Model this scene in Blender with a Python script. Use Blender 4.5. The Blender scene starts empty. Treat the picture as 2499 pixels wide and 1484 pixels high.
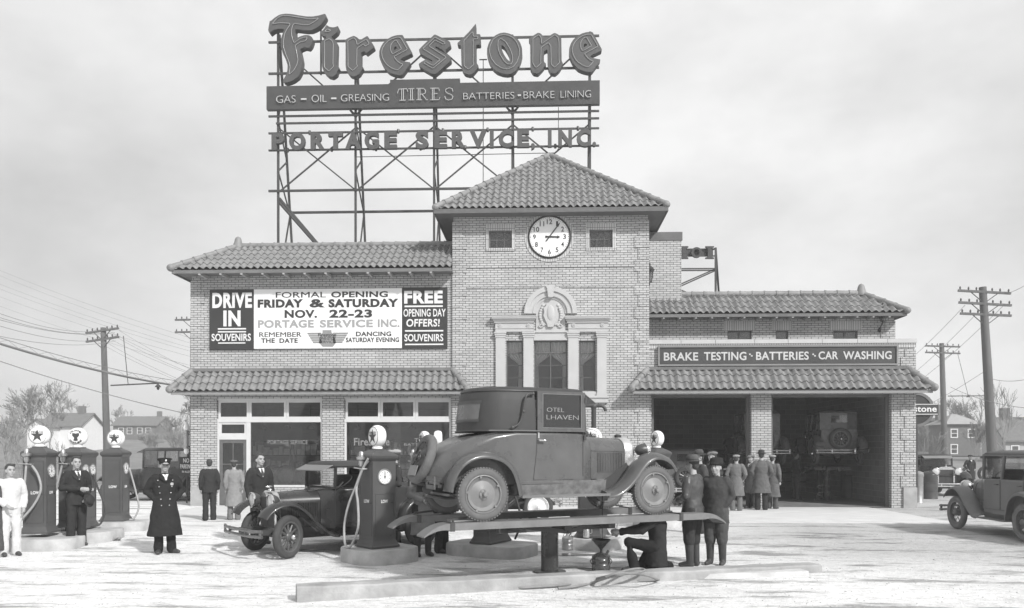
import bpy, bmesh, math, random
from math import sin, cos, pi, radians, sqrt, atan2
from mathutils import Vector, Matrix, Quaternion
SC = bpy.context.scene
COL = SC.collection
RN = random.Random(11)

# ---------------------------------------------------------------- camera
YAW = radians(2.24)
FPX, CX, CY = 1934.4, 1249.5, 1100.0      # focal length / principal column / horizon row, in 2499-px picture units
EYE = Vector((0, 0, 1.79))
cam_d = bpy.data.cameras.new('camera')
cam = bpy.data.objects.new('camera', cam_d)
COL.objects.link(cam)
cam.location = EYE
cam.rotation_euler = (pi/2, 0, YAW)
cam_d.sensor_width = 36
cam_d.lens = FPX/2499*36
cam_d.shift_y = (CY-742.2)/2499
cam_d.clip_start = 0.1
cam_d.clip_end = 3000
SC.camera = cam

# ---------------------------------------------------------------- sky, sun, exposure
SUN_EL, SUN_AZ = radians(36), radians(138)
SUNV = Vector((sin(SUN_AZ)*cos(SUN_EL), cos(SUN_AZ)*cos(SUN_EL), sin(SUN_EL)))
w = bpy.data.worlds.new('World')
SC.world = w
w.use_nodes = True
nt = w.node_tree
nt.nodes.clear()
def NN(t, kind, **kw):
    n = t.nodes.new(kind)
    for k, v in kw.items():
        setattr(n, k, v)
    return n
wo = NN(nt, 'ShaderNodeOutputWorld')
bg = NN(nt, 'ShaderNodeBackground')
bg.inputs['Strength'].default_value = 0.10
sky = NN(nt, 'ShaderNodeTexSky', sky_type='NISHITA')
sky.sun_disc = False
sky.sun_elevation = SUN_EL
sky.sun_rotation = SUN_AZ
bw = NN(nt, 'ShaderNodeRGBToBW')
nt.links.new(sky.outputs[0], bw.inputs[0])
tc = NN(nt, 'ShaderNodeTexCoord')
mp = NN(nt, 'ShaderNodeMapping')
mp.inputs['Scale'].default_value = (1.0, 1.0, 1.9)
nt.links.new(tc.outputs['Generated'], mp.inputs['Vector'])
n1 = NN(nt, 'ShaderNodeTexNoise')
n1.inputs['Scale'].default_value = 2.6
n1.inputs['Detail'].default_value = 7
n1.inputs['Roughness'].default_value = 0.55
nt.links.new(mp.outputs[0], n1.inputs['Vector'])
r1 = NN(nt, 'ShaderNodeMapRange')
r1.inputs[1].default_value = 0.34; r1.inputs[2].default_value = 0.62
r1.inputs[3].default_value = 0.76; r1.inputs[4].default_value = 1.04
nt.links.new(n1.outputs[0], r1.inputs[0])
# cloud sheet is thinner (greyer) toward the west = left of the picture
sp = NN(nt, 'ShaderNodeSeparateXYZ')
nt.links.new(tc.outputs['Generated'], sp.inputs[0])
r2 = NN(nt, 'ShaderNodeMapRange', interpolation_type='SMOOTHSTEP')
r2.inputs[1].default_value = -0.62; r2.inputs[2].default_value = -0.22
r2.inputs[3].default_value = 0.84; r2.inputs[4].default_value = 1.0
nt.links.new(sp.outputs['X'], r2.inputs[0])
mx = NN(nt, 'ShaderNodeMath', operation='MULTIPLY')
nt.links.new(r1.outputs[0], mx.inputs[0]); nt.links.new(r2.outputs[0], mx.inputs[1])
# overcast layer: mostly white cloud, a little of the clear sky behind it
sk = NN(nt, 'ShaderNodeMath', operation='MULTIPLY_ADD')
nt.links.new(bw.outputs[0], sk.inputs[0]); sk.inputs[1].default_value = 0.10; sk.inputs[2].default_value = 8.1
m3 = NN(nt, 'ShaderNodeMath', operation='MULTIPLY')
nt.links.new(sk.outputs[0], m3.inputs[0]); nt.links.new(mx.outputs[0], m3.inputs[1])
nt.links.new(m3.outputs[0], bg.inputs['Color'])
nt.links.new(bg.outputs[0], wo.inputs['Surface'])

sd = bpy.data.lights.new('sun', 'SUN')
sd.energy = 3.8
sd.angle = radians(3.5)
sd.color = (1.0, 0.995, 0.985)
sun = bpy.data.objects.new('sun', sd)
COL.objects.link(sun)
sun.location = (30, -30, 40)
sun.rotation_euler = SUNV.to_track_quat('Z', 'Y').to_euler()
vs = SC.view_settings
vs.view_transform = 'Standard'
vs.look = 'None'
vs.gamma = 1
vs.exposure = 0.17
SC.cycles.max_bounces = 6
SC.cycles.transparent_max_bounces = 12
SC.cycles.use_denoising = True

# ---------------------------------------------------------------- picture point -> place
_R = Vector((cos(YAW), sin(YAW), 0)); _D = Vector((-sin(YAW), cos(YAW), 0)); _Z = Vector((0, 0, 1))
def ray(u, v):
    return _D + _R*((u-CX)/FPX) + _Z*((CY-v)/FPX)
def W(u, v, Y):                      # the point on the upright plane y = Y
    d = ray(u, v)
    return EYE + d*(Y/d.y)
def G(u, v, z=0.0):                  # the point on the level z
    d = ray(u, v)
    return EYE + d*((z-EYE.z)/d.z)
def DP(u, v, D):                     # the point at camera depth D
    return EYE + ray(u, v)*D
def WX(u, Y): return W(u, CY, Y).x
def WZ(v, Y, u=1300): return W(u, v, Y).z

# ---------------------------------------------------------------- mesh building
def basis(axis, ref=None):
    a = Vector(axis).normalized()
    r = Vector(ref) if ref is not None else (Vector((0, 0, 1)) if abs(a.z) < .92 else Vector((1, 0, 0)))
    u = r.cross(a).normalized()
    return u, a.cross(u).normalized(), a
class MB:
    def __init__(s):
        s.v = []; s.f = []; s.T = None
    def add(s, vs_, fs_):
        o = len(s.v)
        if s.T is None: s.v += [tuple(p) for p in vs_]
        else: s.v += [tuple(s.T @ Vector(p)) for p in vs_]
        s.f += [tuple(i+o for i in q) for q in fs_]
        return s
    def box(s, c, d, rz=0, M=None):
        x, y, z = d[0]/2, d[1]/2, d[2]/2
        ps = [Vector((a*x, b*y, e*z)) for e in (-1, 1) for b in (-1, 1) for a in (-1, 1)]
        m = M if M is not None else Matrix.Rotation(rz, 3, 'Z')
        ps = [m @ p + Vector(c) for p in ps]
        return s.add(ps, [(0, 2, 3, 1), (4, 5, 7, 6), (0, 1, 5, 4), (2, 6, 7, 3), (0, 4, 6, 2), (1, 3, 7, 5)])
    def bb(s, x0, x1, y0, y1, z0, z1):
        return s.box(((x0+x1)/2, (y0+y1)/2, (z0+z1)/2), (abs(x1-x0), abs(y1-y0), abs(z1-z0)))
    def bar(s, p, q, wd, h=None, ref=None):
        p, q = Vector(p), Vector(q); h = wd if h is None else h
        u, v, a = basis(q-p, ref)
        M = Matrix((u, v, a)).transposed()
        return s.box((p+q)/2, (wd, h, (q-p).length), M=M)
    def quad(s, *ps):
        return s.add(ps, [tuple(range(len(ps)))])
    def tube(s, pts, r, n=8, closed=False, caps=True):
        pts = [Vector(p) for p in pts]; N = len(pts)
        rs = r if isinstance(r, (list, tuple)) else [r]*N
        vs_ = []; prev = None
        for i, p in enumerate(pts):
            if closed: t = pts[(i+1) % N]-pts[i-1]
            else: t = pts[min(i+1, N-1)]-pts[max(i-1, 0)]
            if t.length < 1e-9: t = Vector((0, 0, 1))
            t.normalize()
            if prev is None: u, v, a = basis(t)
            else:
                u = prev - t*prev.dot(t)
                if u.length < 1e-6: u, v, a = basis(t)
                u.normalize(); v = t.cross(u)
            prev = u
            for k in range(n):
                an = 2*pi*k/n
                vs_.append(p + (u*cos(an)+v*sin(an))*rs[i])
        fs_ = []
        for i in range(N if closed else N-1):
            j = (i+1) % N
            for k in range(n):
                l = (k+1) % n
                fs_.append((i*n+k, i*n+l, j*n+l, j*n+k))
        if caps and not closed:
            fs_.append(tuple(range(n-1, -1, -1))); fs_.append(tuple((N-1)*n+k for k in range(n)))
        return s.add(vs_, fs_)
    def cyl(s, p, q, r, r2=None, n=16):
        return s.tube([p, q], [r, r if r2 is None else r2], n)
    def lathe(s, prof, o=(0, 0, 0), axis=(0, 0, 1), n=24, caps=True, ref=None):
        # prof: list of (radius, height along the axis)
        u, v, a = basis(axis, ref); o = Vector(o); vs_ = []; fs_ = []
        for r, h in prof:
            for k in range(n):
                an = 2*pi*k/n
                vs_.append(o + a*h + (u*cos(an)+v*sin(an))*r)
        for i in range(len(prof)-1):
            for k in range(n):
                l = (k+1) % n
                fs_.append((i*n+k, i*n+l, (i+1)*n+l, (i+1)*n+k))
        if caps:
            if prof[0][0] > 1e-4: fs_.append(tuple(range(n-1, -1, -1)))
            if prof[-1][0] > 1e-4: fs_.append(tuple((len(prof)-1)*n+k for k in range(n)))
        return s.add(vs_, fs_)
    def ell(s, c, r, n=14, m=9, M=None):
        c = Vector(c); vs_ = []; fs_ = []
        for i in range(m+1):
            th = pi*i/m
            for k in range(n):
                an = 2*pi*k/n
                p = Vector((r[0]*sin(th)*cos(an), r[1]*sin(th)*sin(an), r[2]*cos(th)))
                if M is not None: p = M @ p
                vs_.append(c+p)
        for i in range(m):
            for k in range(n):
                l = (k+1) % n
                fs_.append((i*n+k, (i+1)*n+k, (i+1)*n+l, i*n+l))
        return s.add(vs_, fs_)
    def loft(s, secs, caps=True, closed=True):
        n = len(secs[0]); vs_ = [p for sec in secs for p in sec]; fs_ = []
        for i in range(len(secs)-1):
            for k in range(n if closed else n-1):
                l = (k+1) % n
                fs_.append((i*n+k, i*n+l, (i+1)*n+l, (i+1)*n+k))
        if caps and closed:
            fs_.append(tuple(range(n-1, -1, -1))); fs_.append(tuple((len(secs)-1)*n+k for k in range(n)))
        return s.add(vs_, fs_)
    def prism(s, poly, M, d, holes=()):
        # poly in local xy, extruded from z=-d/2 to d/2, placed by the 4x4 M
        bm = bmesh.new()
        loops = [poly]+list(holes); edges = []
        for lp in loops:
            vv = [bm.verts.new((p[0], p[1], 0)) for p in lp]
            for i in range(len(vv)):
                edges.append(bm.edges.new((vv[i], vv[(i+1) % len(vv)])))
        bmesh.ops.triangle_fill(bm, use_beauty=True, use_dissolve=False, edges=edges)
        bm.normal_update()
        for f in bm.faces:
            if f.normal.z < 0: f.normal_flip()
        bm.verts.index_update()
        n = len(bm.verts)
        vs_ = [M @ Vector((v.co.x, v.co.y, d/2)) for v in bm.verts]+[M @ Vector((v.co.x, v.co.y, -d/2)) for v in bm.verts]
        fs_ = [tuple(v.index for v in f.verts) for f in bm.faces]
        fs_ += [tuple(n+i for i in reversed(q)) for q in fs_]
        for e in bm.edges:
            if len(e.link_faces) == 1:
                f = e.link_faces[0]; ids = [v.index for v in f.verts]
                a, b = e.verts[0].index, e.verts[1].index
                if ids[(ids.index(a)+1) % len(ids)] != b: a, b = b, a
                fs_.append((b, a, n+a, n+b))
        bm.free()
        return s.add(vs_, fs_)
    def text(s, txt, M, x0, x1, y0, y1, d=0.012, bold=0.0, shear=0.0):
        if 'M' in txt and bold > 0:                      # the outline of an M folds when thickened: overprint it instead
            e = bold*.55*(y1-y0)
            for q, dx in enumerate((-e, 0, e)): s.text(txt, M, x0+e+dx, x1-e+dx, y0, y1, d*(1-.06*q), 0.0, shear)
            return s
        vs_, fs_ = text_geo(txt, bold, shear)
        xs = [p[0] for p in vs_]; ys = [p[1] for p in vs_]
        ax, bx, ay, by = min(xs), max(xs), min(ys), max(ys)
        sx = (x1-x0)/max(bx-ax, 1e-6); sy = (y1-y0)/max(by-ay, 1e-6)
        out = [M @ Vector((x0+(p[0]-ax)*sx, y0+(p[1]-ay)*sy, p[2]*d)) for p in vs_]
        return s.add(out, fs_)
    def build(s, name, m, parent=None, smooth=None, world=False):
        me = bpy.data.meshes.new(name)
        me.from_pydata(s.v, [], s.f)
        me.validate(clean_customdata=False)
        if m is not None: me.materials.append(m)
        if smooth is not None:
            me.polygons.foreach_set('use_smooth', [True]*len(me.polygons))
            me.set_sharp_from_angle(angle=radians(smooth))
        me.update()
        o = bpy.data.objects.new(name, me)
        COL.objects.link(o)
        if parent is not None:
            o.parent = parent
            if world: o.matrix_parent_inverse = WM(parent).inverted()
        return o
def WM(o):
    m = o.matrix_basis.copy()
    if o.parent is not None: return WM(o.parent) @ o.matrix_parent_inverse @ m
    return m
_TXT = {}
def text_geo(txt, bold, shear):
    key = (txt, bold, shear)
    if key not in _TXT:
        cu = bpy.data.curves.new('lettering', 'FONT')
        cu.body = txt; cu.extrude = 0.5; cu.offset = bold; cu.shear = shear; cu.resolution_u = 4
        cu.space_character = 1.0+bold*2.2
        o = bpy.data.objects.new('lettering', cu)
        COL.objects.link(o)
        dg = bpy.context.evaluated_depsgraph_get()
        me = bpy.data.meshes.new_from_object(o.evaluated_get(dg))
        _TXT[key] = ([tuple(v.co) for v in me.vertices], [tuple(p.vertices) for p in me.polygons])
        bpy.data.objects.remove(o); bpy.data.curves.remove(cu); bpy.data.meshes.remove(me)
    return _TXT[key]
def WALLM(Y):            # local x right, y up, z toward the street, on the plane y = Y
    return Matrix(((1, 0, 0, 0), (0, 0, -1, Y), (0, 1, 0, 0), (0, 0, 0, 1)))

# ---------------------------------------------------------------- things, parts
def tag(o, label=None, cat=None, group=None, kind=None):
    if label: o['label'] = label
    if cat: o['category'] = cat
    if group: o['group'] = group
    if kind: o['kind'] = kind
    return o
def thing(name, label, cat, loc=(0, 0, 0), rz=0, group=None):
    o = bpy.data.objects.new(name, None)
    COL.objects.link(o)
    o.empty_display_size = 0.2
    o.location = loc; o.rotation_euler = (0, 0, rz)
    return tag(o, label, cat, group)
def kids(o): return [c for c in bpy.data.objects if c.parent == o]
def dup(o, loc, rz, label=None, parent=None):
    r = o.copy(); COL.objects.link(r)
    if parent is None:
        r.location = loc; r.rotation_euler = (0, 0, rz)
        if label: r['label'] = label
    else: r.parent = parent
    for c in kids(o): dup(c, None, None, None, r)
    return r

# ---------------------------------------------------------------- materials (the plate is black and white: every colour is a grey)
MT = {}
def mat(name, v, rough=0.8, metal=0.0, var=0.12, scale=3.0, bump=0.0, bscale=60.0, spec=0.4, detail=6, coat=0.0, stretch=(1, 1, 1), emit=0):
    m = bpy.data.materials.new(name); m.use_nodes = True
    t = m.node_tree; b = t.nodes['Principled BSDF']
    b.inputs['Roughness'].default_value = rough; b.inputs['Metallic'].default_value = metal
    b.inputs['Specular IOR Level'].default_value = spec; b.inputs['Coat Weight'].default_value = coat
    b.inputs['Base Color'].default_value = (v, v, v, 1)
    if var or bump:
        c = NN(t, 'ShaderNodeTexCoord'); mp_ = NN(t, 'ShaderNodeMapping')
        mp_.inputs['Scale'].default_value = stretch
        t.links.new(c.outputs['Object'], mp_.inputs[0])
    if var:
        n = NN(t, 'ShaderNodeTexNoise')
        n.inputs['Scale'].default_value = scale; n.inputs['Detail'].default_value = detail; n.inputs['Roughness'].default_value = 0.62
        t.links.new(mp_.outputs[0], n.inputs['Vector'])
        r = NN(t, 'ShaderNodeMapRange')
        r.inputs[1].default_value = 0.25; r.inputs[2].default_value = 0.75
        r.inputs[3].default_value = v*(1-var); r.inputs[4].default_value = v*(1+var)
        t.links.new(n.outputs[0], r.inputs[0]); t.links.new(r.outputs[0], b.inputs['Base Color'])
        rr = NN(t, 'ShaderNodeMapRange')
        rr.inputs[1].default_value = 0.3; rr.inputs[2].default_value = 0.7
        rr.inputs[3].default_value = max(rough-0.1, 0.03); rr.inputs[4].default_value = min(rough+0.1, 1)
        t.links.new(n.outputs[0], rr.inputs[0]); t.links.new(rr.outputs[0], b.inputs['Roughness'])
    if bump:
        n2 = NN(t, 'ShaderNodeTexNoise')
        n2.inputs['Scale'].default_value = bscale; n2.inputs['Detail'].default_value = 4
        t.links.new(mp_.outputs[0], n2.inputs['Vector'])
        bp = NN(t, 'ShaderNodeBump'); bp.inputs['Strength'].default_value = bump; bp.inputs['Distance'].default_value = 0.02
        t.links.new(n2.outputs[0], bp.inputs['Height']); t.links.new(bp.outputs[0], b.inputs['Normal'])
    MT[name] = m
    return m
def brick_mat(name, c1, c2, mo, bw_, rh, ms, vert=False, off=0.5):
    m = bpy.data.materials.new(name); m.use_nodes = True
    t = m.node_tree; b = t.nodes['Principled BSDF']; b.inputs['Roughness'].default_value = 0.75
    g = NN(t, 'ShaderNodeTexCoord'); s_ = NN(t, 'ShaderNodeSeparateXYZ'); t.links.new(g.outputs['Object'], s_.inputs[0])
    a = NN(t, 'ShaderNodeMath', operation='ADD'); t.links.new(s_.outputs[0], a.inputs[0]); t.links.new(s_.outputs[1], a.inputs[1])
    cb = NN(t, 'ShaderNodeCombineXYZ')
    t.links.new(a.outputs[0], cb.inputs[1 if vert else 0]); t.links.new(s_.outputs[2], cb.inputs[0 if vert else 1])
    br = NN(t, 'ShaderNodeTexBrick'); br.offset = off
    br.inputs['Color1'].default_value = (c1, c1, c1, 1); br.inputs['Color2'].default_value = (c2, c2, c2, 1); br.inputs['Mortar'].default_value = (mo, mo, mo, 1)
    br.inputs['Scale'].default_value = 1; br.inputs['Mortar Size'].default_value = ms; br.inputs['Mortar Smooth'].default_value = 0.2
    br.inputs['Brick Width'].default_value = bw_; br.inputs['Row Height'].default_value = rh; br.inputs['Bias'].default_value = -0.25
    t.links.new(cb.outputs[0], br.inputs['Vector'])
    n = NN(t, 'ShaderNodeTexNoise'); n.inputs['Scale'].default_value = 0.7; n.inputs['Detail'].default_value = 6
    t.links.new(g.outputs['Object'], n.inputs['Vector'])
    r = NN(t, 'ShaderNodeMapRange'); r.inputs[1].default_value = .3; r.inputs[2].default_value = .7; r.inputs[3].default_value = .88; r.inputs[4].default_value = 1.08
    t.links.new(n.outputs[0], r.inputs[0])
    mx_ = NN(t, 'ShaderNodeVectorMath', operation='SCALE'); t.links.new(br.outputs[0], mx_.inputs[0]); t.links.new(r.outputs[0], mx_.inputs['Scale'])
    t.links.new(mx_.outputs[0], b.inputs['Base Color'])
    bp = NN(t, 'ShaderNodeBump'); bp.inputs['Strength'].default_value = .6; bp.inputs['Distance'].default_value = .008; bp.invert = True
    t.links.new(br.outputs['Fac'], bp.inputs['Height']); t.links.new(bp.outputs[0], b.inputs['Normal'])
    MT[name] = m
    return m
def glass_mat(name, tint=0.85, refl=0.09, rough=0.02):
    m = bpy.data.materials.new(name); m.use_nodes = True
    t = m.node_tree; t.nodes.clear()
    o = NN(t, 'ShaderNodeOutputMaterial'); mixn = NN(t, 'ShaderNodeMixShader')
    tr = NN(t, 'ShaderNodeBsdfTransparent'); tr.inputs[0].default_value = (tint, tint, tint, 1)
    gl = NN(t, 'ShaderNodeBsdfGlossy'); gl.inputs['Roughness'].default_value = rough; gl.inputs[0].default_value = (.9, .9, .9, 1)
    lw = NN(t, 'ShaderNodeFresnel'); lw.inputs[0].default_value = 1.5
    ad = NN(t, 'ShaderNodeMath', operation='ADD'); ad.inputs[1].default_value = refl-0.04; ad.use_clamp = True
    t.links.new(lw.outputs[0], ad.inputs[0]); t.links.new(ad.outputs[0], mixn.inputs[0])
    t.links.new(tr.outputs[0], mixn.inputs[1]); t.links.new(gl.outputs[0], mixn.inputs[2]); t.links.new(mixn.outputs[0], o.inputs[0])
    MT[name] = m
    return m
BRICK = brick_mat('cream_brick', .48, .37, .065, .228, .0752, .0085)
SOLDIER = brick_mat('soldier_brick', .52, .43, .14, .34, .0752, .008, vert=True, off=0.0)
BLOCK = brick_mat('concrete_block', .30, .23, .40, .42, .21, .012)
TILE = mat('clay_tile', .215, .55, var=.34, scale=5, bump=.15, bscale=30)
STONE = mat('limestone', .47, .8, var=.08, scale=2.5, bump=.12, bscale=50)
CONC = mat('concrete', .52, .9, var=.22, scale=4, bump=.35, bscale=30)
KERB = mat('kerb_concrete', .42, .9, var=.32, scale=3, bump=.3, bscale=24)
WHITE = mat('white_paint', .72, .5, var=.05, scale=6)
CREAM = mat('window_paint', .60, .5, var=.05, scale=6)
WOODDK = mat('dark_timber', .115, .6, var=.2, scale=8)
STEEL = mat('sign_steel', .05, .55, var=.2, scale=3)
SIGNDK = mat('sign_enamel', .055, .4, var=.10, scale=1.2)
LETTER = mat('letter_face', .078, .45, var=.10, scale=1.4)
LETTEREDGE = mat('letter_side', .045, .5, var=.10, scale=2)
NEON = mat('glass_tubing', .5, .12, var=0, spec=.8, coat=.5)
BLACK = mat('black_paint', .035, .35, var=.15, scale=5)
INK = mat('sign_ink', .035, .6, var=.12, scale=3)
INKLT = mat('pale_ink', .32, .6, var=.08, scale=3)
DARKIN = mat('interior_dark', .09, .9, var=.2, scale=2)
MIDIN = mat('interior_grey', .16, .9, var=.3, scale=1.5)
NEONDIM = mat('glass_tubing_grey', .34, .2, var=0, spec=.6)
CHROME = mat('nickel_plate', .75, .16, metal=1, var=.05, scale=10)
TIN = mat('galvanised_tin', .45, .38, metal=.85, var=.2, scale=9)
RUBBER = mat('tyre_rubber', .06, .85, var=.25, scale=7, bump=.15, bscale=40)
OLDSTONE = mat('stained_stone', .36, .9, var=.25, scale=3, bump=.2, bscale=20)
RUBBERDUST = mat('dusty_tyre', .13, .9, var=.25, scale=6, bump=.15, bscale=40)
GLASS = glass_mat('window_glass', .84, .06)
CARGLASS = glass_mat('car_glass', .72, .13)
CURTAIN = mat('curtain_cloth', .80, .95, var=.1, scale=10)
POLEWD = mat('pole_timber', .13, .95, var=.3, scale=5, bump=.4, bscale=14, stretch=(1, 1, .08))
BARK = mat('bark', .27, .95, var=.3, scale=8)
WIRE = mat('wire', .2, .6, var=0)
ROPE = mat('fuel_hose', .34, .7, var=.2, scale=14)
GLOBE = mat('milk_glass', .88, .12, var=.02, scale=3, coat=.4)
# ================================================================ the ground
def smooth01(t):
    t = min(max(t, 0), 1); return t*t*(3-2*t)
def hgt(x, y):
    return 4.2*smooth01((y-48)/110)-.09*(1-smooth01((y-13.4)/4))
def sheet(name, xs, ys, m, dz, kind='structure', jit=0):
    mb = MB()
    for y in ys:
        for x in xs:
            mb.v.append((x, y, hgt(x, y)+dz+(RN.uniform(-jit, jit) if jit else 0)))
    n = len(xs)
    for j in range(len(ys)-1):
        for i in range(n-1):
            mb.f.append((j*n+i, j*n+i+1, (j+1)*n+i+1, (j+1)*n+i))
    o = mb.build(name, m, smooth=60)
    return tag(o, kind=kind)
def ground_mat():
    m = bpy.data.materials.new('gravel'); m.use_nodes = True
    t = m.node_tree; b = t.nodes['Principled BSDF']; b.inputs['Roughness'].default_value = .95
    b.inputs['Specular IOR Level'].default_value = .2
    c = NN(t, 'ShaderNodeTexCoord')
    def noise(sc, stretch, det=6, rough=.6):
        mp_ = NN(t, 'ShaderNodeMapping'); mp_.inputs['Scale'].default_value = stretch
        mp_.inputs['Rotation'].default_value = (0, 0, .12)
        n = NN(t, 'ShaderNodeTexNoise'); n.inputs['Scale'].default_value = sc; n.inputs['Detail'].default_value = det; n.inputs['Roughness'].default_value = rough
        t.links.new(c.outputs['Object'], mp_.inputs[0]); t.links.new(mp_.outputs[0], n.inputs['Vector'])
        return n.outputs[0]
    def rng(src, a, b_, lo, hi):
        r = NN(t, 'ShaderNodeMapRange'); r.inputs[1].default_value = a; r.inputs[2].default_value = b_; r.inputs[3].default_value = lo; r.inputs[4].default_value = hi
        t.links.new(src, r.inputs[0]); return r.outputs[0]
    def mul(a, b_):
        q = NN(t, 'ShaderNodeMath', operation='MULTIPLY'); t.links.new(a, q.inputs[0]); t.links.new(b_, q.inputs[1]); return q.outputs[0]
    ruts = mul(rng(noise(.45, (1, 4.5, 1), 10, .72), .39, .475, .46, 1.0), rng(noise(2.2, (1, 6, 1), 8, .7), .36, .44, .80, 1.0))       # wheel tracks and damp streaks
    broad = rng(noise(.16, (1, 1.6, 1), 3), .38, .58, .84, 1.0)
    grit = rng(noise(26, (1, 1, 1), 4, .75), .34, .62, .86, 1.07)
    clod = rng(noise(7, (1, 1.6, 1), 6, .7), .36, .5, .85, 1.02)
    s_ = NN(t, 'ShaderNodeSeparateXYZ'); t.links.new(c.outputs['Object'], s_.inputs[0])
    damp = rng(s_.outputs[0], 0.5, 6.0, 1.0, .66)                         # the driven lane east of the lift is trodden darker
    near = rng(s_.outputs[1], 12.0, 15.5, 0.0, 1.0)
    dm = NN(t, 'ShaderNodeMix'); dm.inputs[2].default_value = 1.0
    t.links.new(near, dm.inputs[0]); t.links.new(damp, dm.inputs[3])
    val = mul(mul(mul(ruts, broad), mul(grit, clod)), dm.outputs[0])
    sc = NN(t, 'ShaderNodeMath', operation='MULTIPLY'); sc.inputs[1].default_value = .86; t.links.new(val, sc.inputs[0])
    t.links.new(sc.outputs[0], b.inputs['Base Color'])
    bp = NN(t, 'ShaderNodeBump'); bp.inputs['Strength'].default_value = .8; bp.inputs['Distance'].default_value = .05
    ad = NN(t, 'ShaderNodeMath', operation='ADD'); t.links.new(grit, ad.inputs[0]); t.links.new(clod, ad.inputs[1])
    t.links.new(ad.outputs[0], bp.inputs['Height']); t.links.new(bp.outputs[0], b.inputs['Normal'])
    return m
GRAVEL = ground_mat()
def frange(a, b, s):
    n = max(1, int(round((b-a)/s))); return [a+(b-a)*i/n for i in range(n+1)]
gx = [-900, -400, -200, -120]+frange(-80, 80, 4)+[120, 200, 400, 900]
sheet('ground', gx, [-40, -10, 0, 5, 8, 10, 12, 13, 14, 15, 16, 17, 18, 20, 22]+frange(24, 60, 2)+[70, 80, 95, 110, 130, 150, 170, 200, 240, 300, 500, 1400], GRAVEL, 0)
FIELD = mat('winter_grass', .20, .95, var=.4, scale=.5, bump=.3, bscale=9, detail=9)
sheet('field', gx, frange(41, 60, 2)+[70, 80, 95, 110, 130, 150, 170, 200, 240, 300, 500, 1390], FIELD, .02)
ROADM = mat('road_macadam', .30, .9, var=.2, scale=.8, bump=.2, bscale=20)
sheet('road', gx, [35.5, 37, 39, 41], ROADM, .008)
YF = 25.2
ap = MB()
ap.bb(WX(300, 20), WX(2330, 20), G(1250, 1274).y, YF+.3, -.02, .018)
APRON = mat('apron_concrete', .60, .9, var=.14, scale=1.3, bump=.15, bscale=25, stretch=(1, 2, 1))
tag(ap.build('apron_pavement', APRON), kind='structure')

# ================================================================ the service station
ST = thing('service_station', 'cream brick service station with a tiled hip roof clock tower', 'building', (0.2, YF, 0))
def sp_(mb, name, m, smooth=None, parent=None):
    return mb.build(name, m, parent or ST, smooth, world=True)
XL0, XT0, XT1, XR1 = WX(468, YF), WX(1107, YF), WX(1581, YF), WX(2232, YF)
YT = YF-.05                                     # tower face stands a little proud
zLe = WZ(657, YF-.66, 760)                       # main eave of the sales wing
zTe = WZ(509, YT-.5, 1342)                     # tower eave
zPar = WZ(831, YF, 1900)                        # garage parapet
def wall_shell(mb, x0, x1, z0, z1, Y, ops, depth=.25):
    xs = sorted({x0, x1}|{o[0] for o in ops}|{o[1] for o in ops}); zs = sorted({z0, z1}|{o[2] for o in ops}|{o[3] for o in ops})
    def opn(xa, za): return any(o[0] < xa < o[1] and o[2] < za < o[3] for o in ops)
    for i in range(len(xs)-1):
        for j in range(len(zs)-1):
            if not opn((xs[i]+xs[i+1])/2, (zs[j]+zs[j+1])/2):
                mb.quad((xs[i], Y, zs[j]), (xs[i+1], Y, zs[j]), (xs[i+1], Y, zs[j+1]), (xs[i], Y, zs[j+1]))
    for a, b, c, d in ops:
        Y2 = Y+depth
        if not any(o[1] == a for o in ops): mb.quad((a, Y, c), (a, Y, d), (a, Y2, d), (a, Y2, c))
        dd = min([d]+[o[2] for o in ops if o[0] == b])
        mb.quad((b, Y, dd), (b, Y, c), (b, Y2, c), (b, Y2, dd))
        mb.quad((a, Y, d), (b, Y, d), (b, Y2, d), (a, Y2, d)); mb.quad((b, Y, c), (a, Y, c), (a, Y2, c), (b, Y2, c))
# --- openings of the sales wing
def opx(u0, u1, v0, v1, Y): return (WX(u0, Y), WX(u1, Y), WZ(v1, Y, (u0+u1)/2), WZ(v0, Y, (u0+u1)/2))
dx0, dx1, _, zh = opx(528.5, 604, 973, 1240, YF)
ox1 = WX(785.8, YF); zs_ = .62
o2 = opx(839.7, 1100.5, 973, 1187, YF)
opL = [(dx0, dx1, .02, zh), (dx1, ox1, zs_, zh), (o2[0], o2[1], zs_, zh)]
b = MB()
wall_shell(b, XL0, XT0, 0, zLe, YF, opL)
b.quad((XL0, YF+11, 0), (XL0, YF, 0), (XL0, YF, zLe), (XL0, YF+11, zLe))
b.quad((XT1, YF+11, 0), (XL0, YF+11, 0), (XL0, YF+11, zLe), (XT1, YF+11, zLe))
sp_(b, 'sales_wing_wall', BRICK)
# --- tower
def c3(x, y): return ((1180+x/2.1195)/1.1373, (420+y/2.1195)/1.1373)
def c3o(x0, x1, y0, y1): return opx(c3(x0, 0)[0], c3(x1, 0)[0], c3(0, y0)[1], c3(0, y1)[1], YT)
wL, wC, wR = c3o(477, 575, 1113, 1415), c3o(641, 836, 1113, 1415), c3o(905, 1003, 1113, 1412)
sqL, sqR = c3o(375, 511, 467, 571), c3o(966, 1103, 462, 568)
b = MB()
wall_shell(b, XT0, XT1, 0, zTe, YT, [wL, wC, wR, sqL, sqR], .2)
b.quad((XT0, YT+5.6, 0), (XT0, YT, 0), (XT0, YT, zTe), (XT0, YT+5.6, zTe))
b.quad((XT1, YT, 0), (XT1, YT+5.6, 0), (XT1, YT+5.6, zTe), (XT1, YT, zTe))
b.quad((XT1, YT+5.6, 0), (XT0, YT+5.6, 0), (XT0, YT+5.6, zTe), (XT1, YT+5.6, zTe))
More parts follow.
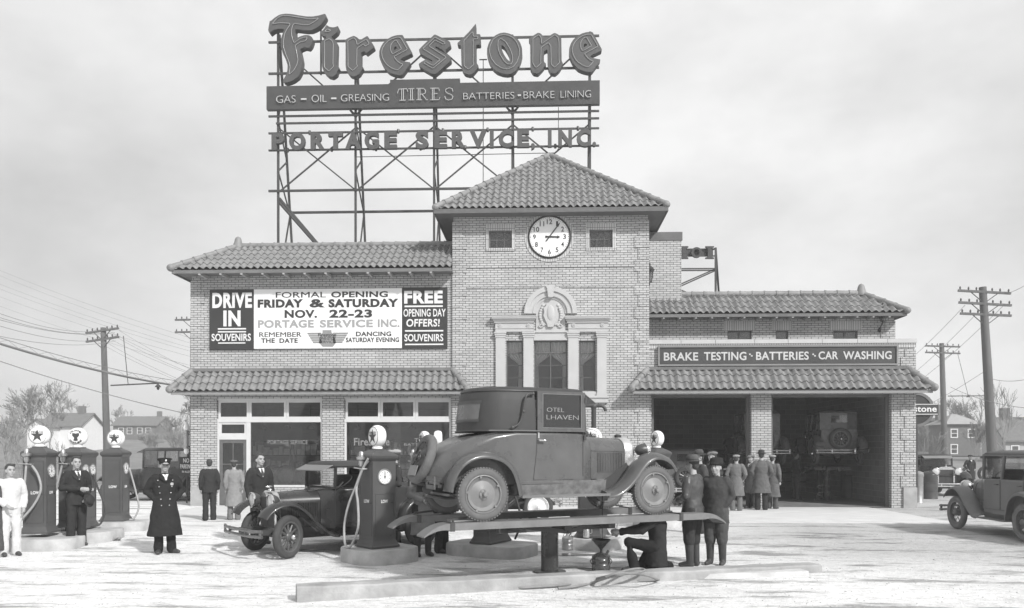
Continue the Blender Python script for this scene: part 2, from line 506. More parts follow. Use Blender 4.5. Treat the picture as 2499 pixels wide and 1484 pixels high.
sp_(b, 'clock_tower_wall', BRICK)
b = MB()
for v in (653.5, 702):
    z = WZ(v, YT, 1340); b.bb(XT0, XT1, YT-.022, YT+.02, z, z+.07)
sp_(b, 'belt_course', BRICK)
# --- garage
bay1, bay2 = opx(1590, 1834, 962, 1236, YF), opx(1882.5, 2176, 961, 1236, YF)
bay1 = (bay1[0], bay1[1], .0, bay1[3]); bay2 = (bay2[0], bay2[1], .0, bay1[3])
b = MB()
wall_shell(b, XT1, XR1, 0, zPar-.1, YF, [bay1, bay2], .45)
b.quad((XR1, YF, 0), (XR1, YF+11, 0), (XR1, YF+11, zPar-.1), (XR1, YF, zPar-.1))
b.quad((XR1, YF+11, 0), (XT1, YF+11, 0), (XT1, YF+11, zPar-.1), (XR1, YF+11, zPar-.1))
sp_(b, 'garage_wall', BRICK)
b = MB()
z = zPar-.1
b.bb(XT1, XR1+.03, YF-.03, YF+.3, z-.14, z-.002)
sp_(b, 'parapet_course', SOLDIER)
x = XT1
while x < XR1:
    x2 = min(x+RN.uniform(.85, 1.25), XR1+.05)
    if XR1-x2 < .4: x2 = XR1+.05
    b = MB(); b.bb(x+.006, x2-.006, YF-.06, YF+.34, z, z+.13)
    sp_(b, 'coping_stone', STONE); x = x2
b = MB(); b.bb(XT1, XR1, YF+.3, YF+10.9, z-.35, z-.25); sp_(b, 'garage_roof_deck', DARKIN)
# garage interior
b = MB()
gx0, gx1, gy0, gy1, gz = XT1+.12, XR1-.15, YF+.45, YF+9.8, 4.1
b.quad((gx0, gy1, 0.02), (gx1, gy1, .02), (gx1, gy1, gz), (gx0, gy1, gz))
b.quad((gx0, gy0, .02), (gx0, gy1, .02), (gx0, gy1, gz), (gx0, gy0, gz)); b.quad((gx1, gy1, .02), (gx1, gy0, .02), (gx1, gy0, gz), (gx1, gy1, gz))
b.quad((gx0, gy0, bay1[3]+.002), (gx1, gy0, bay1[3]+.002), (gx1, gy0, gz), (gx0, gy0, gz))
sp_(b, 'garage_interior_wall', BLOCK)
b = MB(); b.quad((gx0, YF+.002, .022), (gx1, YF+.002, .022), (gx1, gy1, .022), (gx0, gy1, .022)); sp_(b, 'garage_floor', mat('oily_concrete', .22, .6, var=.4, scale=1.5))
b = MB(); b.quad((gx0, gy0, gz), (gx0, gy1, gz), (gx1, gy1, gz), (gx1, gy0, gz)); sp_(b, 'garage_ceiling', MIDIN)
for bx0, bx1 in ((bay1[0], bay1[1]), (bay2[0], bay2[1])):
    b = MB(); zt = bay1[3]
    b.bb(bx0+.002, bx0+.1, YF+.2, YF+.32, .02, zt-.1); b.bb(bx1-.1, bx1-.002, YF+.2, YF+.32, .02, zt-.1); b.bb(bx0+.002, bx1-.002, YF+.2, YF+.32, zt-.1, zt-.002)
    sp_(b, 'bay_door_frame', WOODDK)
b = MB(); gb = opx(2205, 2236, 1190, 1236, YF-.05); b.bb(gb[0], XR1+.06, YF-.06, YF+.5, 0, gb[3]); sp_(b, 'corner_guard', OLDSTONE)
b = MB(); gb = opx(466, 500, 1189, 1236, YF-.05); b.bb(XL0-.03, gb[1], YF-.035, YF+.5, 0, gb[3]); sp_(b, 'corner_plinth', OLDSTONE)
# --- upper storey over the garage
YU = 26.67
XU1 = WX(2182, YU); zUe = WZ(766, YU-.55, 1900); zU0 = z-.3
def c4(x, y): return ((1740+x/2.777)/1.1373, (660+y/2.777)/1.1373)
upw = [opx(c4(a, 0)[0], c4(b_, 0)[0], c4(0, 718)[1], c4(0, 790)[1], YU) for a, b_ in ((775, 962), (1147, 1244), (1590, 1779))]
b = MB()
wall_shell(b, XT1, XU1, zU0, zUe, YU, upw, .15)
b.quad((XU1, YU, zU0), (XU1, YU+8, zU0), (XU1, YU+8, zUe), (XU1, YU, zUe))
sp_(b, 'upper_storey_wall', BRICK)
for a, b_, c, d in upw:
    b = MB(); b.bb(a-.12, b_+.12, YU-.015, YU+.02, d, d+.33); sp_(b, 'window_lintel', SOLDIER)
for i, (a, b_, c, d) in enumerate(upw):
    b = MB(); t = .035
    b.bb(a, a+t, YU+.06, YU+.12, c, d); b.bb(b_-t, b_, YU+.06, YU+.12, c, d); b.bb(a+t, b_-t, YU+.06, YU+.12, d-t, d)
    if i != 1: b.bb((a+b_)/2-.02, (a+b_)/2+.02, YU+.06, YU+.12, c, d-t)
    fr = sp_(b, 'window', WOODDK)
    b = MB(); b.bb(a+t, b_-t, YU+.085, YU+.095, c, d-t); b.build('pane', GLASS, fr, world=True)
    b = MB(); b.quad((a, YU+.16, c), (b_, YU+.16, c), (b_, YU+.16, d), (a, YU+.16, d)); b.build('blind', mat('window_blind', .2, .9, var=.35, scale=5, stretch=(1, 1, .2)) if 'window_blind' not in MT else MT['window_blind'], fr, world=True)
# --- chimney
YC = 26.85
b = MB(); cx0, cx1 = WX(1584, YC), WX(1663, YC); zc = WZ(587, YC, 1620)
b.bb(cx0, cx1, YC, YC+.9, zUe-.1, zc); ch = sp_(b, 'chimney', BRICK)
b = MB(); b.bb(cx0, cx1+.03, YC-.03, YC+.93, zc, WZ(567, YC, 1620)); b.build('chimney_cap', mat('tarred_brick', .14, .9, var=.2), ch, world=True)

# ---------------------------------------------------------------- clay tile roofs
def tile_plane(mb, A, s, t, S, tmax, pitch=.218, course=.385, amp=.06):
    A, s, t = Vector(A), Vector(s).normalized(), Vector(t).normalized()
    n = s.cross(t); k = 6; N = max(2, int(round(S/pitch))); p = S/N
    ts = []; L = max(tmax(S*i/40) for i in range(41)); q = 0
    while q*course < L:
        ts += [(q*course, .035), (min((q+1)*course, L), .0)]; q += 1
    cols = [p*i/k for i in range(N*k+1)]
    base = len(mb.v)
    for sv in cols:
        tm = tmax(sv)
        ph = (sv/p) % 1.0
        h = amp*(sin(pi*ph/.68) if ph < .68 else -.28*sin(pi*(ph-.68)/.32))
        for tv, up in ts:
            c = min(tv, tm)
            jit = .006*sin(sv*37.7+int(tv/course)*5.1)
            mb.v.append(tuple(A+s*sv+t*c+n*(h+up+jit+.02)))
    m = len(ts)
    for i in range(len(cols)-1):
        ta, tb = tmax(cols[i]), tmax(cols[i+1])
        for j in range(m-1):
            if ts[j][0] >= max(ta, tb): continue
            a = base+i*m+j
            mb.f.append((a, a+m, a+m+1, a+1))
def ridge_run(mb, p, q, r=.1, seg=.4):
    p, q = Vector(p), Vector(q); L = (q-p).length; n = max(1, int(round(L/seg))); d = (q-p)/n
    for i in range(n):
        a = p+d*i; mb.tube([a, a+d*.93, a+d*1.06], [r*1.06, r*.94, r*.9], 10)
        mb.tube([a-d.normalized()*.012, a+d.normalized()*.035], [r*1.16, r*1.14], 10)
def finial(mb, p, r=.13): mb.lathe([(r*1.3, -.1), (r*1.25, .02), (r*.95, .12), (r*.85, .2), (r*.6, .27), (.02, .30)], p, n=12)
def slope(run, rise): return sqrt(run*run+rise*rise)
# sales wing roof
ov = .66; Ye = YF-ov
xe = WX(417, Ye); rr = 1.55; zr = WZ(603, Ye+rr, 850); rise = zr-zLe; L = slope(rr, rise)
b = MB()
tile_plane(b, (xe, Ye, zLe), (1, 0, 0), (0, rr, rise), XT0-xe, lambda s: L*min(1, s/rr))
tile_plane(b, (xe, Ye+9, zLe), (0, -1, 0), (rr, 0, rise), 9, lambda s: L*min(1, (9-s)/rr))
rf = sp_(b, 'sales_wing_roof', TILE, 50)
b = MB()
ridge_run(b, (xe+rr, Ye+rr, zr+.06), (XT0, Ye+rr, zr+.06)); ridge_run(b, (xe, Ye, zLe+.09), (xe+rr, Ye+rr, zr+.06)); finial(b, (xe+rr, Ye+rr, zr+.08))
b.ell((xe, Ye, zLe+.08), (.13, .13, .12))
b.build('ridge_tiles', TILE, rf, 40, world=True)
b = MB()
b.bb(xe+.05, XT0, Ye+.05, YF+.02, zLe-.055, zLe-.012); b.bb(xe+.05, XL0, YF+.02, Ye+9, zLe-.055, zLe-.012)
b.bb(xe+.02, XT0, Ye+.01, Ye+.05, zLe-.1, zLe+.01)
b.bb(xe+.01, xe+.05, Ye+.05, Ye+9, zLe-.1, zLe+.01)
b.bb(xe+rr, XT0, Ye+rr, YF+10.9, zr-.15, zr-.05)
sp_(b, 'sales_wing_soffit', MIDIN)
tail = [c for c in range(12)]; mat('tail_paint', .38, .7, var=.1)
for i in tail:
    xx = WX(((450+(300+172*i)/2.94)/1.1373), Ye)
    b = MB(); b.bb(xx-.035, xx+.035, Ye+.02, YF-.002, zLe-.145, zLe-.057); sp_(b, 'rafter_tail', MT['tail_paint'])
# tower roof
ot = .5; Yt = YT-ot; x0, x1 = XT0-ot, XT1+ot; S = x1-x0; hw = S/2
zap = WZ(384, Yt+hw, 1342); rise = zap-zTe; L = slope(hw, rise); tm = lambda s: L*min(s, S-s)/hw
b = MB()
tile_plane(b, (x0, Yt, zTe), (1, 0, 0), (0, hw, rise), S, tm); tile_plane(b, (x1, Yt, zTe), (0, 1, 0), (-hw, 0, rise), S, tm)
tile_plane(b, (x0, Yt+S, zTe), (0, -1, 0), (hw, 0, rise), S, tm); tile_plane(b, (x1, Yt+S, zTe), (-1, 0, 0), (0, -hw, rise), S, tm)
rf = sp_(b, 'clock_tower_roof', TILE, 50)
ap_ = Vector(((x0+x1)/2, Yt+hw, zap+.08))
b = MB()
for cx_, cy_ in ((x0, Yt), (x1, Yt), (x0, Yt+S), (x1, Yt+S)):
    ridge_run(b, (cx_, cy_, zTe+.09), ap_); b.ell((cx_, cy_, zTe+.08), (.12, .12, .11))
b.build('hip_tiles', TILE, rf, 40, world=True)
b = MB()
b.bb(x0-.03, x1+.03, Yt-.03, YT, zTe-.1, zTe-.02); b.bb(x0-.03, x1+.03, YT+5.6, Yt+S+.03, zTe-.1, zTe-.02)
b.bb(x0-.03, XT0, YT, YT+5.6, zTe-.1, zTe-.02); b.bb(XT1, x1+.03, YT, YT+5.6, zTe-.1, zTe-.02)
b.bb(x0-.05, x1+.05, Yt-.055, Yt-.03, zTe-.13, zTe+.01); b.bb(x1+.03, x1+.055, Yt-.03, Yt+S+.03, zTe-.13, zTe+.01); b.bb(x0-.055, x0-.03, Yt-.03, Yt+S+.03, zTe-.13, zTe+.01)
sp_(b, 'clock_tower_soffit', WOODDK)
# upper storey roof
Yq = YU-.55; xq = WX(2214, Yq); ru = 1.05; zq = WZ(722, Yq+ru, 1900); rise = zq-zUe; Lq = slope(ru, rise); S = xq-XT1
b = MB()
tile_plane(b, (XT1, Yq, zUe), (1, 0, 0), (0, ru, rise), S, lambda s: Lq*min(1, (S-s)/ru)); tile_plane(b, (xq, Yq, zUe), (0, 1, 0), (-ru, 0, rise), 8, lambda s: Lq*min(1, s/ru))
rf = sp_(b, 'upper_storey_roof', TILE, 50)
b = MB()
ridge_run(b, (cx1, Yq+ru, zq+.06), (xq-ru, Yq+ru, zq+.06)); ridge_run(b, (xq, Yq, zUe+.09), (xq-ru, Yq+ru, zq+.06)); finial(b, (xq-ru, Yq+ru, zq+.08)); b.ell((xq, Yq, zUe+.08), (.12, .12, .11))
b.build('ridge_tiles', TILE, rf, 40, world=True)
b = MB()
b.bb(XT1, xq-.04, Yq+.04, YU, zUe-.05, zUe-.01); b.bb(XU1, xq-.04, YU, YU+8, zUe-.05, zUe-.01); b.bb(XT1, xq, Yq, Yq+.04, zUe-.09, zUe+.01); b.bb(xq-.04, xq, Yq+.04, YU+8, zUe-.09, zUe+.01)
b.bb(XT1, xq-ru, Yq+ru, YU+8, zq-.15, zq-.05)
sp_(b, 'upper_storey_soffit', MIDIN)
for i in range(15):
    xx = WX(((1740+(285+124.5*i)/2.777)/1.1373), Yq)
    b = MB(); b.bb(xx-.03, xx+.03, Yq+.02, YU-.002, zUe-.13, zUe-.052); sp_(b, 'rafter_tail', MT['tail_paint'])
# canopies
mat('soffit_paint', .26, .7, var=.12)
def canopy(u0, u1, vtop, veave, uref, wrapL, wrapR, name):
    p = .5; Yc = YF-p-(.05 if not wrapL else 0)
    xa, xb = WX(u0, Yc), WX(u1, Yc); zt = WZ(vtop, YF, uref); ze = WZ(veave, Yc, uref); p2 = YF-Yc
    rise = zt-ze; L = slope(p2, rise); S = xb-xa; hip = p2
    b = MB()
    tile_plane(b, (xa, Yc, ze), (1, 0, 0), (0, p2, rise), S, lambda s: L*max(0, min(1, s/hip, (S-s)/hip)), pitch=.232, course=.30, amp=.066)
    wl = 3.0 if wrapL else p2-.05; wr = 3.0 if wrapR else p2-.05
    tile_plane(b, (xa, Yc+wl, ze), (0, -1, 0), (hip, 0, rise), wl, lambda s: L*max(0, min(1, (wl-s)/hip)), pitch=.232, course=.30, amp=.066)
    tile_plane(b, (xb, Yc, ze), (0, 1, 0), (-hip, 0, rise), wr, lambda s: L*max(0, min(1, s/hip)), pitch=.232, course=.30, amp=.066)
    rf = sp_(b, name, TILE, 50)
    for x_, sg in ((xa, 1), (xb, -1)):
        b = MB(); ridge_run(b, (x_, Yc, ze+.08), (x_+sg*hip, YF-.02, zt+.05), .105, .33); b.ell((x_, Yc, ze+.07), (.125, .125, .125)); b.build('hip_tiles', TILE, rf, 40, world=True)
    b = MB(); b.bb(xa+hip, xb-hip, YF-.09, YF-.002, zt+.02, zt+.12); b.build('flashing', MIDIN, rf, world=True)
    b = MB()
    b.bb(xa+.05, xb-.05, Yc+.05, YT-.002, ze-.06, ze-.01); b.bb(xa+.03, xb-.03, Yc+.02, Yc+.05, ze-.1, ze)
    if wrapL: b.bb(xa+.05, XL0, YT, Yc+3, ze-.06, ze-.01)
    if wrapR: b.bb(XR1, xb-.05, YT, Yc+3, ze-.06, ze-.01)
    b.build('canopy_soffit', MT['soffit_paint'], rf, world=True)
canopy(414, 1140, 908, 955, 780, True, False, 'shop_canopy')
canopy(1542, 2280, 904, 952, 1900, False, True, 'garage_canopy')
# --- quoins
def quoins(xedge, sgn, z0, z1, Y, wl=.43, ws=.31, hh=.37, name='corner_quoins', ys=None):
    b = MB(); z = z0; i = 0
    while z < z1-.1:
        w_ = wl if i % 2 == 0 else ws; zz = min(z+hh-.012, z1)
        xa, xb = (xedge-w_, xedge+.03) if sgn > 0 else (xedge-.03, xedge+w_)
        b.bb(xa, xb, Y-.028, Y+(.0 if sgn == 0 else .3), z, zz)
        z += hh; i += 1
    sp_(b, name, BRICK)
quoins(XT1, 1, .05, zTe-.25, YT); quoins(XT0, -1, .05, zTe-.25, YT); quoins(XL0, -1, gb[3]+.01, zLe-.1, YF)
quoins(XR1, 1, WZ(1190, YF, 2220)+.01, zPar-.3, YF); quoins(XU1, 1, zPar+.1, zUe-.1, YU)
# --- square tower windows
for a, b_, c, d in (sqL, sqR):
    b = MB(); e = .1
    b.bb(a-e, b_+e, YT-.02, YT+.02, d, d+.2); b.bb(a-e, b_+e, YT-.03, YT+.02, c-.09, c)
    b.bb(a-e, a, YT-.02, YT+.02, c, d); b.bb(b_, b_+e, YT-.02, YT+.02, c, d)
    sp_(b, 'window_surround', SOLDIER)
    b = MB(); t = .045; Y = YT+.07
    b.bb(a, a+t, Y, Y+.05, c, d); b.bb(b_-t, b_, Y, Y+.05, c, d); b.bb(a+t, b_-t, Y, Y+.05, d-t, d); b.bb(a+t, b_-t, Y, Y+.05, c, c+t)
    for f_ in (1/3, 2/3): xm = a+(b_-a)*f_; b.bb(xm-.01, xm+.01, Y+.005, Y+.045, c+t, d-t)
    zm = (c+d)/2; b.bb(a+t, b_-t, Y+.008, Y+.042, zm-.01, zm+.01)
    fr = sp_(b, 'window', WOODDK)
    b = MB(); b.bb(a+t, b_-t, Y+.02, Y+.028, c+t, d-t); b.build('pane', GLASS, fr, world=True)
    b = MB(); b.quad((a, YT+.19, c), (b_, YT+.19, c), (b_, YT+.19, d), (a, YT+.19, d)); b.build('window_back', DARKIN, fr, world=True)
# --- stone centrepiece
def sbox(mb, x0, x1, y0, y1, d):          # crop-3 rectangle as a block standing d proud of the tower face
    o = c3o(x0, x1, y0, y1); mb.bb(o[0], o[1], YT-d, YT+.02, o[2], o[3])
SUR = MB()
sbox(SUR, 640, 838, 1066, 1113, .06); sbox(SUR, 640, 838, 1058, 1068, .10)
sbox(SUR, 400, 1082, 1440, 1452, .12); sbox(SUR, 408, 1076, 1452, 1480, .08); sbox(SUR, 470, 1008, 1416, 1440, .05)
for xa, xb in ((400, 648), (828, 1082)):
    sbox(SUR, xa+14, xb-10, 1010, 1064, .10)
    for i, (ya, yb, e, d) in enumerate(((1000, 1012, 0, .14), (990, 1000, -6, .18), (981, 990, -12, .23), (975, 981, -14, .25))): sbox(SUR, xa+e+6, xb-e-6, ya, yb, d)
    sbox(SUR, xa+12, xb-8, 1040, 1046, .12)
sur = sp_(SUR, 'window_surround', STONE)
for xa, xb in ((416, 471), (579, 638), (841, 900), (1011, 1066)):
    b = MB(); sbox(b, xa, xb, 1098, 1425, .09)
    sbox(b, xa-3, xb+3, 1086, 1098, .11); sbox(b, xa-6, xb+6, 1074, 1086, .13); sbox(b, xa-8, xb+8, 1066, 1074, .15)
    sbox(b, xa-4, xb+4, 1425, 1440, .115)
    for yy in (1180, 1260, 1335): sbox(b, xa+.5, xb-.5, yy, yy+1.5, .086)
    b.build('pilaster', STONE, sur, world=True)
    if xa in (416, 579, 841, 1011):
        b = MB(); cx_, cz_ = WX(c3((xa+xb)/2+(-2 if xa < 700 else 2), 0)[0], YT), WZ(c3(0, 1028)[1], YT)
        for k in range(8): an = pi*k/4; b.ell((cx_+.045*cos(an), YT-.11, cz_+.045*sin(an)), (.026, .02, .026), 8, 5)
        b.ell((cx_, YT-.115, cz_), (.025, .03, .025), 8, 5); b.build('rosette', STONE, sur, 60, world=True)
acx, acz = WX(c3(738, 0)[0], YT), WZ(c3(0, 955)[1], YT); sc3 = (WX(c3(893, 0)[0], YT)-WX(c3(583, 0)[0], YT))/310
def arch_ring(mb, r0, r1, d, n=40, a0=-.02):
    secs = []
    for i in range(n+1):
        an = a0+(pi-2*a0)*i/n
        secs.append([Vector((acx+r*cos(an), YT-y, acz+r*sin(an))) for r, y in ((r0, -.02), (r0, d), (r1, d), (r1, -.02))])
    mb.loft(secs)
b = MB()
for r0, r1, d in ((128, 155, .13), (104, 128, .085), (98, 104, .11), (84, 98, .06)): arch_ring(b, r0*sc3, r1*sc3, d)
b.build('arch', STONE, sur, 50, world=True)
b = MB()
pl = [(cos(pi*i/24)*86*sc3, sin(pi*i/24)*86*sc3) for i in range(25)]; zb_ = WZ(c3(0, 1060)[1], YT)-acz
pl = [(86*sc3, zb_)]+pl+[(-86*sc3, zb_)]
b.prism(pl, Matrix.Translation((acx, YT-.02, acz)) @ Matrix.Rotation(pi/2, 4, 'X'), .03)
b.build('tympanum', STONE, sur, world=True)
b = MB()
kp = [(-27, 165), (27, 165), (27, 156), (21, 150), (14, 96), (-14, 96), (-21, 150), (-27, 156)]
b.prism([(p[0]*sc3, (p[1]-6)*sc3) for p in kp], Matrix.Translation((acx, YT-.09, acz)) @ Matrix.Rotation(pi/2, 4, 'X'), .2)
b.build('keystone', STONE, sur, world=True)
b = MB()
sh = [(-22, 62), (-12, 56), (0, 60), (12, 56), (22, 62), (28, 44), (42, 34), (37, 10), (42, -10), (32, -36), (20, -62), (17, -78), (-17, -78), (-20, -62), (-32, -36), (-42, -10), (-37, 10), (-42, 34), (-28, 44)]
b.prism([(p[0]*sc3, p[1]*sc3) for p in sh], Matrix.Translation((acx, YT-.07, acz-4*sc3)) @ Matrix.Rotation(pi/2, 4, 'X'), .09)
b.ell((acx, YT-.10, acz), (24*sc3, .05, 48*sc3))
for sgn in (-1, 1):
    for k in range(9):
        q = k/8; b.ell((acx+sgn*(44+18*sin(pi*q))*sc3, YT-.05, acz+(45-115*q)*sc3), (11*sc3, .04, 9*sc3), 8, 6)
    b.tube([(acx+sgn*x_*sc3, YT-.06, acz+y_*sc3) for x_, y_ in ((26, -70), (40, -60), (58, -66), (70, -78), (60, -84), (46, -80))], .025, 8)
b.build('shield', STONE, sur, 60, world=True)
# tower windows with curtains
for idx, (a, b_, c, d) in enumerate((wL, wC, wR)):
    b = MB(); t = .035; Y = YT+.1
    b.bb(a, a+t, Y, Y+.05, c, d); b.bb(b_-t, b_, Y, Y+.05, c, d); b.bb(a+t, b_-t, Y, Y+.05, d-t, d); b.bb(a+t, b_-t, Y, Y+.05, c, c+t)
    zt_ = WZ(c3(0, 1184)[1], YT); b.bb(a+t, b_-t, Y-.005, Y+.045, zt_-.02, zt_+.02)
    for f_ in (.36, .68): zz = c+(zt_-c)*f_; b.bb(a+t, b_-t, Y+.01, Y+.03, zz-.008, zz+.008)
    for f_ in ((.5,) if idx == 1 else ()): xm = a+(b_-a)*f_; b.bb(xm-.014, xm+.014, Y, Y+.045, c+t, zt_-.02)
    fr = sp_(b, 'window', WOODDK)
    b = MB(); b.bb(a+t, b_-t, Y+.034, Y+.04, c+t, d-t); b.build('pane', GLASS, fr, world=True)
    sides = (-1, 1) if idx == 1 else ((1,) if idx == 0 else (-1,)); wd = (b_-a)/len(sides)
    for sd_ in sides:
        b = MB(); xo = a if sd_ < 0 else b_; nx, nz = 26, 22; zt2, zb2 = d-.03, c+.02
        for j in range(nz+1):
            q = j/nz                                                # swept to the side at mid height, then hanging
            ext = wd*(.97-.0*q) if q < .22 else (wd*(.97-.72*smooth01((q-.22)/.25)) if q < .47 else wd*(.25+.10*(q-.47)))
            for i in range(nx+1):
                s_ = i/nx; b.v.append((xo-sd_*ext*s_, YT+.23+.025*sin(s_*34), zt2+(zb2-zt2)*q-.05*s_*(1 if q < .5 else 0)*q))
        for j in range(nz):
            for i in range(nx): k = j*(nx+1)+i; b.f.append((k, k+1, k+nx+2, k+nx+1))
        b.build('curtain', CURTAIN, fr, 80, world=True)
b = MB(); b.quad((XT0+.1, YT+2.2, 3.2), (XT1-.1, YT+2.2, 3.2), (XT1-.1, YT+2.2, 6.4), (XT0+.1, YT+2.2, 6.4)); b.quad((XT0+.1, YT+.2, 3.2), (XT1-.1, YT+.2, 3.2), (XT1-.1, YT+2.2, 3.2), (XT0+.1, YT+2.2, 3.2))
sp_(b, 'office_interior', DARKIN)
# --- shop windows
def c6(x, y): return ((500+x/2.967)/1.1373, (1080+y/2.967)/1.1373)
def frame_rect(mb, a, b_, c, d, t, Y, dep=.06):
    mb.bb(a, a+t, Y, Y+dep, c, d); mb.bb(b_-t, b_, Y, Y+dep, c, d); mb.bb(a+t, b_-t, Y, Y+dep, d-t, d); mb.bb(a+t, b_-t, Y, Y+dep, c, c+t)
YW = YF+.08
ztr = WZ(c6(0, 262)[1], YF); ztr2 = WZ(c6(0, 246)[1], YF)
for (a, b_, cuts) in ((dx0, ox1, ((305, 560), (560, 868), (868, 1168))), (o2[0], o2[1], ((1355, 1645), (1645, 1936), (1936, 2230)))):
    b = MB(); b.bb(a, b_, YW-.03, YW+.09, ztr-.03, ztr2+.01)
    b.bb(a, a+.06, YW-.02, YW+.08, zs_ if a != dx0 else .02, ztr-.03); b.bb(b_-.06, b_, YW-.02, YW+.08, zs_, ztr-.03)
    b.bb(a, b_, YW-.02, YW+.08, zh-.05, zh)
    if a == dx0:
        b.bb(dx1-.06, dx1+.07, YW-.02, YW+.08, .02, ztr-.03); b.bb(dx1+.07, b_-.06, YW-.03, YW+.1, zs_, zs_+.06)
    else: b.bb(a+.06, b_-.06, YW-.03, YW+.1, zs_, zs_+.06)
    big = sp_(b, 'shop_window', CREAM)
    for u0, u1 in cuts:
        xa, xb = WX(c6(u0, 0)[0], YF), WX(c6(u1, 0)[0], YF); xa = max(xa, a+.002); xb = min(xb, b_-.002)
        b = MB(); frame_rect(b, xa+.003, xb-.003, ztr2+.012, zh-.052, .075, YW)
        tr_ = b.build('transom', CREAM, big, world=True)
    b = MB(); b.bb(a+.05, b_-.05, YW+.03, YW+.038, ztr2+.05, zh-.09); b.build('pane', GLASS, big, world=True)
    b = MB(); b.bb((dx1+.07 if a == dx0 else a+.06), b_-.06, YW+.03, YW+.04, zs_+.06, ztr-.03); b.build('pane', GLASS, big, world=True)
# door
b = MB(); zd0, zd1 = .03, WZ(c6(0, 415)[1], YF); xa, xb = dx0+.06, dx1-.06
ztd = WZ(c6(0, 380)[1], YF)
b.bb(xa, xb, YW-.02, YW+.06, zd1, ztd); frame_rect(b, xa, xb, ztd, ztr-.03, .07, YW)
dt_ = sp_(b, 'door_transom', CREAM)
b = MB(); b.bb(xa+.07, xb-.07, YW+.03, YW+.036, ztd+.07, ztr-.1); b.build('pane', GLASS, dt_, world=True)
b = MB(); frame_rect(b, xa, xb, zd0, zd1, .11, YW, .045); b.bb(xa+.11, xb-.11, YW, YW+.045, zd0+.11, .62)
xm = (xa+xb)/2; b.bb(xm-.015, xm+.015, YW+.01, YW+.035, .62, zd1-.11)
for zz in (1.0, 1.35): b.bb(xa+.11, xb-.11, YW+.012, YW+.033, zz-.012, zz+.012)
dr = sp_(b, 'shop_door', WOODDK)
b = MB(); b.bb(xa+.11, xb-.11, YW+.02, YW+.026, .62, zd1-.11); b.build('pane', GLASS, dr, world=True)
b = MB(); b.tube([(xb-.07, YW-.002, .95), (xb-.07, YW-.05, .95), (xb-.07, YW-.05, 1.15), (xb-.07, YW-.002, 1.15)], .01, 8); b.build('handle', CHROME, dr, world=True)
# lettering on the glass
M = WALLM(YW+.022)
def wtext(mb, M, t, crop, x0, x1, y0, y1, Y, **k):
    o = opx(crop(x0, 0)[0], crop(x1, 0)[0], crop(0, y0)[1], crop(0, y1)[1], Y); mb.text(t, M, o[0], o[1], o[2], o[3], **k)
GILT = mat('gilt_lettering', .22, .5, var=.15, scale=8)
for t_, x0, x1, y0, y1, bd_ in (('PORTAGE SERVICE', 712, 1042, 420, 455, .01), ('INC.', 860, 905, 458, 472, 0), ('TIRES', 1925, 2060, 405, 440, .012), ('BATTERIES', 1840, 2075, 446, 468, 0), ('Firestone', 1425, 1720, 402, 466, .02)):
    b = MB(); wtext(b, M, t_, c6, x0, x1, y0, y1, YF, d=.004, bold=bd_); sp_(b, 'window_lettering', GILT)
# shop interior
b = MB(); sx0, sx1, sy = XL0+.2, XT0-.1, YF+6
b.quad((sx0, sy, 0), (sx1, sy, 0), (sx1, sy, 3.75), (sx0, sy, 3.75)); b.quad((sx0, YF+.3, 0), (sx0, sy, 0), (sx0, sy, 3.75), (sx0, YF+.3, 3.75)); b.quad((sx1, sy, 0), (sx1, YF+.3, 0), (sx1, YF+.3, 3.75), (sx1, sy, 3.75))
b.quad((sx0, YF+.3, 3.4), (sx0, sy, 3.4), (sx1, sy, 3.4), (sx1, YF+.3, 3.4)); b.quad((sx0, YF+.3, .01), (sx1, YF+.3, .01), (sx1, sy, .01), (sx0, sy, .01))
sp_(b, 'shop_interior', mat('shop_plaster', .38, .9, var=.3, scale=1.2))
b = MB(); b.bb(dx1+.1, ox1-.08, YF+.3, YF+.9, .02, .55); b.bb(o2[0]+.1, o2[1]-.1, YF+.3, YF+.9, .02, .55); sp_(b, 'window_ledge', MIDIN)
for u in (690, 885, 1075, 1465, 1690, 1910):
    p = W(c6(u, 320)[0], c6(0, 318)[1], YF+2.6)
    b = MB(); b.tube([p+Vector((0, 0, .1)), Vector((p.x, p.y, 3.74))], .012, 6); b.lathe([(.03, .1), (.07, .06), (.15, -.03), (.155, -.05)], p, n=16, caps=False)
    sp_(b, 'pendant_lamp', MIDIN, 50)
# ================================================================ clock
cl = W(1341, 579, YT)
CK = thing('wall_clock', 'large round white clock with black numerals on the tower', 'clock', (cl.x, YT, cl.z))
ck = (WX(1391, YT)-WX(1291, YT))/2
def ckM(d): return Matrix.Translation((0, -d, 0)) @ Matrix.Rotation(pi/2, 4, 'X')
b = MB(); b.lathe([(ck*1.045, -.02), (ck*1.045, .05), (ck*1.0, .07), (ck*.975, .06), (ck*.975, .0)], axis=(0, -1, 0), n=64, caps=False); b.build('rim', BLACK, CK, 40)
b = MB(); b.lathe([(ck*.97, -.01), (ck*.97, .035), (0, .036)], axis=(0, -1, 0), n=64); b.build('dial', mat('clock_dial', .82, .5, var=.03), CK)
b = MB()
for k in range(60):
    an = pi*k/30; r0, r1 = (.9, .94); wd = .004 if k % 5 else .012
    M = ckM(.04) @ Matrix.Rotation(-an, 4, 'Z'); b.prism([(-wd, ck*r0), (wd, ck*r0), (wd, ck*r1), (-wd, ck*r1)], M, .006)
b.build('minute_track', INK, CK)
b = MB()
for h in range(1, 13):
    an = pi*h/6; x, y = ck*.735*sin(an), ck*.735*cos(an); hh = .078; ww = .045 if h < 10 else .085
    if h == 1: ww = .03
    if h == 11: ww = .07
    b.text(str(h), ckM(.041), x-ww, x+ww, y-hh, y+hh, d=.006, bold=.012)
b.build('numerals', INK, CK)
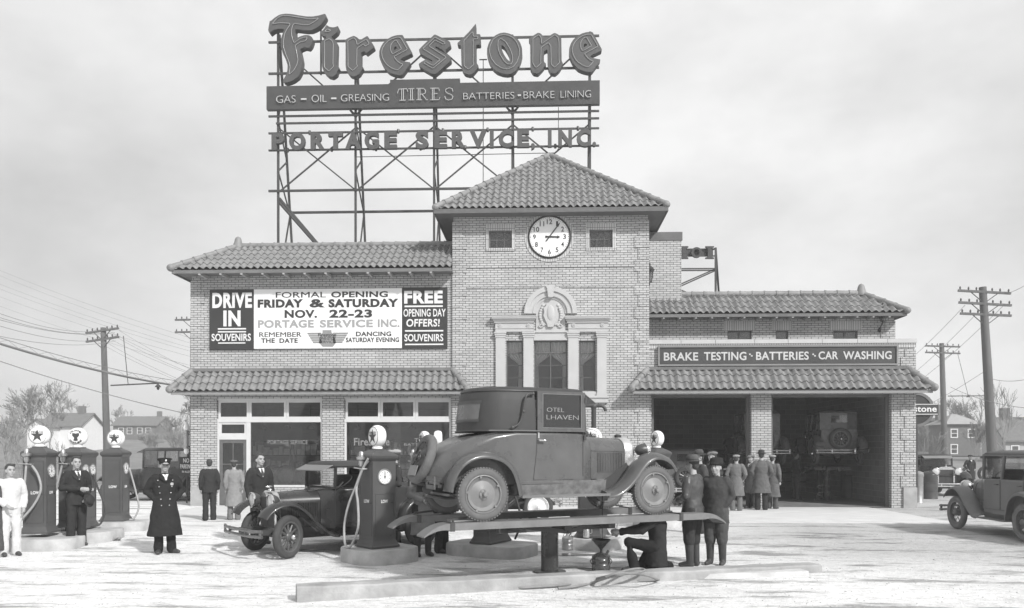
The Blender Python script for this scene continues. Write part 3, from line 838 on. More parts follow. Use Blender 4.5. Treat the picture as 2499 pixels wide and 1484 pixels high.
for nm, an, ln, tl, w0 in (('hour_hand', radians(92), .52, .2, .026), ('minute_hand', radians(37), .86, .26, .02)):
    b = MB(); d = .055 if nm == 'hour_hand' else .068
    b.prism([(-w0*1.3, -ck*tl), (w0*1.3, -ck*tl), (w0*.8, -ck*tl*.3), (w0, 0), (w0*.8, ck*ln*.7), (w0*1.8, ck*ln*.75), (0, ck*ln), (-w0*1.8, ck*ln*.75), (-w0*.8, ck*ln*.7), (-w0, 0), (-w0*.8, -ck*tl*.3)], ckM(d) @ Matrix.Rotation(-an, 4, 'Z'), .008)
    b.build(nm, BLACK, CK)
b = MB(); b.lathe([(ck*1.075, -.01), (ck*1.21, -.01), (ck*1.21, .02), (ck*1.075, .02)], axis=(0, -1, 0), n=64, caps=False)
b.build('brick_ring', SOLDIER, CK, 30)

# ================================================================ opening banner
def c2(x, y): return ((450+x/2.94)/1.1373, (640+y/2.94)/1.1373)
YB = YF-.07
bl, bc, br_, bt, bb_ = WX(511.7, YB), WX(619.4, YB), WX(981, YB), 0, 0
be = WX(1091.5, YB); bt = WZ(704.5, YB, 850); bb_ = WZ(850, YB, 850)
BN = thing('opening_banner', 'long painted banner announcing the formal opening on the shop front', 'banner', ((bl+be)/2, YF, bb_))
def bpart(mb, name, m, par=None, sm=None): return mb.build(name, m, par or BN, sm, world=True)
PAPER = mat('banner_white', .80, .7, var=.04, scale=1.5)
b = MB(); b.bb(bl, bc, YB, YF-.005, bb_-.02, bt-.01); pL = bpart(b, 'dark_panel', INK)
b = MB(); b.bb(bc+.003, br_-.003, YB-.003, YF-.005, bb_, bt); pC = bpart(b, 'white_panel', PAPER)
b = MB(); b.bb(br_, be, YB, YF-.005, bb_-.01, bt+.02); pR = bpart(b, 'dark_panel', INK)
M = WALLM(YB-.002); M3 = WALLM(YB-.006)
def bt_(mb, t, x0, x1, y0, y1, bold=0, M_=None, d=.006, shear=0): 
    o = opx(c2(x0, 0)[0], c2(x1, 0)[0], c2(0, y0)[1], c2(0, y1)[1], YB)
    sl = (WX(c2((x0+x1)/2, 0)[0], YB)-WX(850, YB))*.0
    mb.text(t, M_ or M, o[0], o[1], o[2], o[3], d=d, bold=bold, shear=shear)
def brule(mb, x0, x1, y0, y1):
    o = opx(c2(x0, 0)[0], c2(x1, 0)[0], c2(0, y0)[1], c2(0, y1)[1], YB); mb.bb(o[0], o[1], YB-.006, YB+.001, o[2], o[3])
for pn_, lines, rules in ((pL, (('DRIVE', 410, 733, 508, 633, .045, 0), ('IN', 500, 640, 653, 782, .045, 0), ('SOUVENIRS', 404, 724, 842, 902, .02, 0)), ((455, 685, 797, 808), (455, 685, 822, 832), (457, 680, 914, 923))),
                         (pR, (('FREE', 1975, 2290, 492, 596, .045, 0), ('OPENING DAY', 1970, 2314, 640, 703, .018, 0), ('OFFERS!', 1993, 2265, 722, 785, .022, .06), ('SOUVENIRS', 1977, 2294, 845, 905, .02, 0)), ((1978, 2290, 612, 625), (1982, 2294, 813, 825), (1982, 2296, 924, 935)))):
    for t_, x0, x1, y0, y1, bo, sh_ in lines:
        b = MB(); bt_(b, t_, x0, x1, y0, y1, bo, shear=sh_); b.build('lettering', WHITE, pn_, world=True)
    for r_ in rules:
        b = MB(); brule(b, *r_); b.build('painted_rule', WHITE, pn_, world=True)
b = MB(); Mc = M3
bt_(b, 'FORMAL', 928, 1338, 502, 548, .032, Mc); bt_(b, 'OPENING', 1380, 1842, 497, 546, .03, Mc)
bt_(b, 'FRIDAY', 780, 1150, 562, 630, .055, Mc); bt_(b, '&', 1203, 1330, 560, 629, .04, Mc); bt_(b, 'SATURDAY', 1358, 1928, 558, 627, .055, Mc)
bt_(b, 'NOV.', 1000, 1265, 648, 714, .04, Mc); bt_(b, '22-23', 1365, 1714, 645, 712, .045, Mc)
bt_(b, 'REMEMBER', 793, 1138, 830, 869, .028, Mc); bt_(b, 'THE', 808, 920, 880, 918, .028, Mc); bt_(b, 'DATE', 958, 1107, 880, 918, .028, Mc)
bt_(b, 'DANCING', 1582, 1870, 825, 863, .028, Mc); bt_(b, 'SATURDAY EVENING', 1500, 1934, 873, 912, .028, Mc)
b.build('lettering', INK, pC, world=True)
b = MB(); bt_(b, 'PORTAGE', 782, 1238, 730, 795, .04, Mc); bt_(b, 'SERVICE', 1287, 1720, 728, 792, .04, Mc); bt_(b, 'INC.', 1760, 1938, 724, 790, .04, Mc)
b.build('lettering', INKLT, pC, world=True)
b = MB()
def em(*pts): 
    P = [(WX(c2(x, 0)[0], YB), WZ(c2(0, y)[1], YB)) for x, y in pts]; b.prism(P, Mc, .008)
em((1310, 803), (1382, 803), (1382, 822), (1400, 840), (1420, 905), (1395, 940), (1312, 940), (1280, 905), (1300, 840), (1310, 822))
for k in range(5):
    y = 824+k*18; e = k*11
    em((1184+e, y), (1300, y), (1300, y+14), (1190+e, y+14)); em((1395, y), (1520-e, y), (1514-e, y+14), (1395, y+14))
b.build('emblem', mat('emblem_ink', .26, .6, var=.1, scale=6), pC, world=True)
b = MB(); Me = WALLM(YB-.0135)
bt_(b, 'Firestone', 1275, 1420, 838, 866, .01, Me, .004); bt_(b, 'ONE-STOP', 1282, 1416, 870, 893, .005, Me, .004); bt_(b, 'SERVICE', 1282, 1412, 899, 920, .005, Me, .004)
b.build('emblem_lettering', MT['gilt_lettering'] if False else INK, pC, world=True)

# ================================================================ garage sign board
YS1 = YF-.10
o = opx(1606, 2192, 843, 892.5, YS1)
GS = thing('garage_sign', 'dark enamel board for brake testing, batteries and car washing', 'sign', ((o[0]+o[1])/2, YF, o[2]))
b = MB(); b.bb(o[0]+.04, o[1]-.04, YS1+.02, YF-.035, o[2]+.04, o[3]-.04); bd = b.build('board', SIGNDK, GS, world=True)
b = MB(); frame_rect(b, o[0], o[1], o[2], o[3], .05, YS1-.02, .085); b.build('frame', mat('sign_moulding', .22, .4, var=.1), GS, world=True)
Ms = WALLM(YS1+.018); SCR = mat('sign_cream', .5, .5, var=.08)
def st_(t, x0, x1, y0, y1):
    b = MB(); q = opx(c4(x0, 0)[0], c4(x1, 0)[0], c4(0, y0)[1], c4(0, y1)[1], YS1); b.text(t, Ms, q[0], q[1], q[2], q[3], d=.012, bold=.022); b.build('lettering', SCR, GS, world=True)
st_('BRAKE', 285, 550, 884, 947); st_('TESTING', 595, 922, 880, 945); st_('BATTERIES', 996, 1403, 878, 942); st_('CAR', 1478, 1630, 876, 938); st_('WASHING', 1668, 2042, 874, 937)
for x in (942, 1430):
    b = MB()
    for k, yy in ((0, 893), (14, 905)):
        q = opx(c4(x+k, 0)[0], c4(x+k+13, 0)[0], c4(0, yy)[1], c4(0, yy+11)[1], YS1); b.bb(q[0], q[1], YS1+.01, YS1+.021, q[2], q[3])
    b.build('lettering_dot', SCR, GS, world=True)

# ================================================================ wall lanterns
def lantern(p, label):
    L = thing('wall_lantern', label, 'lantern', p)
    b = MB(); b.tube([(0, 0, -.42), (.02, -.06, -.3), (.04, -.15, -.22), (.04, -.16, -.16)], .018, 8); b.ell((0, -.01, -.42), (.05, .03, .08)); b.build('bracket', BLACK, L, 60)
    b = MB(); b.lathe([(.075, -.16), (.085, -.14)], (.04, -.16, 0), n=8); b.lathe([(.15, .22), (.16, .25), (.09, .33), (.03, .38), (.035, .42), (0, .47)], (.04, -.16, 0), n=8)
    for k in range(4):
        an = pi/4+pi*k/2; b.bar((.04+.08*cos(an), -.16+.08*sin(an), -.15), (.04+.145*cos(an), -.16+.145*sin(an), .23), .016)
    b.build('cage', BLACK, L)
    b = MB(); b.tube([(.04, -.16, -.14), (.04, -.16, .22)], [.07, .13], 4); b.build('lantern_glass', GLASS, L)
    return L
p = W(1583, 680, YT+.3); lantern((XT1+.03, p.y, p.z), 'black iron lantern on the clock tower side near the chimney')
p = W(2146, 775, YU); lantern((p.x, YU-.01, p.z), 'black iron lantern under the upper storey eave above the garage')
# round-bodied entrance lamp at the shop corner
p = W(455, 1075, YF+.5)
LP = thing('corner_lamp', 'nickel cylinder lamp with white glass ends on the shop corner', 'lamp', (p.x, p.y, p.z))
lr = .075
b = MB(); b.lathe([(lr*1.25, -.28), (lr*1.3, -.25), (lr, -.24), (lr, .24), (lr*1.3, .25), (lr*1.35, .30), (lr*1.1, .32)], n=24); b.build('lamp_body', mat('nickel_dull', .45, .3, metal=.8, var=.1), LP, 40)
b = MB(); b.lathe([(lr*1.0, .32), (lr*1.25, .4), (lr*1.2, .47), (lr*.7, .57), (lr*.2, .62), (0, .64)], n=20); b.build('upper_globe', GLOBE, LP, 80)
b = MB(); b.lathe([(0, -.46), (lr*.7, -.44), (lr*1.15, -.37), (lr*1.0, -.28)], n=20); b.build('lower_globe', GLOBE, LP, 80)
b = MB(); b.bar((.05, .0, .2), (XL0-p.x, 0, .2), .03); b.bar((.05, .0, -.2), (XL0-p.x, 0, -.2), .03); b.build('bracket', BLACK, LP)
# round hanging sign past the garage corner
p = W(2236, 1000, YF+2.6)
RS = thing('round_sign', 'round ringed sign with a lettered bar on a pole past the garage', 'sign', (p.x, p.y, 0))
b = MB(); b.cyl((0, 0, hgt(p.x, p.y)), (0, 0, p.z-.5), .05, n=12); b.build('pole', STEEL, RS)
b = MB(); b.lathe([(.60, -.04), (.60, .04), (.50, .045), (.50, -.045)], (0, 0, p.z), (0, -1, 0), n=48); b.build('ring', MIDIN, RS, 40)
b = MB(); b.lathe([(.5, -.02), (.5, .02), (0, .021)], (0, 0, p.z), (0, -1, 0), n=48); b.build('disc', INK, RS)
b = MB(); b.bb(-.72, .72, -.06, .06, p.z-.2, p.z+.2); br2 = b.build('name_bar', SIGNDK, RS)
b = MB(); b.text('Firestone', Matrix.Translation((0, -.062, p.z)) @ Matrix.Rotation(pi/2, 4, 'X'), -.66, .66, -.08, .13, d=.008, bold=.02); b.bb(-.70, .70, -.064, -.058, -.17+p.z, -.15+p.z); b.bb(-.7, .7, -.066, -.058, .17+p.z, .19+p.z); b.build('lettering', WHITE, br2)

# ================================================================ the roof sign
YSG = 32.3
def c1(x, y): return ((700+x/2.45)/1.1373, (y/2.45)/1.1373)
def S1(x, y, dy=0): return W(*c1(x, y), YSG+dy)
RSG = thing('roof_sign', 'tall steel framed roof sign with huge blackletter channel letters', 'sign', (W(1058, 590, YSG).x, YSG, 7.7))
def rs(mb, name, m, par=None, sm=None): return mb.build(name, m, par or RSG, sm, world=True)
px = [S1(x, 1000).x for x in (177, 703, 1237, 1769, 2297)]
zb0 = zr-.1; zt0 = S1(177, 190).z
def zc1(y): return S1(1237, y).z
ztop = [zt0, zc1(250), zc1(250), zc1(250), zc1(240)]
DB = 2.1
for i, x in enumerate(px):
    b = MB(); b.bar((x, YSG, zb0), (x, YSG, ztop[i]), .085, .085); rs(b, 'front_post', STEEL)
    def yr(z): return YSG+DB*max(0, (ztop[i]-z))/(ztop[i]-zb0)+.12
    b = MB(); b.bar((x, yr(zb0), zb0), (x, yr(ztop[i]-.2), ztop[i]-.2), .085, .085); rs(b, 'rear_post', STEEL)
    b = MB(); zz = zb0; k = 0
    lv = [zb0, zc1(1290)-.5, zc1(1150), zc1(1020), zc1(800), zc1(560), zc1(300)]
    for za, zb_ in zip(lv[:-1], lv[1:]):
        pA, pB = ((x, YSG, za), (x, yr(zb_), zb_)) if k % 2 == 0 else ((x, yr(za), za), (x, YSG, zb_))
        b.bar(pA, pB, .05); k += 1
    b.bar((x, YSG, zb0+.1), (x, yr(lv[1]), lv[1]), .05)
    rs(b, 'leg_lacing', STEEL)
xl, xr = S1(116, 500).x, S1(2358, 500).x
for y, dz in ((274, .085), (488, .085), (780, .075), (829, .075), (896, .07), (1013, .07), (1290, .09)):
    z = zc1(y); b = MB(); b.bar((xl if y != 829 else px[0]-.06, YSG-.08, z), (xr, YSG-.08, z), .06, dz); rs(b, 'front_rail', STEEL)
z = zc1(1350); b = MB(); b.bar((px[0], YSG+1.7, z), (px[4], YSG+1.7, z), .09, .09); rs(b, 'rear_rail', STEEL)
def diag(x0, y0, x1, y1, dy=.06, t=.06):
    b = MB(); b.bar((x0, YSG+dy, y0), (x1, YSG+dy, y1), t, .05); rs(b, 'diagonal_brace', STEEL)
for i, (flip) in enumerate((0, 1, 0, 1)):
    za, zb_ = zc1(290), zc1(770)
    diag(px[i], za if not flip else zb_, px[i+1], zb_ if not flip else za)
    za, zb_ = zc1(850), zc1(1285)
    diag(px[i], za, px[i+1], zb_); diag(px[i], zb_, px[i+1], za, .13)
for dz in (0, .16):
    b = MB(); b.bar((px[0], YSG+.1, zc1(1330)-dz), (px[0]+3.1, YSG+3.2, zb0-.1), .09, .09); rs(b, 'rear_strut', STEEL)
for i in (1, 3):
    for sg in (-1, 1):
        b = MB(); b.bar((px[i], YSG, zc1(790)), (px[i]+sg*.28, YSG, zc1(730)), .06); rs(b, 'knee_brace', STEEL)
b = MB(); x = S1(470, 300).x; b.bar((x, YSG-.05, zc1(500)), (x, YSG-.05, zc1(120)), .06); rs(b, 'letter_hanger', STEEL)
b = MB(); x = S1(1567, 500).x; b.cyl((x, YSG+.3, zc1(1290)), (x, YSG+.3, zc1(388)), .018, n=6); b.cyl((x-.16, YSG+.3, zc1(388)), (x+.16, YSG+.3, zc1(388)), .025, n=6)
x2 = S1(2083, 500).x; b.tube([(x2, YSG+.2, zc1(730)), (x2, YSG+.2, zc1(1010)), (x2-.12, YSG+.2, zc1(1040)), (px[1], YSG+.2, zc1(1048))], .015, 6)
rs(b, 'conduit', STEEL)
# lettered board
b = MB(); zA, zB = zc1(748), zc1(590)
xb0, xb1 = S1(114, 680).x, S1(2360, 680).x; xt0, xt1 = S1(947, 600).x, S1(1417, 600).x; YBD = YSG-.3
b.bb(xb0, xb1, YBD, YBD+.2, zA, zB); b.bb(xt0, xt1, YBD, YBD+.2, zB, zc1(561))
bd = rs(b, 'board', SIGNDK)
Mb = WALLM(YBD-.05)
def bl_(t, x0, x1, y0, y1, bold=0):
    b = MB(); q0, q1 = W(*c1(x0, y1), YBD), W(*c1(x1, y0), YBD); b.text(t, Mb, q0.x, q1.x, q0.z, q1.z, d=.06, bold=bold); b.build('lettering', NEON, bd, 60, world=True)
for t, x0, x1, y0, y1 in (('GAS', 167, 298, 655, 705), ('OIL', 408, 508, 650, 700), ('GREASING', 606, 932, 643, 695), ('BATTERIES', 1437, 1783, 632, 682), ('BRAKE', 1846, 2056, 625, 675), ('LINING', 2097, 2303, 620, 670)): bl_(t, x0, x1, y0, y1, -.022)
for x0, x1, y in ((335, 372, 680), (540, 575, 675), (1806, 1828, 654)):
    q0, q1 = W(*c1(x0, y), YBD), W(*c1(x1, y), YBD); b = MB(); b.bb(q0.x, q1.x, YBD-.08, YBD-.02, q0.z-.03, q0.z+.03); b.build('lettering', NEON, bd, 60, world=True)
b = MB()
def pth(pts, r=.017):
    P = [W(*c1(x, y), YBD) for x, y in pts]; b.tube([(p.x, YBD-.06, p.z) for p in P], r, 6)
for pts in (((990, 640), (998, 612), (1052, 608), (1060, 630)), ((1018, 612), (1018, 686)), ((1030, 612), (1030, 686)), ((1004, 688), (1046, 687)),
            ((1064, 609), (1104, 608)), ((1078, 610), (1078, 685)), ((1090, 610), (1090, 685)), ((1064, 686), (1104, 685)),
            ((1118, 607), (1166, 607), (1180, 620), (1178, 638), (1164, 646), (1140, 646)), ((1130, 608), (1130, 684)), ((1142, 608), (1142, 684)), ((1118, 685), (1156, 684)), ((1156, 646), (1186, 684), (1198, 683)),
            ((1212, 606), (1270, 605), (1274, 622)), ((1226, 607), (1226, 684)), ((1237, 607), (1237, 684)), ((1237, 643), (1262, 642)), ((1212, 685), (1272, 683), (1278, 666)),
            ((1366, 628), (1360, 608), (1340, 603), (1318, 612), (1316, 628), (1330, 640), (1356, 650), (1366, 664), (1358, 680), (1338, 686), (1318, 680), (1310, 660))):
    pth(pts)
b.build('lettering', NEON, bd, 60, world=True)
# blackletter channel letters: outlines in the three enlarged views
def cA(x, y): return ((730+x/6.744)/1.1373, (20+y/6.744)/1.1373)
def cB(x, y): return ((1030+x/6.744)/1.1373, (40+y/6.744)/1.1373)
def cC(x, y): return ((1340+x/6.744)/1.1373, (40+y/6.744)/1.1373)
E_ = [(590, 385), (540, 386), (470, 392), (390, 415), (300, 465), (225, 535), (180, 610), (153, 690), (152, 790), (175, 870), (215, 950), (265, 1020), (330, 1080), (400, 1110), (470, 1130), (545, 1140), (590, 1120), (640, 1050), (690, 985), (742, 900), (690, 893), (620, 880), (565, 862), (540, 845), (590, 810), (660, 780), (772, 725)]
EH = [(425, 675), (425, 635), (440, 605), (470, 600), (495, 635)]
EN = [(555, 440), (480, 440), (400, 462), (320, 510), (255, 575), (215, 640), (198, 715), (210, 800), (250, 890), (310, 960), (400, 1020), (495, 1052), (545, 1010), (600, 940), (540, 920), (480, 870), (428, 800), (550, 735), (683, 660)]
EN2 = [(475, 485), (420, 515), (375, 570), (362, 640), (375, 700), (405, 752), (490, 705), (575, 655)]
SL = [
 (cA, [(95, 440), (105, 370), (125, 260), (150, 255), (220, 195), (310, 140), (420, 122), (540, 130), (680, 155), (820, 175), (930, 175), (1050, 155), (1165, 120), (1185, 175), (1140, 255), (1070, 340), (990, 395), (900, 432), (800, 435), (690, 420), (600, 412), (605, 490), (625, 585), (700, 545), (790, 520), (870, 528), (920, 565), (935, 610), (905, 700), (858, 768), (780, 748), (690, 785), (715, 880), (738, 1000), (725, 1110), (705, 1210), (655, 1300), (560, 1370), (470, 1405), (400, 1410), (362, 1385), (420, 1290), (455, 1190), (460, 1090), (430, 990), (370, 870), (335, 740), (328, 640), (350, 540), (400, 410), (280, 405), (200, 425), (120, 485)], (),
  [[(175, 320), (250, 230), (330, 175), (430, 162), (560, 178), (700, 200), (850, 225), (950, 225), (1048, 212), (960, 285), (860, 340), (740, 335), (600, 312), (565, 335), (538, 420), (536, 500), (555, 600), (585, 680), (690, 600), (780, 570), (835, 572), (800, 640), (700, 660), (605, 725), (635, 850), (660, 990), (635, 1090), (580, 1190), (490, 1272), (512, 1120), (490, 1030), (430, 890), (390, 760), (385, 640), (410, 500), (450, 420), (515, 330), (490, 310), (330, 300)]]),
 (cA, [(1060, 468), (1120, 435), (1192, 330), (1230, 365), (1300, 380), (1360, 372), (1398, 350), (1418, 385), (1390, 460), (1330, 515), (1280, 550), (1275, 570), (1330, 605), (1388, 660), (1388, 800), (1380, 1000), (1382, 1080), (1432, 1138), (1385, 1200), (1380, 1245), (1300, 1306), (1215, 1285), (1140, 1215), (1108, 1130), (1080, 640), (1185, 575), (1180, 555), (1110, 530)], (),
  [[(1155, 635), (1245, 597), (1300, 635), (1318, 690), (1312, 1075), (1330, 1108), (1238, 1207), (1155, 1135)], [(1160, 470), (1200, 415), (1270, 435), (1245, 465)]]),
 (cA, [(1520, 625), (1600, 575), (1700, 535), (1760, 565), (1815, 618), (1955, 535), (2010, 620), (2088, 745), (1930, 865), (1895, 820), (1830, 850), (1832, 900), (1832, 1075), (1882, 1138), (1835, 1190), (1800, 1250), (1715, 1300), (1620, 1270), (1560, 1190), (1545, 1090), (1545, 660)], (),
  [[(1590, 635), (1700, 580), (1745, 620), (1765, 715), (1935, 605), (1992, 690), (1915, 742), (1885, 695), (1762, 775), (1755, 1080), (1775, 1108), (1685, 1198), (1595, 1120)]]),
 (cB, E_, (EH,), [EN, EN2]),
 (cB, [(1190, 372), (1340, 445), (1475, 510), (1493, 575), (1385, 675), (1420, 735), (1500, 815), (1495, 870), (1380, 960), (1290, 1050), (1200, 1120), (1120, 1105), (1000, 1035), (905, 975), (885, 930), (950, 885), (1030, 837), (1145, 890), (1150, 860), (1090, 830), (920, 735), (890, 665), (960, 590)], ([(1200, 605), (1230, 605), (1345, 670), (1415, 750), (1330, 705), (1205, 630)],),
  [[(1195, 435), (1395, 540), (1360, 570), (1200, 488), (1085, 600), (1412, 808), (1160, 1022), (985, 915), (1030, 893), (1160, 968), (1298, 855), (968, 650)]]),
 (cB, [(1962, 170), (1965, 370), (2045, 370), (2052, 565), (1965, 568), (1968, 900), (2015, 970), (1960, 1040), (1900, 1110), (1850, 1132), (1750, 1105), (1700, 1030), (1690, 930), (1680, 575), (1620, 575), (1612, 540), (1710, 450), (1840, 320)], (),
  [[(1908, 325), (1910, 418), (1998, 420), (1998, 468), (1912, 470), (1910, 910), (1930, 938), (1825, 1040), (1740, 965), (1738, 500)]]),
 (cC, [(400, 340), (480, 355), (560, 385), (640, 445), (700, 530), (735, 630), (740, 750), (715, 860), (670, 970), (610, 1060), (540, 1105), (470, 1122), (380, 1112), (270, 1075), (190, 1010), (120, 890), (78, 760), (80, 640), (110, 540), (165, 450), (240, 390), (320, 352)], ([(345, 570), (400, 605), (450, 680), (490, 760), (510, 885), (455, 840), (400, 760), (360, 670)],),
  [[(390, 385), (480, 400), (570, 445), (640, 530), (685, 650), (680, 780), (640, 900), (570, 990), (470, 1032), (350, 1010), (240, 940), (160, 830), (125, 710), (135, 600), (190, 480), (290, 410)], [(345, 460), (300, 480), (280, 560), (290, 660), (330, 770), (400, 880), (470, 940), (530, 940), (560, 880), (550, 760), (510, 650), (430, 520)]]),
 (cC, [(855, 465), (940, 400), (1040, 340), (1100, 370), (1140, 430), (1200, 430), (1340, 345), (1410, 375), (1470, 440), (1478, 880), (1505, 920), (1460, 1000), (1430, 1045), (1355, 1110), (1275, 1092), (1225, 1010), (1212, 880), (1210, 655), (1145, 690), (1145, 890), (1190, 925), (1130, 1010), (1035, 1110), (945, 1095), (890, 1010), (885, 500)], (),
  [[(938, 460), (1048, 390), (1090, 435), (1100, 565), (1345, 388), (1408, 435), (1425, 530), (1425, 880), (1443, 902), (1345, 1002), (1280, 940), (1272, 600), (1230, 535), (1090, 630), (1082, 885), (1092, 920), (995, 1010), (935, 920)]]),
 (cC, [(x+1464, y-57) for x, y in E_], ([(x+1464, y-57) for x, y in EH],), [[(x+1474, y-57) for x, y in EN], [(x+1462, y-57) for x, y in EN2]]),
]
def chaikin(P, n=1):
    for _ in range(n):
        Q = []
        for i in range(len(P)):
            a, b_ = P[i], P[(i+1) % len(P)]; d = math.hypot(b_[0]-a[0], b_[1]-a[1])
            e = min(.25, 14/max(d, 1e-6))
            Q += [(a[0]+(b_[0]-a[0])*e, a[1]+(b_[1]-a[1])*e), (a[0]+(b_[0]-a[0])*(1-e), a[1]+(b_[1]-a[1])*(1-e))]
        P = Q
    return P
YLT = YSG-.36
for cr, out, holes, neon in SL:
    def cv(P): return [(q.x, q.z) for q in (W(*cr(x, y), YLT) for x, y in P)]
    b = MB(); b.prism(cv(chaikin(out)), WALLM(YLT+.16), .32, [cv(chaikin(h)) for h in holes])
    lt = rs(b, 'letter', LETTER)
    lt.data.materials.append(LETTEREDGE)
    for p_ in lt.data.polygons:
        if abs(p_.normal.y) < .5: p_.material_index = 1
    b = MB()
    for P in neon: b.tube([(x, YLT-.03, z) for x, z in cv(chaikin(P))], .013, 6, closed=True)
    b.build('neon_tube', NEONDIM, lt, 60, world=True)
# second line of channel letters
YP = YSG-.2
for t, x0, x1 in (('P', 135, 222), ('O', 254, 362), ('R', 400, 498), ('T', 520, 616), ('A', 634, 742), ('G', 766, 862), ('E', 900, 985), ('S', 1112, 1200), ('E', 1240, 1326), ('R', 1358, 1452), ('V', 1480, 1592), ('I', 1616, 1642), ('C', 1676, 1776), ('E', 1802, 1884), (',', 1896, 1922), ('I', 2010, 2036), ('N', 2082, 2174), ('C', 2206, 2300), ('.', 2312, 2338)):
    yb = 1026-(x0-135)*.0122; yt = yb-118
    if t == ',': yb, yt = yb+18, yb-26
    if t == '.': yt = yb-30
    if t in 'OCGS': yb += 2; yt -= 2
    q0, q1 = W(*c1(x0, yb), YP), W(*c1(x1, yt), YP)
    b = MB(); b.text(t, WALLM(YP), q0.x, q1.x, q0.z, q1.z, d=.16, bold=.05); lt = rs(b, 'letter', LETTER)
    lt.data.materials.append(LETTEREDGE)
    for p_ in lt.data.polygons:
        if abs(p_.normal.y) < .5: p_.material_index = 1
for k in range(14):
    x = xl+.8+k*(xr-xl-1.2)/13.5; b = MB(); b.lathe([(.045, -.09), (.055, -.03), (.05, .08)], (x, YSG-.1, zc1(896 if k % 2 else 1013)), n=8); rs(b, 'insulator', BLACK)

# ================================================================ second roof sign seen from behind
Y2 = 34.0
R2 = thing('rear_roof_sign', 'smaller steel roof sign seen from behind beyond the chimney', 'sign', (W(1700, 720, Y2).x, Y2, 6.3))
def P2(x, y, dy=0): return W((1740+x/2.777)/1.1373, (660+y/2.777)/1.1373, Y2+dy)
def r2(mb, name, m, par=None): return mb.build(name, m, par or R2, world=True)
b = MB(); b.bar(P2(684, 78), P2(684, 480), .08); r2(b, 'post', STEEL)
b = MB(); b.bar(P2(684, 78, .1), P2(712, 480, 1.2), .08); r2(b, 'post', STEEL)
b = MB(); b.bar(P2(280, 78), P2(280, 480), .08); r2(b, 'post', STEEL)
for y in (90, 143, 240, 254):
    b = MB(); b.bar(P2(200, y), P2(690, y-2), .05); r2(b, 'rail', STEEL)
for p_, q_ in (((690, 250), (200, 470)), ((684, 240), (200, 452)), ((300, 360), (520, 445)), ((684, 78), (640, 110))):
    b = MB(); b.bar(P2(*p_), P2(*q_), .05); r2(b, 'brace', STEEL)
b = MB(); b.bar(P2(300, 115), P2(664, 115), .02, .33); r2(b, 'wiring_channel', STEEL)
def slabI(x0): return [[(x0, 72), (x0+66, 72), (x0+66, 80), (x0+48, 90), (x0+48, 152), (x0+66, 160), (x0+66, 168), (x0, 168), (x0, 160), (x0+18, 152), (x0+18, 90), (x0, 80)]]
for P in slabI(403)+slabI(600)+slabI(310):
    b = MB(); b.prism([(P2(x, y).x, P2(x, y).z) for x, y in P], WALLM(Y2-.1), .1); r2(b, 'letter', STEEL)
b = MB(); c_ = P2(532, 120); rr_ = [(cos(2*pi*k/28), sin(2*pi*k/28)) for k in range(28)]
b.prism([(c_.x+.225*x, c_.z+.225*y) for x, y in rr_], WALLM(Y2-.1), .1, [[(c_.x+.12*x, c_.z+.14*y) for x, y in rr_]]); r2(b, 'letter', STEEL)
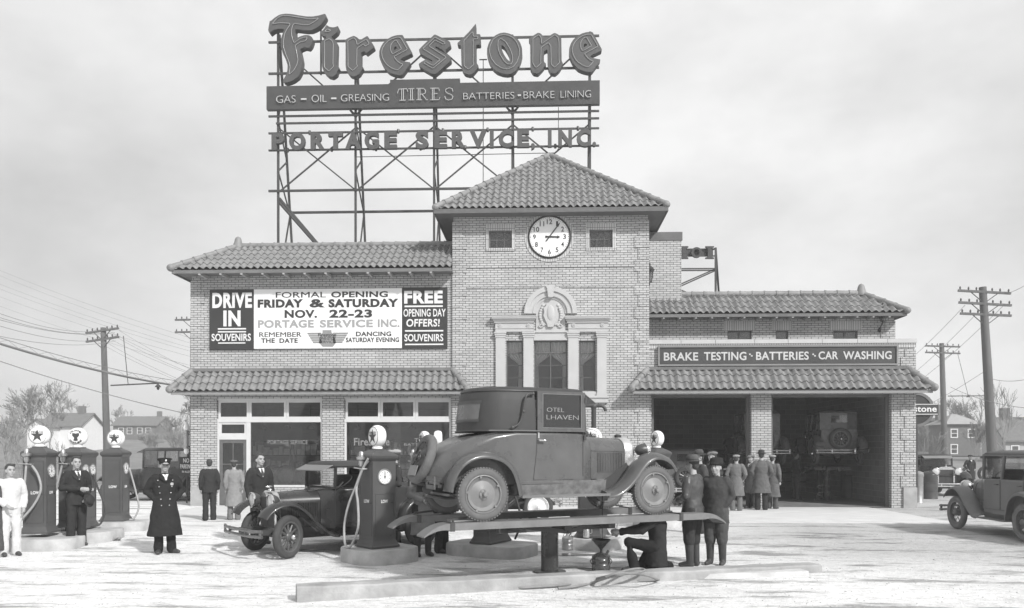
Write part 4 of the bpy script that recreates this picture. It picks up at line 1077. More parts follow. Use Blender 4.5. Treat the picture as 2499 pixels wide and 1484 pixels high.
# ================================================================ fuel pumps
PUMPP = mat('pump_enamel', .085, .42, var=.16, scale=2.5, coat=.06)
PUMPD = mat('pump_trim', .07, .4, var=.12, scale=3)
DIALM = mat('pump_dial', .78, .4, var=.03)
GREYST = mat('star_enamel', .06, .4, var=.08)
def local(x0, z0, face, off):
    """frame on a pump face: local x right, y up, z out of the face; face 'A' = -y side, 'B' = +x side"""
    if face == 'A': return Matrix(((1, 0, 0, x0), (0, 0, -1, -off), (0, 1, 0, z0), (0, 0, 0, 1)))
    if face == 'A2': return Matrix(((-1, 0, 0, x0), (0, 0, 1, off), (0, 1, 0, z0), (0, 0, 0, 1)))
    return Matrix(((0, 0, 1, off), (1, 0, 0, x0), (0, 1, 0, z0), (0, 0, 0, 1)))
def make_pump(label, loc, rz, wa=.5, wb=.42, brand='star', dials=1, hose='A', group='fuel pumps', H=1.52, low=True, white=False):
    T = thing('fuel_pump', label, 'fuel pump', loc, rz, group)
    a, c = wa/2, wb/2
    def ringbox(mb, levels):
        mb.loft([[Vector((sx*(a+e), sy*(c+e), z)) for sx, sy in ((-1, -1), (1, -1), (1, 1), (-1, 1))] for e, z in levels])
    b = MB(); ringbox(b, [(.05, 0), (.05, .03), (.035, .05), (.012, .1), (0, .13), (0, H-.06)])
    for k in (-1, 1): b.cyl((k*(a-.08), -c-.004, .22), (k*(a-.08), -c+.01, .22), .012, n=8); b.cyl((a-.01, k*(c-.08), .22), (a+.004, k*(c-.08), .22), .012, n=8)
    cb_ = b.build('cabinet', PUMPP, T)
    b = MB()
    for fc, hw_, off in (('A', a, c), ('B', c, a)):
        M = local(0, 0, fc, off); q = hw_-.045; P_ = [M @ Vector(v) for v in ((-q, .20, .001), (q, .20, .001), (q, H-.62 if fc == 'B' else H-.14, .001), (-q, H-.62 if fc == 'B' else H-.14, .001))]
        b.tube(P_, .004, 4, closed=True); b.cyl(M @ Vector((q-.03, .75, -.005)), M @ Vector((q-.03, .75, .012)), .012, n=8)
    b.build('panel_seam', BLACK, cb_)
    b = MB(); ringbox(b, [(.0, H-.07), (.02, H-.04), (.032, H-.02), (.032, H+.02), (.015, H+.045)])
    f = .42
    b.loft([[Vector((sx*(a+.015)*q, sy*(c+.015)*q, z)) for sx, sy in ((-1, -1), (1, -1), (1, 1), (-1, 1))] for q, z in ((1, H+.045), (.74, H+.085), (.46, H+.12), (f, H+.13), (f, H+.14))])
    b.build('canopy', PUMPD, T)
    for face, n_ in (('B', dials),):
        for k in range(n_):
            off = a; x0 = (k-(n_-1)/2)*wb*.46; R_ = min(.125, wb*.46*.5-.008) if n_ > 1 else .135
            M = local(x0, H-.33, face, off)
            rm = MB(); ax = M.to_3x3() @ Vector((0, 0, 1)); o_ = M @ Vector((0, 0, 0)); up = M.to_3x3() @ Vector((0, 1, 0))
            rm.lathe([(R_, -.01), (R_, .012), (R_*.92, .022), (R_*.84, .012), (R_*.83, -.01)], o_, ax, n=28, caps=False); dl = rm.build('dial_rim', TIN, T, 40)
            d = MB(); d.lathe([(R_*.87, .004), (R_*.87, .008), (0, .0085)], o_, ax, n=28); d.build('dial', DIALM, dl)
            d = MB(); d.prism([(-.006, -.03), (.006, -.03), (.004, R_*.6), (-.004, R_*.6)], M @ Matrix.Translation((0, 0, .014)), .004); d.cyl(M @ Vector((0, 0, .008)), M @ Vector((0, 0, .018)), .014, n=10)
            for q in range(10):
                an = 2*pi*q/10; d.box(M @ Vector((R_*.66*sin(an), R_*.66*cos(an), .01)), (.006, .012, .012), M=M.to_3x3())
            d.build('pointer', BLACK, dl)
    if low:
        b = MB(); b.text('LOW', local(.02, H-.77, 'A', a*0+c), -.085, .085, 0, .06, d=.004, bold=.03)
        for k in range(dials):
            x0 = (k-(dials-1)/2)*wb*.46; b.text('LOW', local(x0, H-.77, 'B', a), -.065, .065, 0, .055, d=.004, bold=.03)
        b.build('lettering', WHITE, T)
    # glass globe
    zc = H+.355; R_ = .183
    b = MB(); b.lathe([(.085, 0), (.09, .03), (.07, .055)], (0, 0, H+.135), n=20)
    b.lathe([(0, -.098), (R_*.55, -.095), (R_*.86, -.085), (R_*.97, -.06), (R_*1.03, -.02), (R_*1.03, .02), (R_*.97, .06), (R_*.86, .085), (R_*.55, .095), (0, .098)], (0, 0, zc), (0, -1, 0), n=40)
    gl = b.build('globe', GLOBE, T, 60)
    if not white:
        b = MB()
        for fc in ('A', 'A2'):
            M = local(0, zc, fc, .09)
            def ring(r0, r1, z0=.008): b.prism([(r1*cos(2*pi*i/40), r1*sin(2*pi*i/40)) for i in range(40)], M @ Matrix.Translation((0, 0, z0-.002)), .006, [[(r0*cos(2*pi*i/40), r0*sin(2*pi*i/40)) for i in range(40)]])
            if brand == 'star':
                ring(R_*.86, R_*.885, -.002)
                b.prism([((R_*.70 if i % 2 == 0 else R_*.27)*sin(pi*i/5), (R_*.70 if i % 2 == 0 else R_*.27)*cos(pi*i/5)-.01) for i in range(10)], M @ Matrix.Translation((0, 0, .008)), .006)
                b.text('TEXACO', M @ Matrix.Translation((0, 0, .013)), -R_*.62, R_*.62, R_*.22, R_*.42, d=.003, bold=.02)
            else:
                b.prism([(-.07, .07), (-.045, .075), (0, .068), (.045, .075), (.07, .07), (.066, .02), (.03, -.02), (.045, -.075), (0, -.09), (-.045, -.075), (-.03, -.02), (-.066, .02)], M @ Matrix.Translation((0, 0, .008)), .006)
                for wd, r0, a0, fl in (('ATLANTIC', R_*.70, 0, 1), ('GASOLINE', R_*.70, pi, -1)):
                    for i, ch in enumerate(wd):
                        an = (i-3.5)*.27; Mq = M @ Matrix.Translation((sin(an)*r0, fl*cos(an)*r0, .006)) @ Matrix.Rotation(-an*fl, 4, 'Z')
                        b.text(ch, Mq, -.017, .017, -.02, .02, d=.004, bold=.02)
        b.build('globe_emblem', GREYST, gl)
    return T
def hose(T, pts, r=.021, m=None):
    P = [Vector(p) for p in pts]; out = []
    for i in range(len(P)-1):                        # Catmull-Rom
        p0, p1, p2, p3 = P[max(i-1, 0)], P[i], P[i+1], P[min(i+2, len(P)-1)]
        for q in range(6):
            t = q/6; out.append(.5*((2*p1)+(p2-p0)*t+(2*p0-5*p1+4*p2-p3)*t*t+(3*p1-p0-3*p2+p3)*t**3))
    out.append(P[-1]); b = MB(); b.tube(out, r, 8); return b.build('hose', m or ROPE, T, 60) if T is not None else b
def spline(pts, n=6):
    P = [Vector(p) for p in pts]; out = []
    for i in range(len(P)-1):
        p0, p1, p2, p3 = P[max(i-1, 0)], P[i], P[i+1], P[min(i+2, len(P)-1)]
        for q in range(n):
            t = q/n; out.append(.5*((2*p1)+(p2-p0)*t+(2*p0-5*p1+4*p2-p3)*t*t+(3*p1-p0-3*p2+p3)*t**3))
    return out+[P[-1]]
def nozzle_head(T, x, c, z):
    b = MB(); b.lathe([(.03, -.1), (.05, -.06), (.05, .0), (.085, .02), (.085, .06), (.045, .075), (.04, .14), (.02, .16)], (x, -c-.07, z), n=14); b.bar((x, -c+.0, z+.03), (x, -c-.07, z+.03), .04); b.build('swivel', TIN, T, 40)
    b = MB(); b.tube([(x+.1, -c-.02, z-.14), (x+.1, -c-.1, z-.14), (x-.12, -c-.14, z-.12)], .012, 8); b.build('nozzle', TIN, T, 60)
def island(u, v, D, lx, ly, h, rz, label):
    p = DP(u, v, D); T = MB(); pts = []
    n = 7
    for sx, sy, a0 in ((1, -1, -pi/2), (1, 1, 0), (-1, 1, pi/2), (-1, -1, pi)):
        r = min(lx, ly)*.32
        for k in range(n): an = a0+pi/2*k/(n-1); pts.append((sx*(lx/2-r)+r*cos(an), sy*(ly/2-r)+r*sin(an)))
    T.loft([[Vector((x*s_, y*s_, z)) for x, y in pts] for s_, z in ((1.01, -.05), (1.0, h-.02), (.985, h))])
    o_ = T.build('pump_island', KERB, None, 40); o_.location = (p.x, p.y, hgt(p.x, p.y)); o_.rotation_euler = (0, 0, rz)
    tag(o_, label, 'pump island', 'concrete pump islands'); return p
LA = radians(7); FA = radians(-47)
# the row beside the policeman
i1 = island(112, 1320, 15.1, 1.25, .95, .21, LA, 'concrete island under the star globe pump beside the boy in white')
i2 = island(205, 1300, 16.2, 1.35, 1.3, .2, LA, 'concrete island under the wide two-dial pump behind the man in a suit')
i3 = island(290, 1275, 17.9, 1.25, .9, .2, LA, 'concrete island under the star globe pump next to the policeman')
p = DP(97, 1302, 15.25); P1 = make_pump('star globe pump with a hanging hose beside the boy in white', (p.x, p.y, .21), LA, .42, .40)
c_ = .21; nozzle_head(P1, -.1, c_, 1.46)
hose(P1, [(-.1, -c_-.07, 1.38), (-.13, -c_-.09, .9), (-.16, -c_-.1, .4), (-.24, -c_-.16, .02), (-.3, -c_-.28, .0), (-.2, -c_-.2, .2), (.05, -c_-.12, .55), (.17, -c_-.1, .85), (.12, -c_-.1, 1.12), (.01, -c_-.1, 1.3)])
p = DP(190, 1288, 16.36); P2_ = make_pump('wide two-dial pump with a keystone emblem globe behind the man in a suit', (p.x, p.y, .2), LA, .44, .70, 'keystone', 2)
c_ = .35; nozzle_head(P2_, -.1, c_, 1.46)
hose(P2_, [(-.1, -c_-.07, 1.38), (-.2, -c_-.1, .9), (-.32, -c_-.14, .4), (-.22, -c_-.2, .05), (.0, -c_-.22, .04)])
hose(P2_, [(.26, .1, 1.1), (.36, .1, .8), (.52, .05, .4), (.45, .0, .08), (.3, -.1, .04)], m=RUBBER)
p = DP(283, 1271, 18.0); P3_ = make_pump('star globe pump with its hose looped at the side, next to the policeman', (p.x, p.y, .2), LA, .43, .44)
hose(P3_, [(.27, .05, 1.2), (.34, .05, .95), (.44, .02, .6), (.5, 0, .3), (.42, -.05, .06), (.33, -.1, .03)])
# the pump by the dark car
i4 = island(926, 1345, 13.55, 1.15, 1.15, .24, FA, 'round cornered concrete island under the pump by the dark car')
p = DP(921, 1334, 13.5); P4 = make_pump('star globe pump with a looped hose by the dark touring car', (p.x, p.y, .16), FA, .46, .44)
c_ = .21; nozzle_head(P4, -.05, c_, 1.46)
hose(P4, [(.12, -c_-.03, 1.46), (.02, -c_-.07, 1.35), (-.08, -c_-.12, 1.1), (-.06, -c_-.16, .95), (.06, -c_-.2, .75), (.1, -c_-.22, .35), (-.04, -c_-.28, .04), (-.22, -c_-.28, .05), (-.36, -c_-.22, .35), (-.26, -c_-.2, .7), (-.1, -c_-.16, 1.0), (.02, -c_-.1, 1.3), (.14, -c_-.05, 1.5)])
# behind the lift
i5 = island(1200, 1330, 14.35, 1.6, 1.05, .2, FA+.35, 'speckled concrete island behind the hydraulic lift post')
p = DP(1198, 1325, 14.4); P5 = make_pump('wide pump mostly hidden behind the lifted coupe', (p.x, p.y, .13), FA+.35, .34, .66, 'keystone', 2)
hose(P5, [(.2, .3, 1.1), (.34, .38, .7), (.4, .4, .35), (.3, .36, .03)], m=RUBBER)
i6 = island(1447, 1315, 15.0, 1.0, .8, .2, FA+.3, 'concrete island holding a tin jug beyond the crouching man')
p = DP(1446, 1308, 15.1); P6 = make_pump('star globe pump beyond the hood of the lifted coupe', (p.x, p.y, .16), radians(-24), .44, .42)
hose(P6, [(.24, .1, 1.0), (.5, .1, .6), (.52, .05, .3), (.4, -.05, .05), (.3, -.1, .03)])
p = DP(1036, 1260, 19.2); island(1036, 1262, 19.2, 1.0, .8, .2, FA, 'pale concrete island behind the spare wheel of the lifted coupe')
P7 = make_pump('star globe pump behind the spare wheel, seen edge on', (p.x, p.y, .2), radians(-58), .44, .42); nozzle_head(P7, -.05, .21, 1.46)
p = DP(1069, 1262, 18.7); P8 = make_pump('plain white globe pump behind the coupe rear deck', (p.x, p.y, .2), radians(-88), .44, .42, white=True)
p = DP(1604, 1262, 18.7); island(1604, 1264, 18.7, 1.1, .8, .2, FA, 'pale concrete island in front of the open garage bay')
P9 = make_pump('star globe pump standing before the open garage bay', (p.x, p.y, .2), radians(-62), .44, .42)
hose(P9, [(.24, 0, 1.0), (.4, 0, .6), (.42, 0, .3), (.3, 0, .05)])
# ================================================================ cars (local: x forward, y to the car's left, z up)
def rrect(x, w, zb, zt, rt, n=6, lean=0.0, wb=None):
    """upright cross-section with rounded upper corners"""
    wb = w if wb is None else wb; rt = min(rt, w*.98, (zt-zb)*.9)
    P = [Vector((x, -wb, zb))]
    for k in range(n+1):
        an = pi-pi/2*k/n; P.append(Vector((x-lean*(zt-zb), -w+rt+rt*cos(an), zt-rt+rt*sin(an))))
    for k in range(n+1):
        an = pi/2-pi/2*k/n; P.append(Vector((x-lean*(zt-zb), w-rt+rt*cos(an), zt-rt+rt*sin(an))))
    P.append(Vector((x, wb, zb))); return P
def fender(path, y0, y1, crown=.045, lip=.05):
    pts = spline([(x, 0, z) for x, z in path], 4); secs = []; sg = 1 if y1 > y0 else -1; wd = abs(y1-y0)
    for i, p in enumerate(pts):
        t = pts[min(i+1, len(pts)-1)]-pts[max(i-1, 0)]; n = Vector((-t.z, 0, t.x)).normalized()
        if n.z < -.3: n = -n
        sec = []
        for f, h in ((0, -.02), (.15, .6*crown), (.35, crown), (.6, .95*crown), (.82, .6*crown), (.95, 0), (1.0, -lip*.55), (1.0, -lip), (.97, -lip*1.05), (.95, -lip*.5), (.8, .4*crown), (.5, .7*crown), (.2, .4*crown), (.03, -.03)):
            sec.append(Vector((p.x, y0+sg*wd*f, p.z))+n*h)
        secs.append(sec)
    b = MB(); b.loft(secs); return b
def tyre(b, R, wd, n=44, tread=0):
    w = wd/2
    b.lathe([(R*.70, -w*.7), (R*.76, -w*.98), (R*.86, -w*1.05), (R*.95, -w*.85), (R*.99, -w*.5), (R, 0), (R*.99, w*.5), (R*.95, w*.85), (R*.86, w*1.05), (R*.76, w*.98), (R*.70, w*.7)], (0, 0, 0), (0, 1, 0), n=n, caps=False)
    if tread:
        for k in range(tread):
            an = 2*pi*k/tread
            for s_ in (-1, 1): b.box((R*.985*cos(an), s_*w*.62, R*.985*sin(an)), (.028, w*.5, .02), M=Matrix.Rotation(-an+pi/2, 3, 'Y'))
def make_wheel(par, kind, R, wd, loc, out, m_rim, m_tyre, steer=0, tread=0, name='wheel'):
    """out = +1/-1: side the hub faces"""
    b = MB(); s = out
    if kind == 'disc':
        pr = [(R*.72, -.06), (R*.72, .055), (R*.68, .06), (R*.66, .035), (R*.645, .03), (R*.63, .045), (R*.60, .035), (R*.50, .012), (R*.36, .03), (R*.24, .055), (R*.2, .06), (R*.19, .075), (R*.1, .08), (R*.09, .12), (R*.07, .13), (0, .132)]
        b.lathe([(r, h*s) for r, h in pr], (0, 0, 0), (0, 1, 0), n=44)
        for k in range(6): an = 2*pi*k/6+.3; b.cyl((R*.155*cos(an), s*.07, R*.155*sin(an)), (R*.155*cos(an), s*.09, R*.155*sin(an)), .012, n=6)
        for k in range(5): an = 2*pi*k/5+.5; b.box((R*.655*cos(an), s*.055, R*.655*sin(an)), (.035, .02, .03), M=Matrix.Rotation(-an, 3, 'Y'))
    else:
        b.lathe([(R*.72, -.05), (R*.73, .0), (R*.72, .05), (R*.64, .045), (R*.62, 0), (R*.64, -.045)], (0, 0, 0), (0, 1, 0), n=40, caps=False)
        if kind == 'wood':
            for k in range(12): an = 2*pi*k/12; b.tube([(R*.14*cos(an), 0, R*.14*sin(an)), (R*.64*cos(an), 0, R*.64*sin(an))], [.024, .019], 7)
            b.lathe([(R*.22, -.05*s), (R*.22, .03*s), (R*.17, .045*s), (R*.15, .075*s), (R*.12, .1*s), (0, .105*s)], (0, 0, 0), (0, 1, 0), n=20)
        else:
            for k in range(30): an = 2*pi*k/30; e = .2 if k % 2 else -.2; b.tube([(R*.16*cos(an+e), s*(.05 if k % 3 else -.03), R*.16*sin(an+e)), (R*.64*cos(an), 0, R*.64*sin(an))], .005, 4)
            b.lathe([(R*.2, -.06*s), (R*.2, .04*s), (R*.16, .075*s), (R*.1, .09*s), (0, .095*s)], (0, 0, 0), (0, 1, 0), n=20)
    wh = b.build(name, m_rim, par, 40); wh.location = loc; wh.rotation_euler = (0, 0, steer)
    b = MB(); tyre(b, R, wd, tread=tread); b.build('tyre', m_tyre, wh, 50)
    if kind == 'wood':
        b = MB(); b.lathe([(R*.13, .09*s), (R*.12, .125*s), (R*.08, .15*s), (0, .155*s)], (0, 0, 0), (0, 1, 0), n=18); b.build('hub_cap', CHROME, wh, 60)
    return wh
def headlight(par, x, y, z, r, m=None, n='headlight', tilt=0):
    b = MB(); b.lathe([(0, -r*1.15), (r*.35, -r*1.1), (r*.7, -r*.85), (r*.93, -r*.4), (r*1.0, 0)], (x, y, z), (1, 0, 0), n=26); o_ = b.build(n, m or CHROME, par, 60)
    b = MB(); b.lathe([(r*1.0, -.01), (r*1.06, .0), (r*1.05, .03), (r*.95, .035)], (x, y, z), (1, 0, 0), n=26, caps=False); b.build('headlight_rim', CHROME, o_, 50)
    b = MB(); b.lathe([(r*.96, .015), (r*.7, .03), (0, .042)], (x, y, z), (1, 0, 0), n=26); b.build('lens', MT['lamp_lens'], o_, 60)
    return o_
mat('lamp_lens', .62, .12, var=.2, scale=30, coat=.6)
mat('dull_nickel', .22, .35, metal=.7, var=.2, scale=8)
mat('rad_core', .05, .6, var=.4, scale=60)
def sym(f):
    for s in (-1, 1): f(s)

# ---------------------------------------------------------------- the lifted coupe
PAINT = mat('dusty_paint', .095, .30, var=.22, scale=2.2, coat=.22)
PAINTF = mat('dusty_fender', .08, .32, var=.25, scale=3, coat=.18)
LEATH = mat('top_leatherette', .04, .55, var=.2, scale=5, bump=.25, bscale=120)
UNDER = mat('underbody', .05, .9, var=.2, scale=5)
TRIM = mat('dark_trim', .06, .4, var=.1)
WRIM = mat('dusty_disc_wheel', .20, .5, var=.18, scale=6)
DARKGLASS = glass_mat('side_glass', .38, .10)
def make_coupe(loc, rz):
    T = thing('coupe', 'dusty grey coupe with a dark fabric top raised on the lift', 'car', loc, rz)
    WB2 = 1.308; R = .375; TR = .71
    def P(mb, n, m, sm=40, par=None): return mb.build(n, m, par or T, sm)
    b = MB(); st = [(-2.06, .55, .66, .26, .08), (-2.0, .52, .80, .38, .12), (-1.86, .5, .94, .47, .16), (-1.62, .5, 1.075, .555, .18), (-1.36, .5, 1.18, .615, .16), (-1.1, .5, 1.235, .648, .1), (-.8, .5, 1.25, .662, .05), (-.3, .5, 1.25, .662, .05), (.1, .5, 1.25, .64, .05), (.215, .5, 1.25, .622, .06), (.30, .5, 1.25, .565, .16), (.37, .5, 1.235, .50, .22), (.43, .5, 1.205, .445, .25)]
    b.loft([rrect(x, w, zb, zt, r, 8) for x, zb, zt, w, r in st]); body = P(b, 'body', PAINT, 35)
    b = MB(); b.loft([rrect(x, w, .55, zt, r, 8) for x, zt, w, r in ((.436, 1.198, .438, .25), (.65, 1.182, .40, .235), (.86, 1.165, .355, .22), (.905, 1.16, .345, .215))]); hd = P(b, 'hood', PAINT, 35)
    for sg in (-1, 1):
        b = MB()
        for k in range(16):
            x = .53+k*.0225; yy = sg*(.438+(.355-.438)*(x-.436)/.424); b.box((x, yy, .80), (.010, .030, .30), rz=sg*.35)
        P(b, 'louvres', PAINT, None, hd)
    b = MB(); b.tube([(.44, 0, 1.205), (.9, 0, 1.167)], .008, 6); sym(lambda s: b.tube([(.44, s*.439, .98), (.9, s*.348, .965)], .006, 6)); P(b, 'hood_hinge', PAINTF, None, hd)
    b = MB(); b.loft([rrect(x, w, .52, zt, r, 8) for x, zt, w, r in ((.905, 1.175, .352, .22), (.93, 1.19, .362, .225), (1.0, 1.19, .362, .225), (1.03, 1.165, .34, .21))]); P(b, 'radiator_shell', mat('radiator_nickel', .55, .28, metal=.6, var=.1), 35)
    b = MB(); b.quad((1.034, -.29, .56), (1.034, .29, .56), (1.034, .29, 1.05), (1.034, -.29, 1.05)); P(b, 'radiator_core', MT['rad_core'])
    b = MB(); b.lathe([(.04, 0), (.045, .02), (.045, .04), (.02, .055)], (.97, 0, 1.188), n=14); P(b, 'radiator_cap', BLACK)
    # fabric top: the back wraps from door to door
    def plan(ins, zz):
        w = .652-ins; xr = -1.35+ins; dp_ = .66; pts = [Vector((-.52, -w, zz))]
        for k in range(23):
            q = -1+2*k/22; q = math.copysign(abs(q)**.62, q) if abs(q) > 0 else 0; pts.append(Vector((xr+dp_*(1-(1-min(abs(q), 1)**2.5)**(1/2.5)), q*w, zz)))
        pts.append(Vector((-.52, w, zz))); return pts
    b = MB(); b.loft([plan(i, z) for i, z in ((.0, 1.255), (.002, 1.29), (.012, 1.5), (.03, 1.7), (.05, 1.80), (.075, 1.845))], caps=False, closed=False); tp = P(b, 'fabric_top', LEATH, 50)
    def roofsec(ins, zz):
        pts = plan(.07+ins, zz); w = .645-.07-ins; xf = .27-ins*.6
        return pts+[Vector((xf-.05, w, zz)), Vector((xf, w-.08, zz)), Vector((xf, -w+.08, zz)), Vector((xf-.05, -w, zz))]
    b = MB(); b.loft([roofsec(i, z) for i, z in ((.0, 1.825), (-.012, 1.845), (.0, 1.87), (.06, 1.895), (.2, 1.915), (.4, 1.925))]); P(b, 'roof', LEATH, 50)
    b = MB(); b.tube([p+Vector((0, 0, 0)) for p in plan(-.004, 1.265)], .012, 6); b.tube([p for p in plan(.06, 1.842)], .010, 6); P(b, 'beading', TRIM, 60)
    def backpatch(mb, hw, z0, z1, off):
        secs = []
        for zz in (z0, z1):
            i_ = .012+.018*(zz-1.5)/.2-off; w = .652-i_; xr = -1.35+i_
            secs.append([Vector((xr+.66*(1-(1-min(abs(hw*(k/8-1))/w, 1)**2.5)**(1/2.5)), hw*(k/8-1), zz)) for k in range(17)])
        mb.loft(secs, caps=False, closed=False)
    b = MB()
    backpatch(b, .44, 1.655, 1.70, .012); backpatch(b, .44, 1.39, 1.43, .012)
    fr = P(b, 'rear_window_frame', TRIM, 60)
    b = MB(); backpatch(b, .42, 1.43, 1.655, .006); P(b, 'pane', mat('celluloid_pane', .13, .22, var=.2), 60, fr)
    for sg in (-1, 1):
        y = sg*.645
        b = MB()                                       # upper door frame round the glass
        for (x0, x1, z0, z1) in ((-.50, -.415, 1.255, 1.84), (.155, .215, 1.255, 1.84), (-.415, .155, 1.795, 1.84), (-.415, .155, 1.255, 1.315)): b.bb(x0, x1, y-.02, y+.02, z0, z1)
        dr = P(b, 'door_window_frame', PAINT)
        b = MB(); b.bb(-.418, .158, y-.006, y+.004, 1.31, 1.80); P(b, 'pane', DARKGLASS, None, dr)
        b = MB(); yy = y+sg*.024; frame_local = ((-.425, .165, 1.305, 1.315), (-.425, .165, 1.798, 1.806), (-.425, -.417, 1.315, 1.798), (.157, .165, 1.315, 1.798))
        for x0, x1, z0, z1 in frame_local: b.bb(x0, x1, min(y+sg*.02, yy), max(y+sg*.02, yy), z0, z1)
        P(b, 'glass_moulding', mat('worn_nickel', .22, .35, metal=.6, var=.1) if 'worn_nickel' not in MT else MT['worn_nickel'], None, dr)
        b = MB()                                       # door seams
        ys = sg*.6645
        b.tube([(-.505, ys, 1.25), (-.515, ys, .95), (-.56, ys, .56)], .005, 5); b.tube([(-.56, ys, .56), (.05, sg*.645, .56)], .005, 5); b.tube([(.212, sg*.625, 1.25), (.212, sg*.625, .60)], .0045, 5)
        P(b, 'door_seam', TRIM, None, body)
        b = MB(); b.tube([(-1.2, sg*.66, 1.262), (-.5, sg*.668, 1.262), (.215, sg*.635, 1.262), (.43, sg*.42, 1.21)], .011, 6); P(b, 'belt_moulding', PAINTF, 60, body)
        b = MB(); b.tube([(-.49, sg*.665, 1.13), (-.49, sg*.71, 1.13), (-.40, sg*.715, 1.125)], .013, 8); b.bb(-.497, -.475, min(sg*.66, sg*.675), max(sg*.66, sg*.675), 1.16, 1.24); P(b, 'door_handle', CHROME, 60)
        b = MB(); b.tube(spline([(-.56, sg*.655, 1.80), (-.66, sg*.68, 1.78), (-.70, sg*.685, 1.66), (-.72, sg*.685, 1.53), (-.77, sg*.685, 1.38), (-.86, sg*.675, 1.31)]), .014, 8); b.ell((-.865, sg*.675, 1.31), (.026, .02, .026)); b.ell((-.715, sg*.69, 1.54), (.024, .02, .024)); b.ell((-.56, sg*.655, 1.80), (.024, .02, .024)); P(b, 'landau_bar', TRIM, 60)
        for zq, yq in ((1.17, .63), (1.72, .655)):
            b = MB(); b.box((.23, sg*yq, zq), (.03, .05, .075)); P(b, 'hinge', TRIM)
        b = fender([(-1.90, .42), (-1.86, .58), (-1.74, .76), (-1.55, .88), (-1.31, .925), (-1.07, .87), (-.92, .74), (-.84, .56), (-.79, .34)], sg*.56, sg*.84); P(b, 'rear_fender', PAINTF, 60)
        b = fender([(.50, .325), (.64, .34), (.78, .42), (.92, .56), (1.04, .72), (1.16, .84), (1.31, .895), (1.46, .865), (1.58, .78), (1.65, .67)], sg*.46, sg*.84, .06); P(b, 'front_fender', PAINTF, 60)
        b = MB(); b.loft([[Vector((x, sg*.47, z)) for x, z in ((.5, .34), (.64, .355), (.78, .43), (.92, .57), (1.04, .73))], [Vector((x, sg*.40, z)) for x, z in ((.5, .5), (.64, .52), (.78, .6), (.92, .7), (1.04, .8))]], caps=False, closed=False); P(b, 'fender_apron', UNDER)
        b = MB(); b.bb(-.80, .52, min(sg*.62, sg*.845), max(sg*.62, sg*.845), .315, .34); rb = P(b, 'running_board', mat('running_board', .2, .6, var=.3, scale=14) if 'running_board' not in MT else MT['running_board'])
        b = MB(); b.bb(-.80, .52, min(sg*.838, sg*.85), max(sg*.838, sg*.85), .312, .348); P(b, 'edge_strip', MT['worn_nickel'], None, rb)
        b = MB(); b.loft([[Vector((x, sg*.665, .545)) for x in (-.82, .56)], [Vector((x, sg*.65, .50)) for x in (-.82, .56)], [Vector((x, sg*.625, .34)) for x in (-.82, .56)]], caps=False, closed=False); P(b, 'splash_apron', mat('scuffed_apron', .16, .5, var=.5, scale=9) if 'scuffed_apron' not in MT else MT['scuffed_apron'])
        headlight(T, 1.145, sg*.39, .99, .105, TRIM)
        b = MB(); b.bb(-2.12, -2.10, min(sg*.40, sg*.74), max(sg*.40, sg*.74), .575, .63); b.bb(-2.12, -2.10, min(sg*.40, sg*.74), max(sg*.40, sg*.74), .455, .51); b.bb(-2.121, -2.099, min(sg*.725, sg*.742), max(sg*.725, sg*.742), .455, .63); b.bb(-2.121, -2.099, min(sg*.4, sg*.42), max(sg*.4, sg*.42), .455, .63); b.bar((-2.1, sg*.5, .545), (-1.8, sg*.45, .5), .03)
        P(b, 'bumperette', PAINTF)
        make_wheel(T, 'disc', R, .115, (-WB2, sg*TR, R), sg, WRIM, RUBBERDUST, tread=52); make_wheel(T, 'disc', R, .115, (WB2, sg*TR, R), sg, WRIM, RUBBERDUST, tread=52)
    b = MB(); b.loft([[Vector((.265, -.56, 1.84)), Vector((.265, .56, 1.84)), Vector((.265, .56, 1.83)), Vector((.265, -.56, 1.83))], [Vector((.47, -.52, 1.70)), Vector((.47, .52, 1.70)), Vector((.47, .52, 1.69)), Vector((.47, -.52, 1.69))]]); P(b, 'sun_visor', PAINTF)
    b = MB()
    for s in (-1, 1): b.bar((.24, s*.6, 1.25), (.225, s*.585, 1.84), .05); 
    b.bb(.2, .25, -.6, .6, 1.25, 1.30); b.bb(.2, .25, -.58, .58, 1.80, 1.84); wsf = P(b, 'windshield_frame', PAINTF)
    b = MB(); b.bb(.222, .228, -.575, .575, 1.3, 1.8); P(b, 'pane', CARGLASS, None, wsf)
    b = MB(); b.bb(-1.05, -.5, -.55, .55, .55, 1.05) if False else None
    b.bb(-1.0, -.85, -.42, .42, 1.0, 1.5); b.bb(-.9, -.4, -.5, .5, .95, 1.08); P(b, 'bench_seat', UNDER)
    b = MB(); b.ell((.30, -.52, 1.235), (.055, .04, .05)); b.bar((.27, -.5, 1.2), (.3, -.5, 1.24), .02); P(b, 'cowl_lamp', TRIM, 60)
    b = MB(); b.lathe([(.17, -.006), (.175, 0), (.17, .006)], (-.02, .3, 1.36), (.7, 0, .7), n=22, caps=False); b.tube([(-.02, .3, 1.36), (.25, .3, 1.0)], .015, 6); P(b, 'steering_wheel', TRIM, 60)
    b = MB(); b.text('OTEL', Matrix(((1, 0, 0, 0), (0, 0, -1, -.653), (0, 1, 0, 0), (0, 0, 0, 1))), -.355, -.095, 1.545, 1.605, d=.003, bold=-.022)
    b.text('LHAVEN', Matrix(((1, 0, 0, 0), (0, 0, -1, -.653), (0, 1, 0, 0), (0, 0, 0, 1))), -.36, .125, 1.435, 1.50, d=.003, bold=-.022); P(b, 'window_lettering', mat('chalk_lettering', .36, .7, var=.2))
    b = MB(); b.bar((-2.0, -.36, .42), (1.4, -.36, .42), .05, .11); b.bar((-2.0, .36, .42), (1.4, .36, .42), .05, .11)
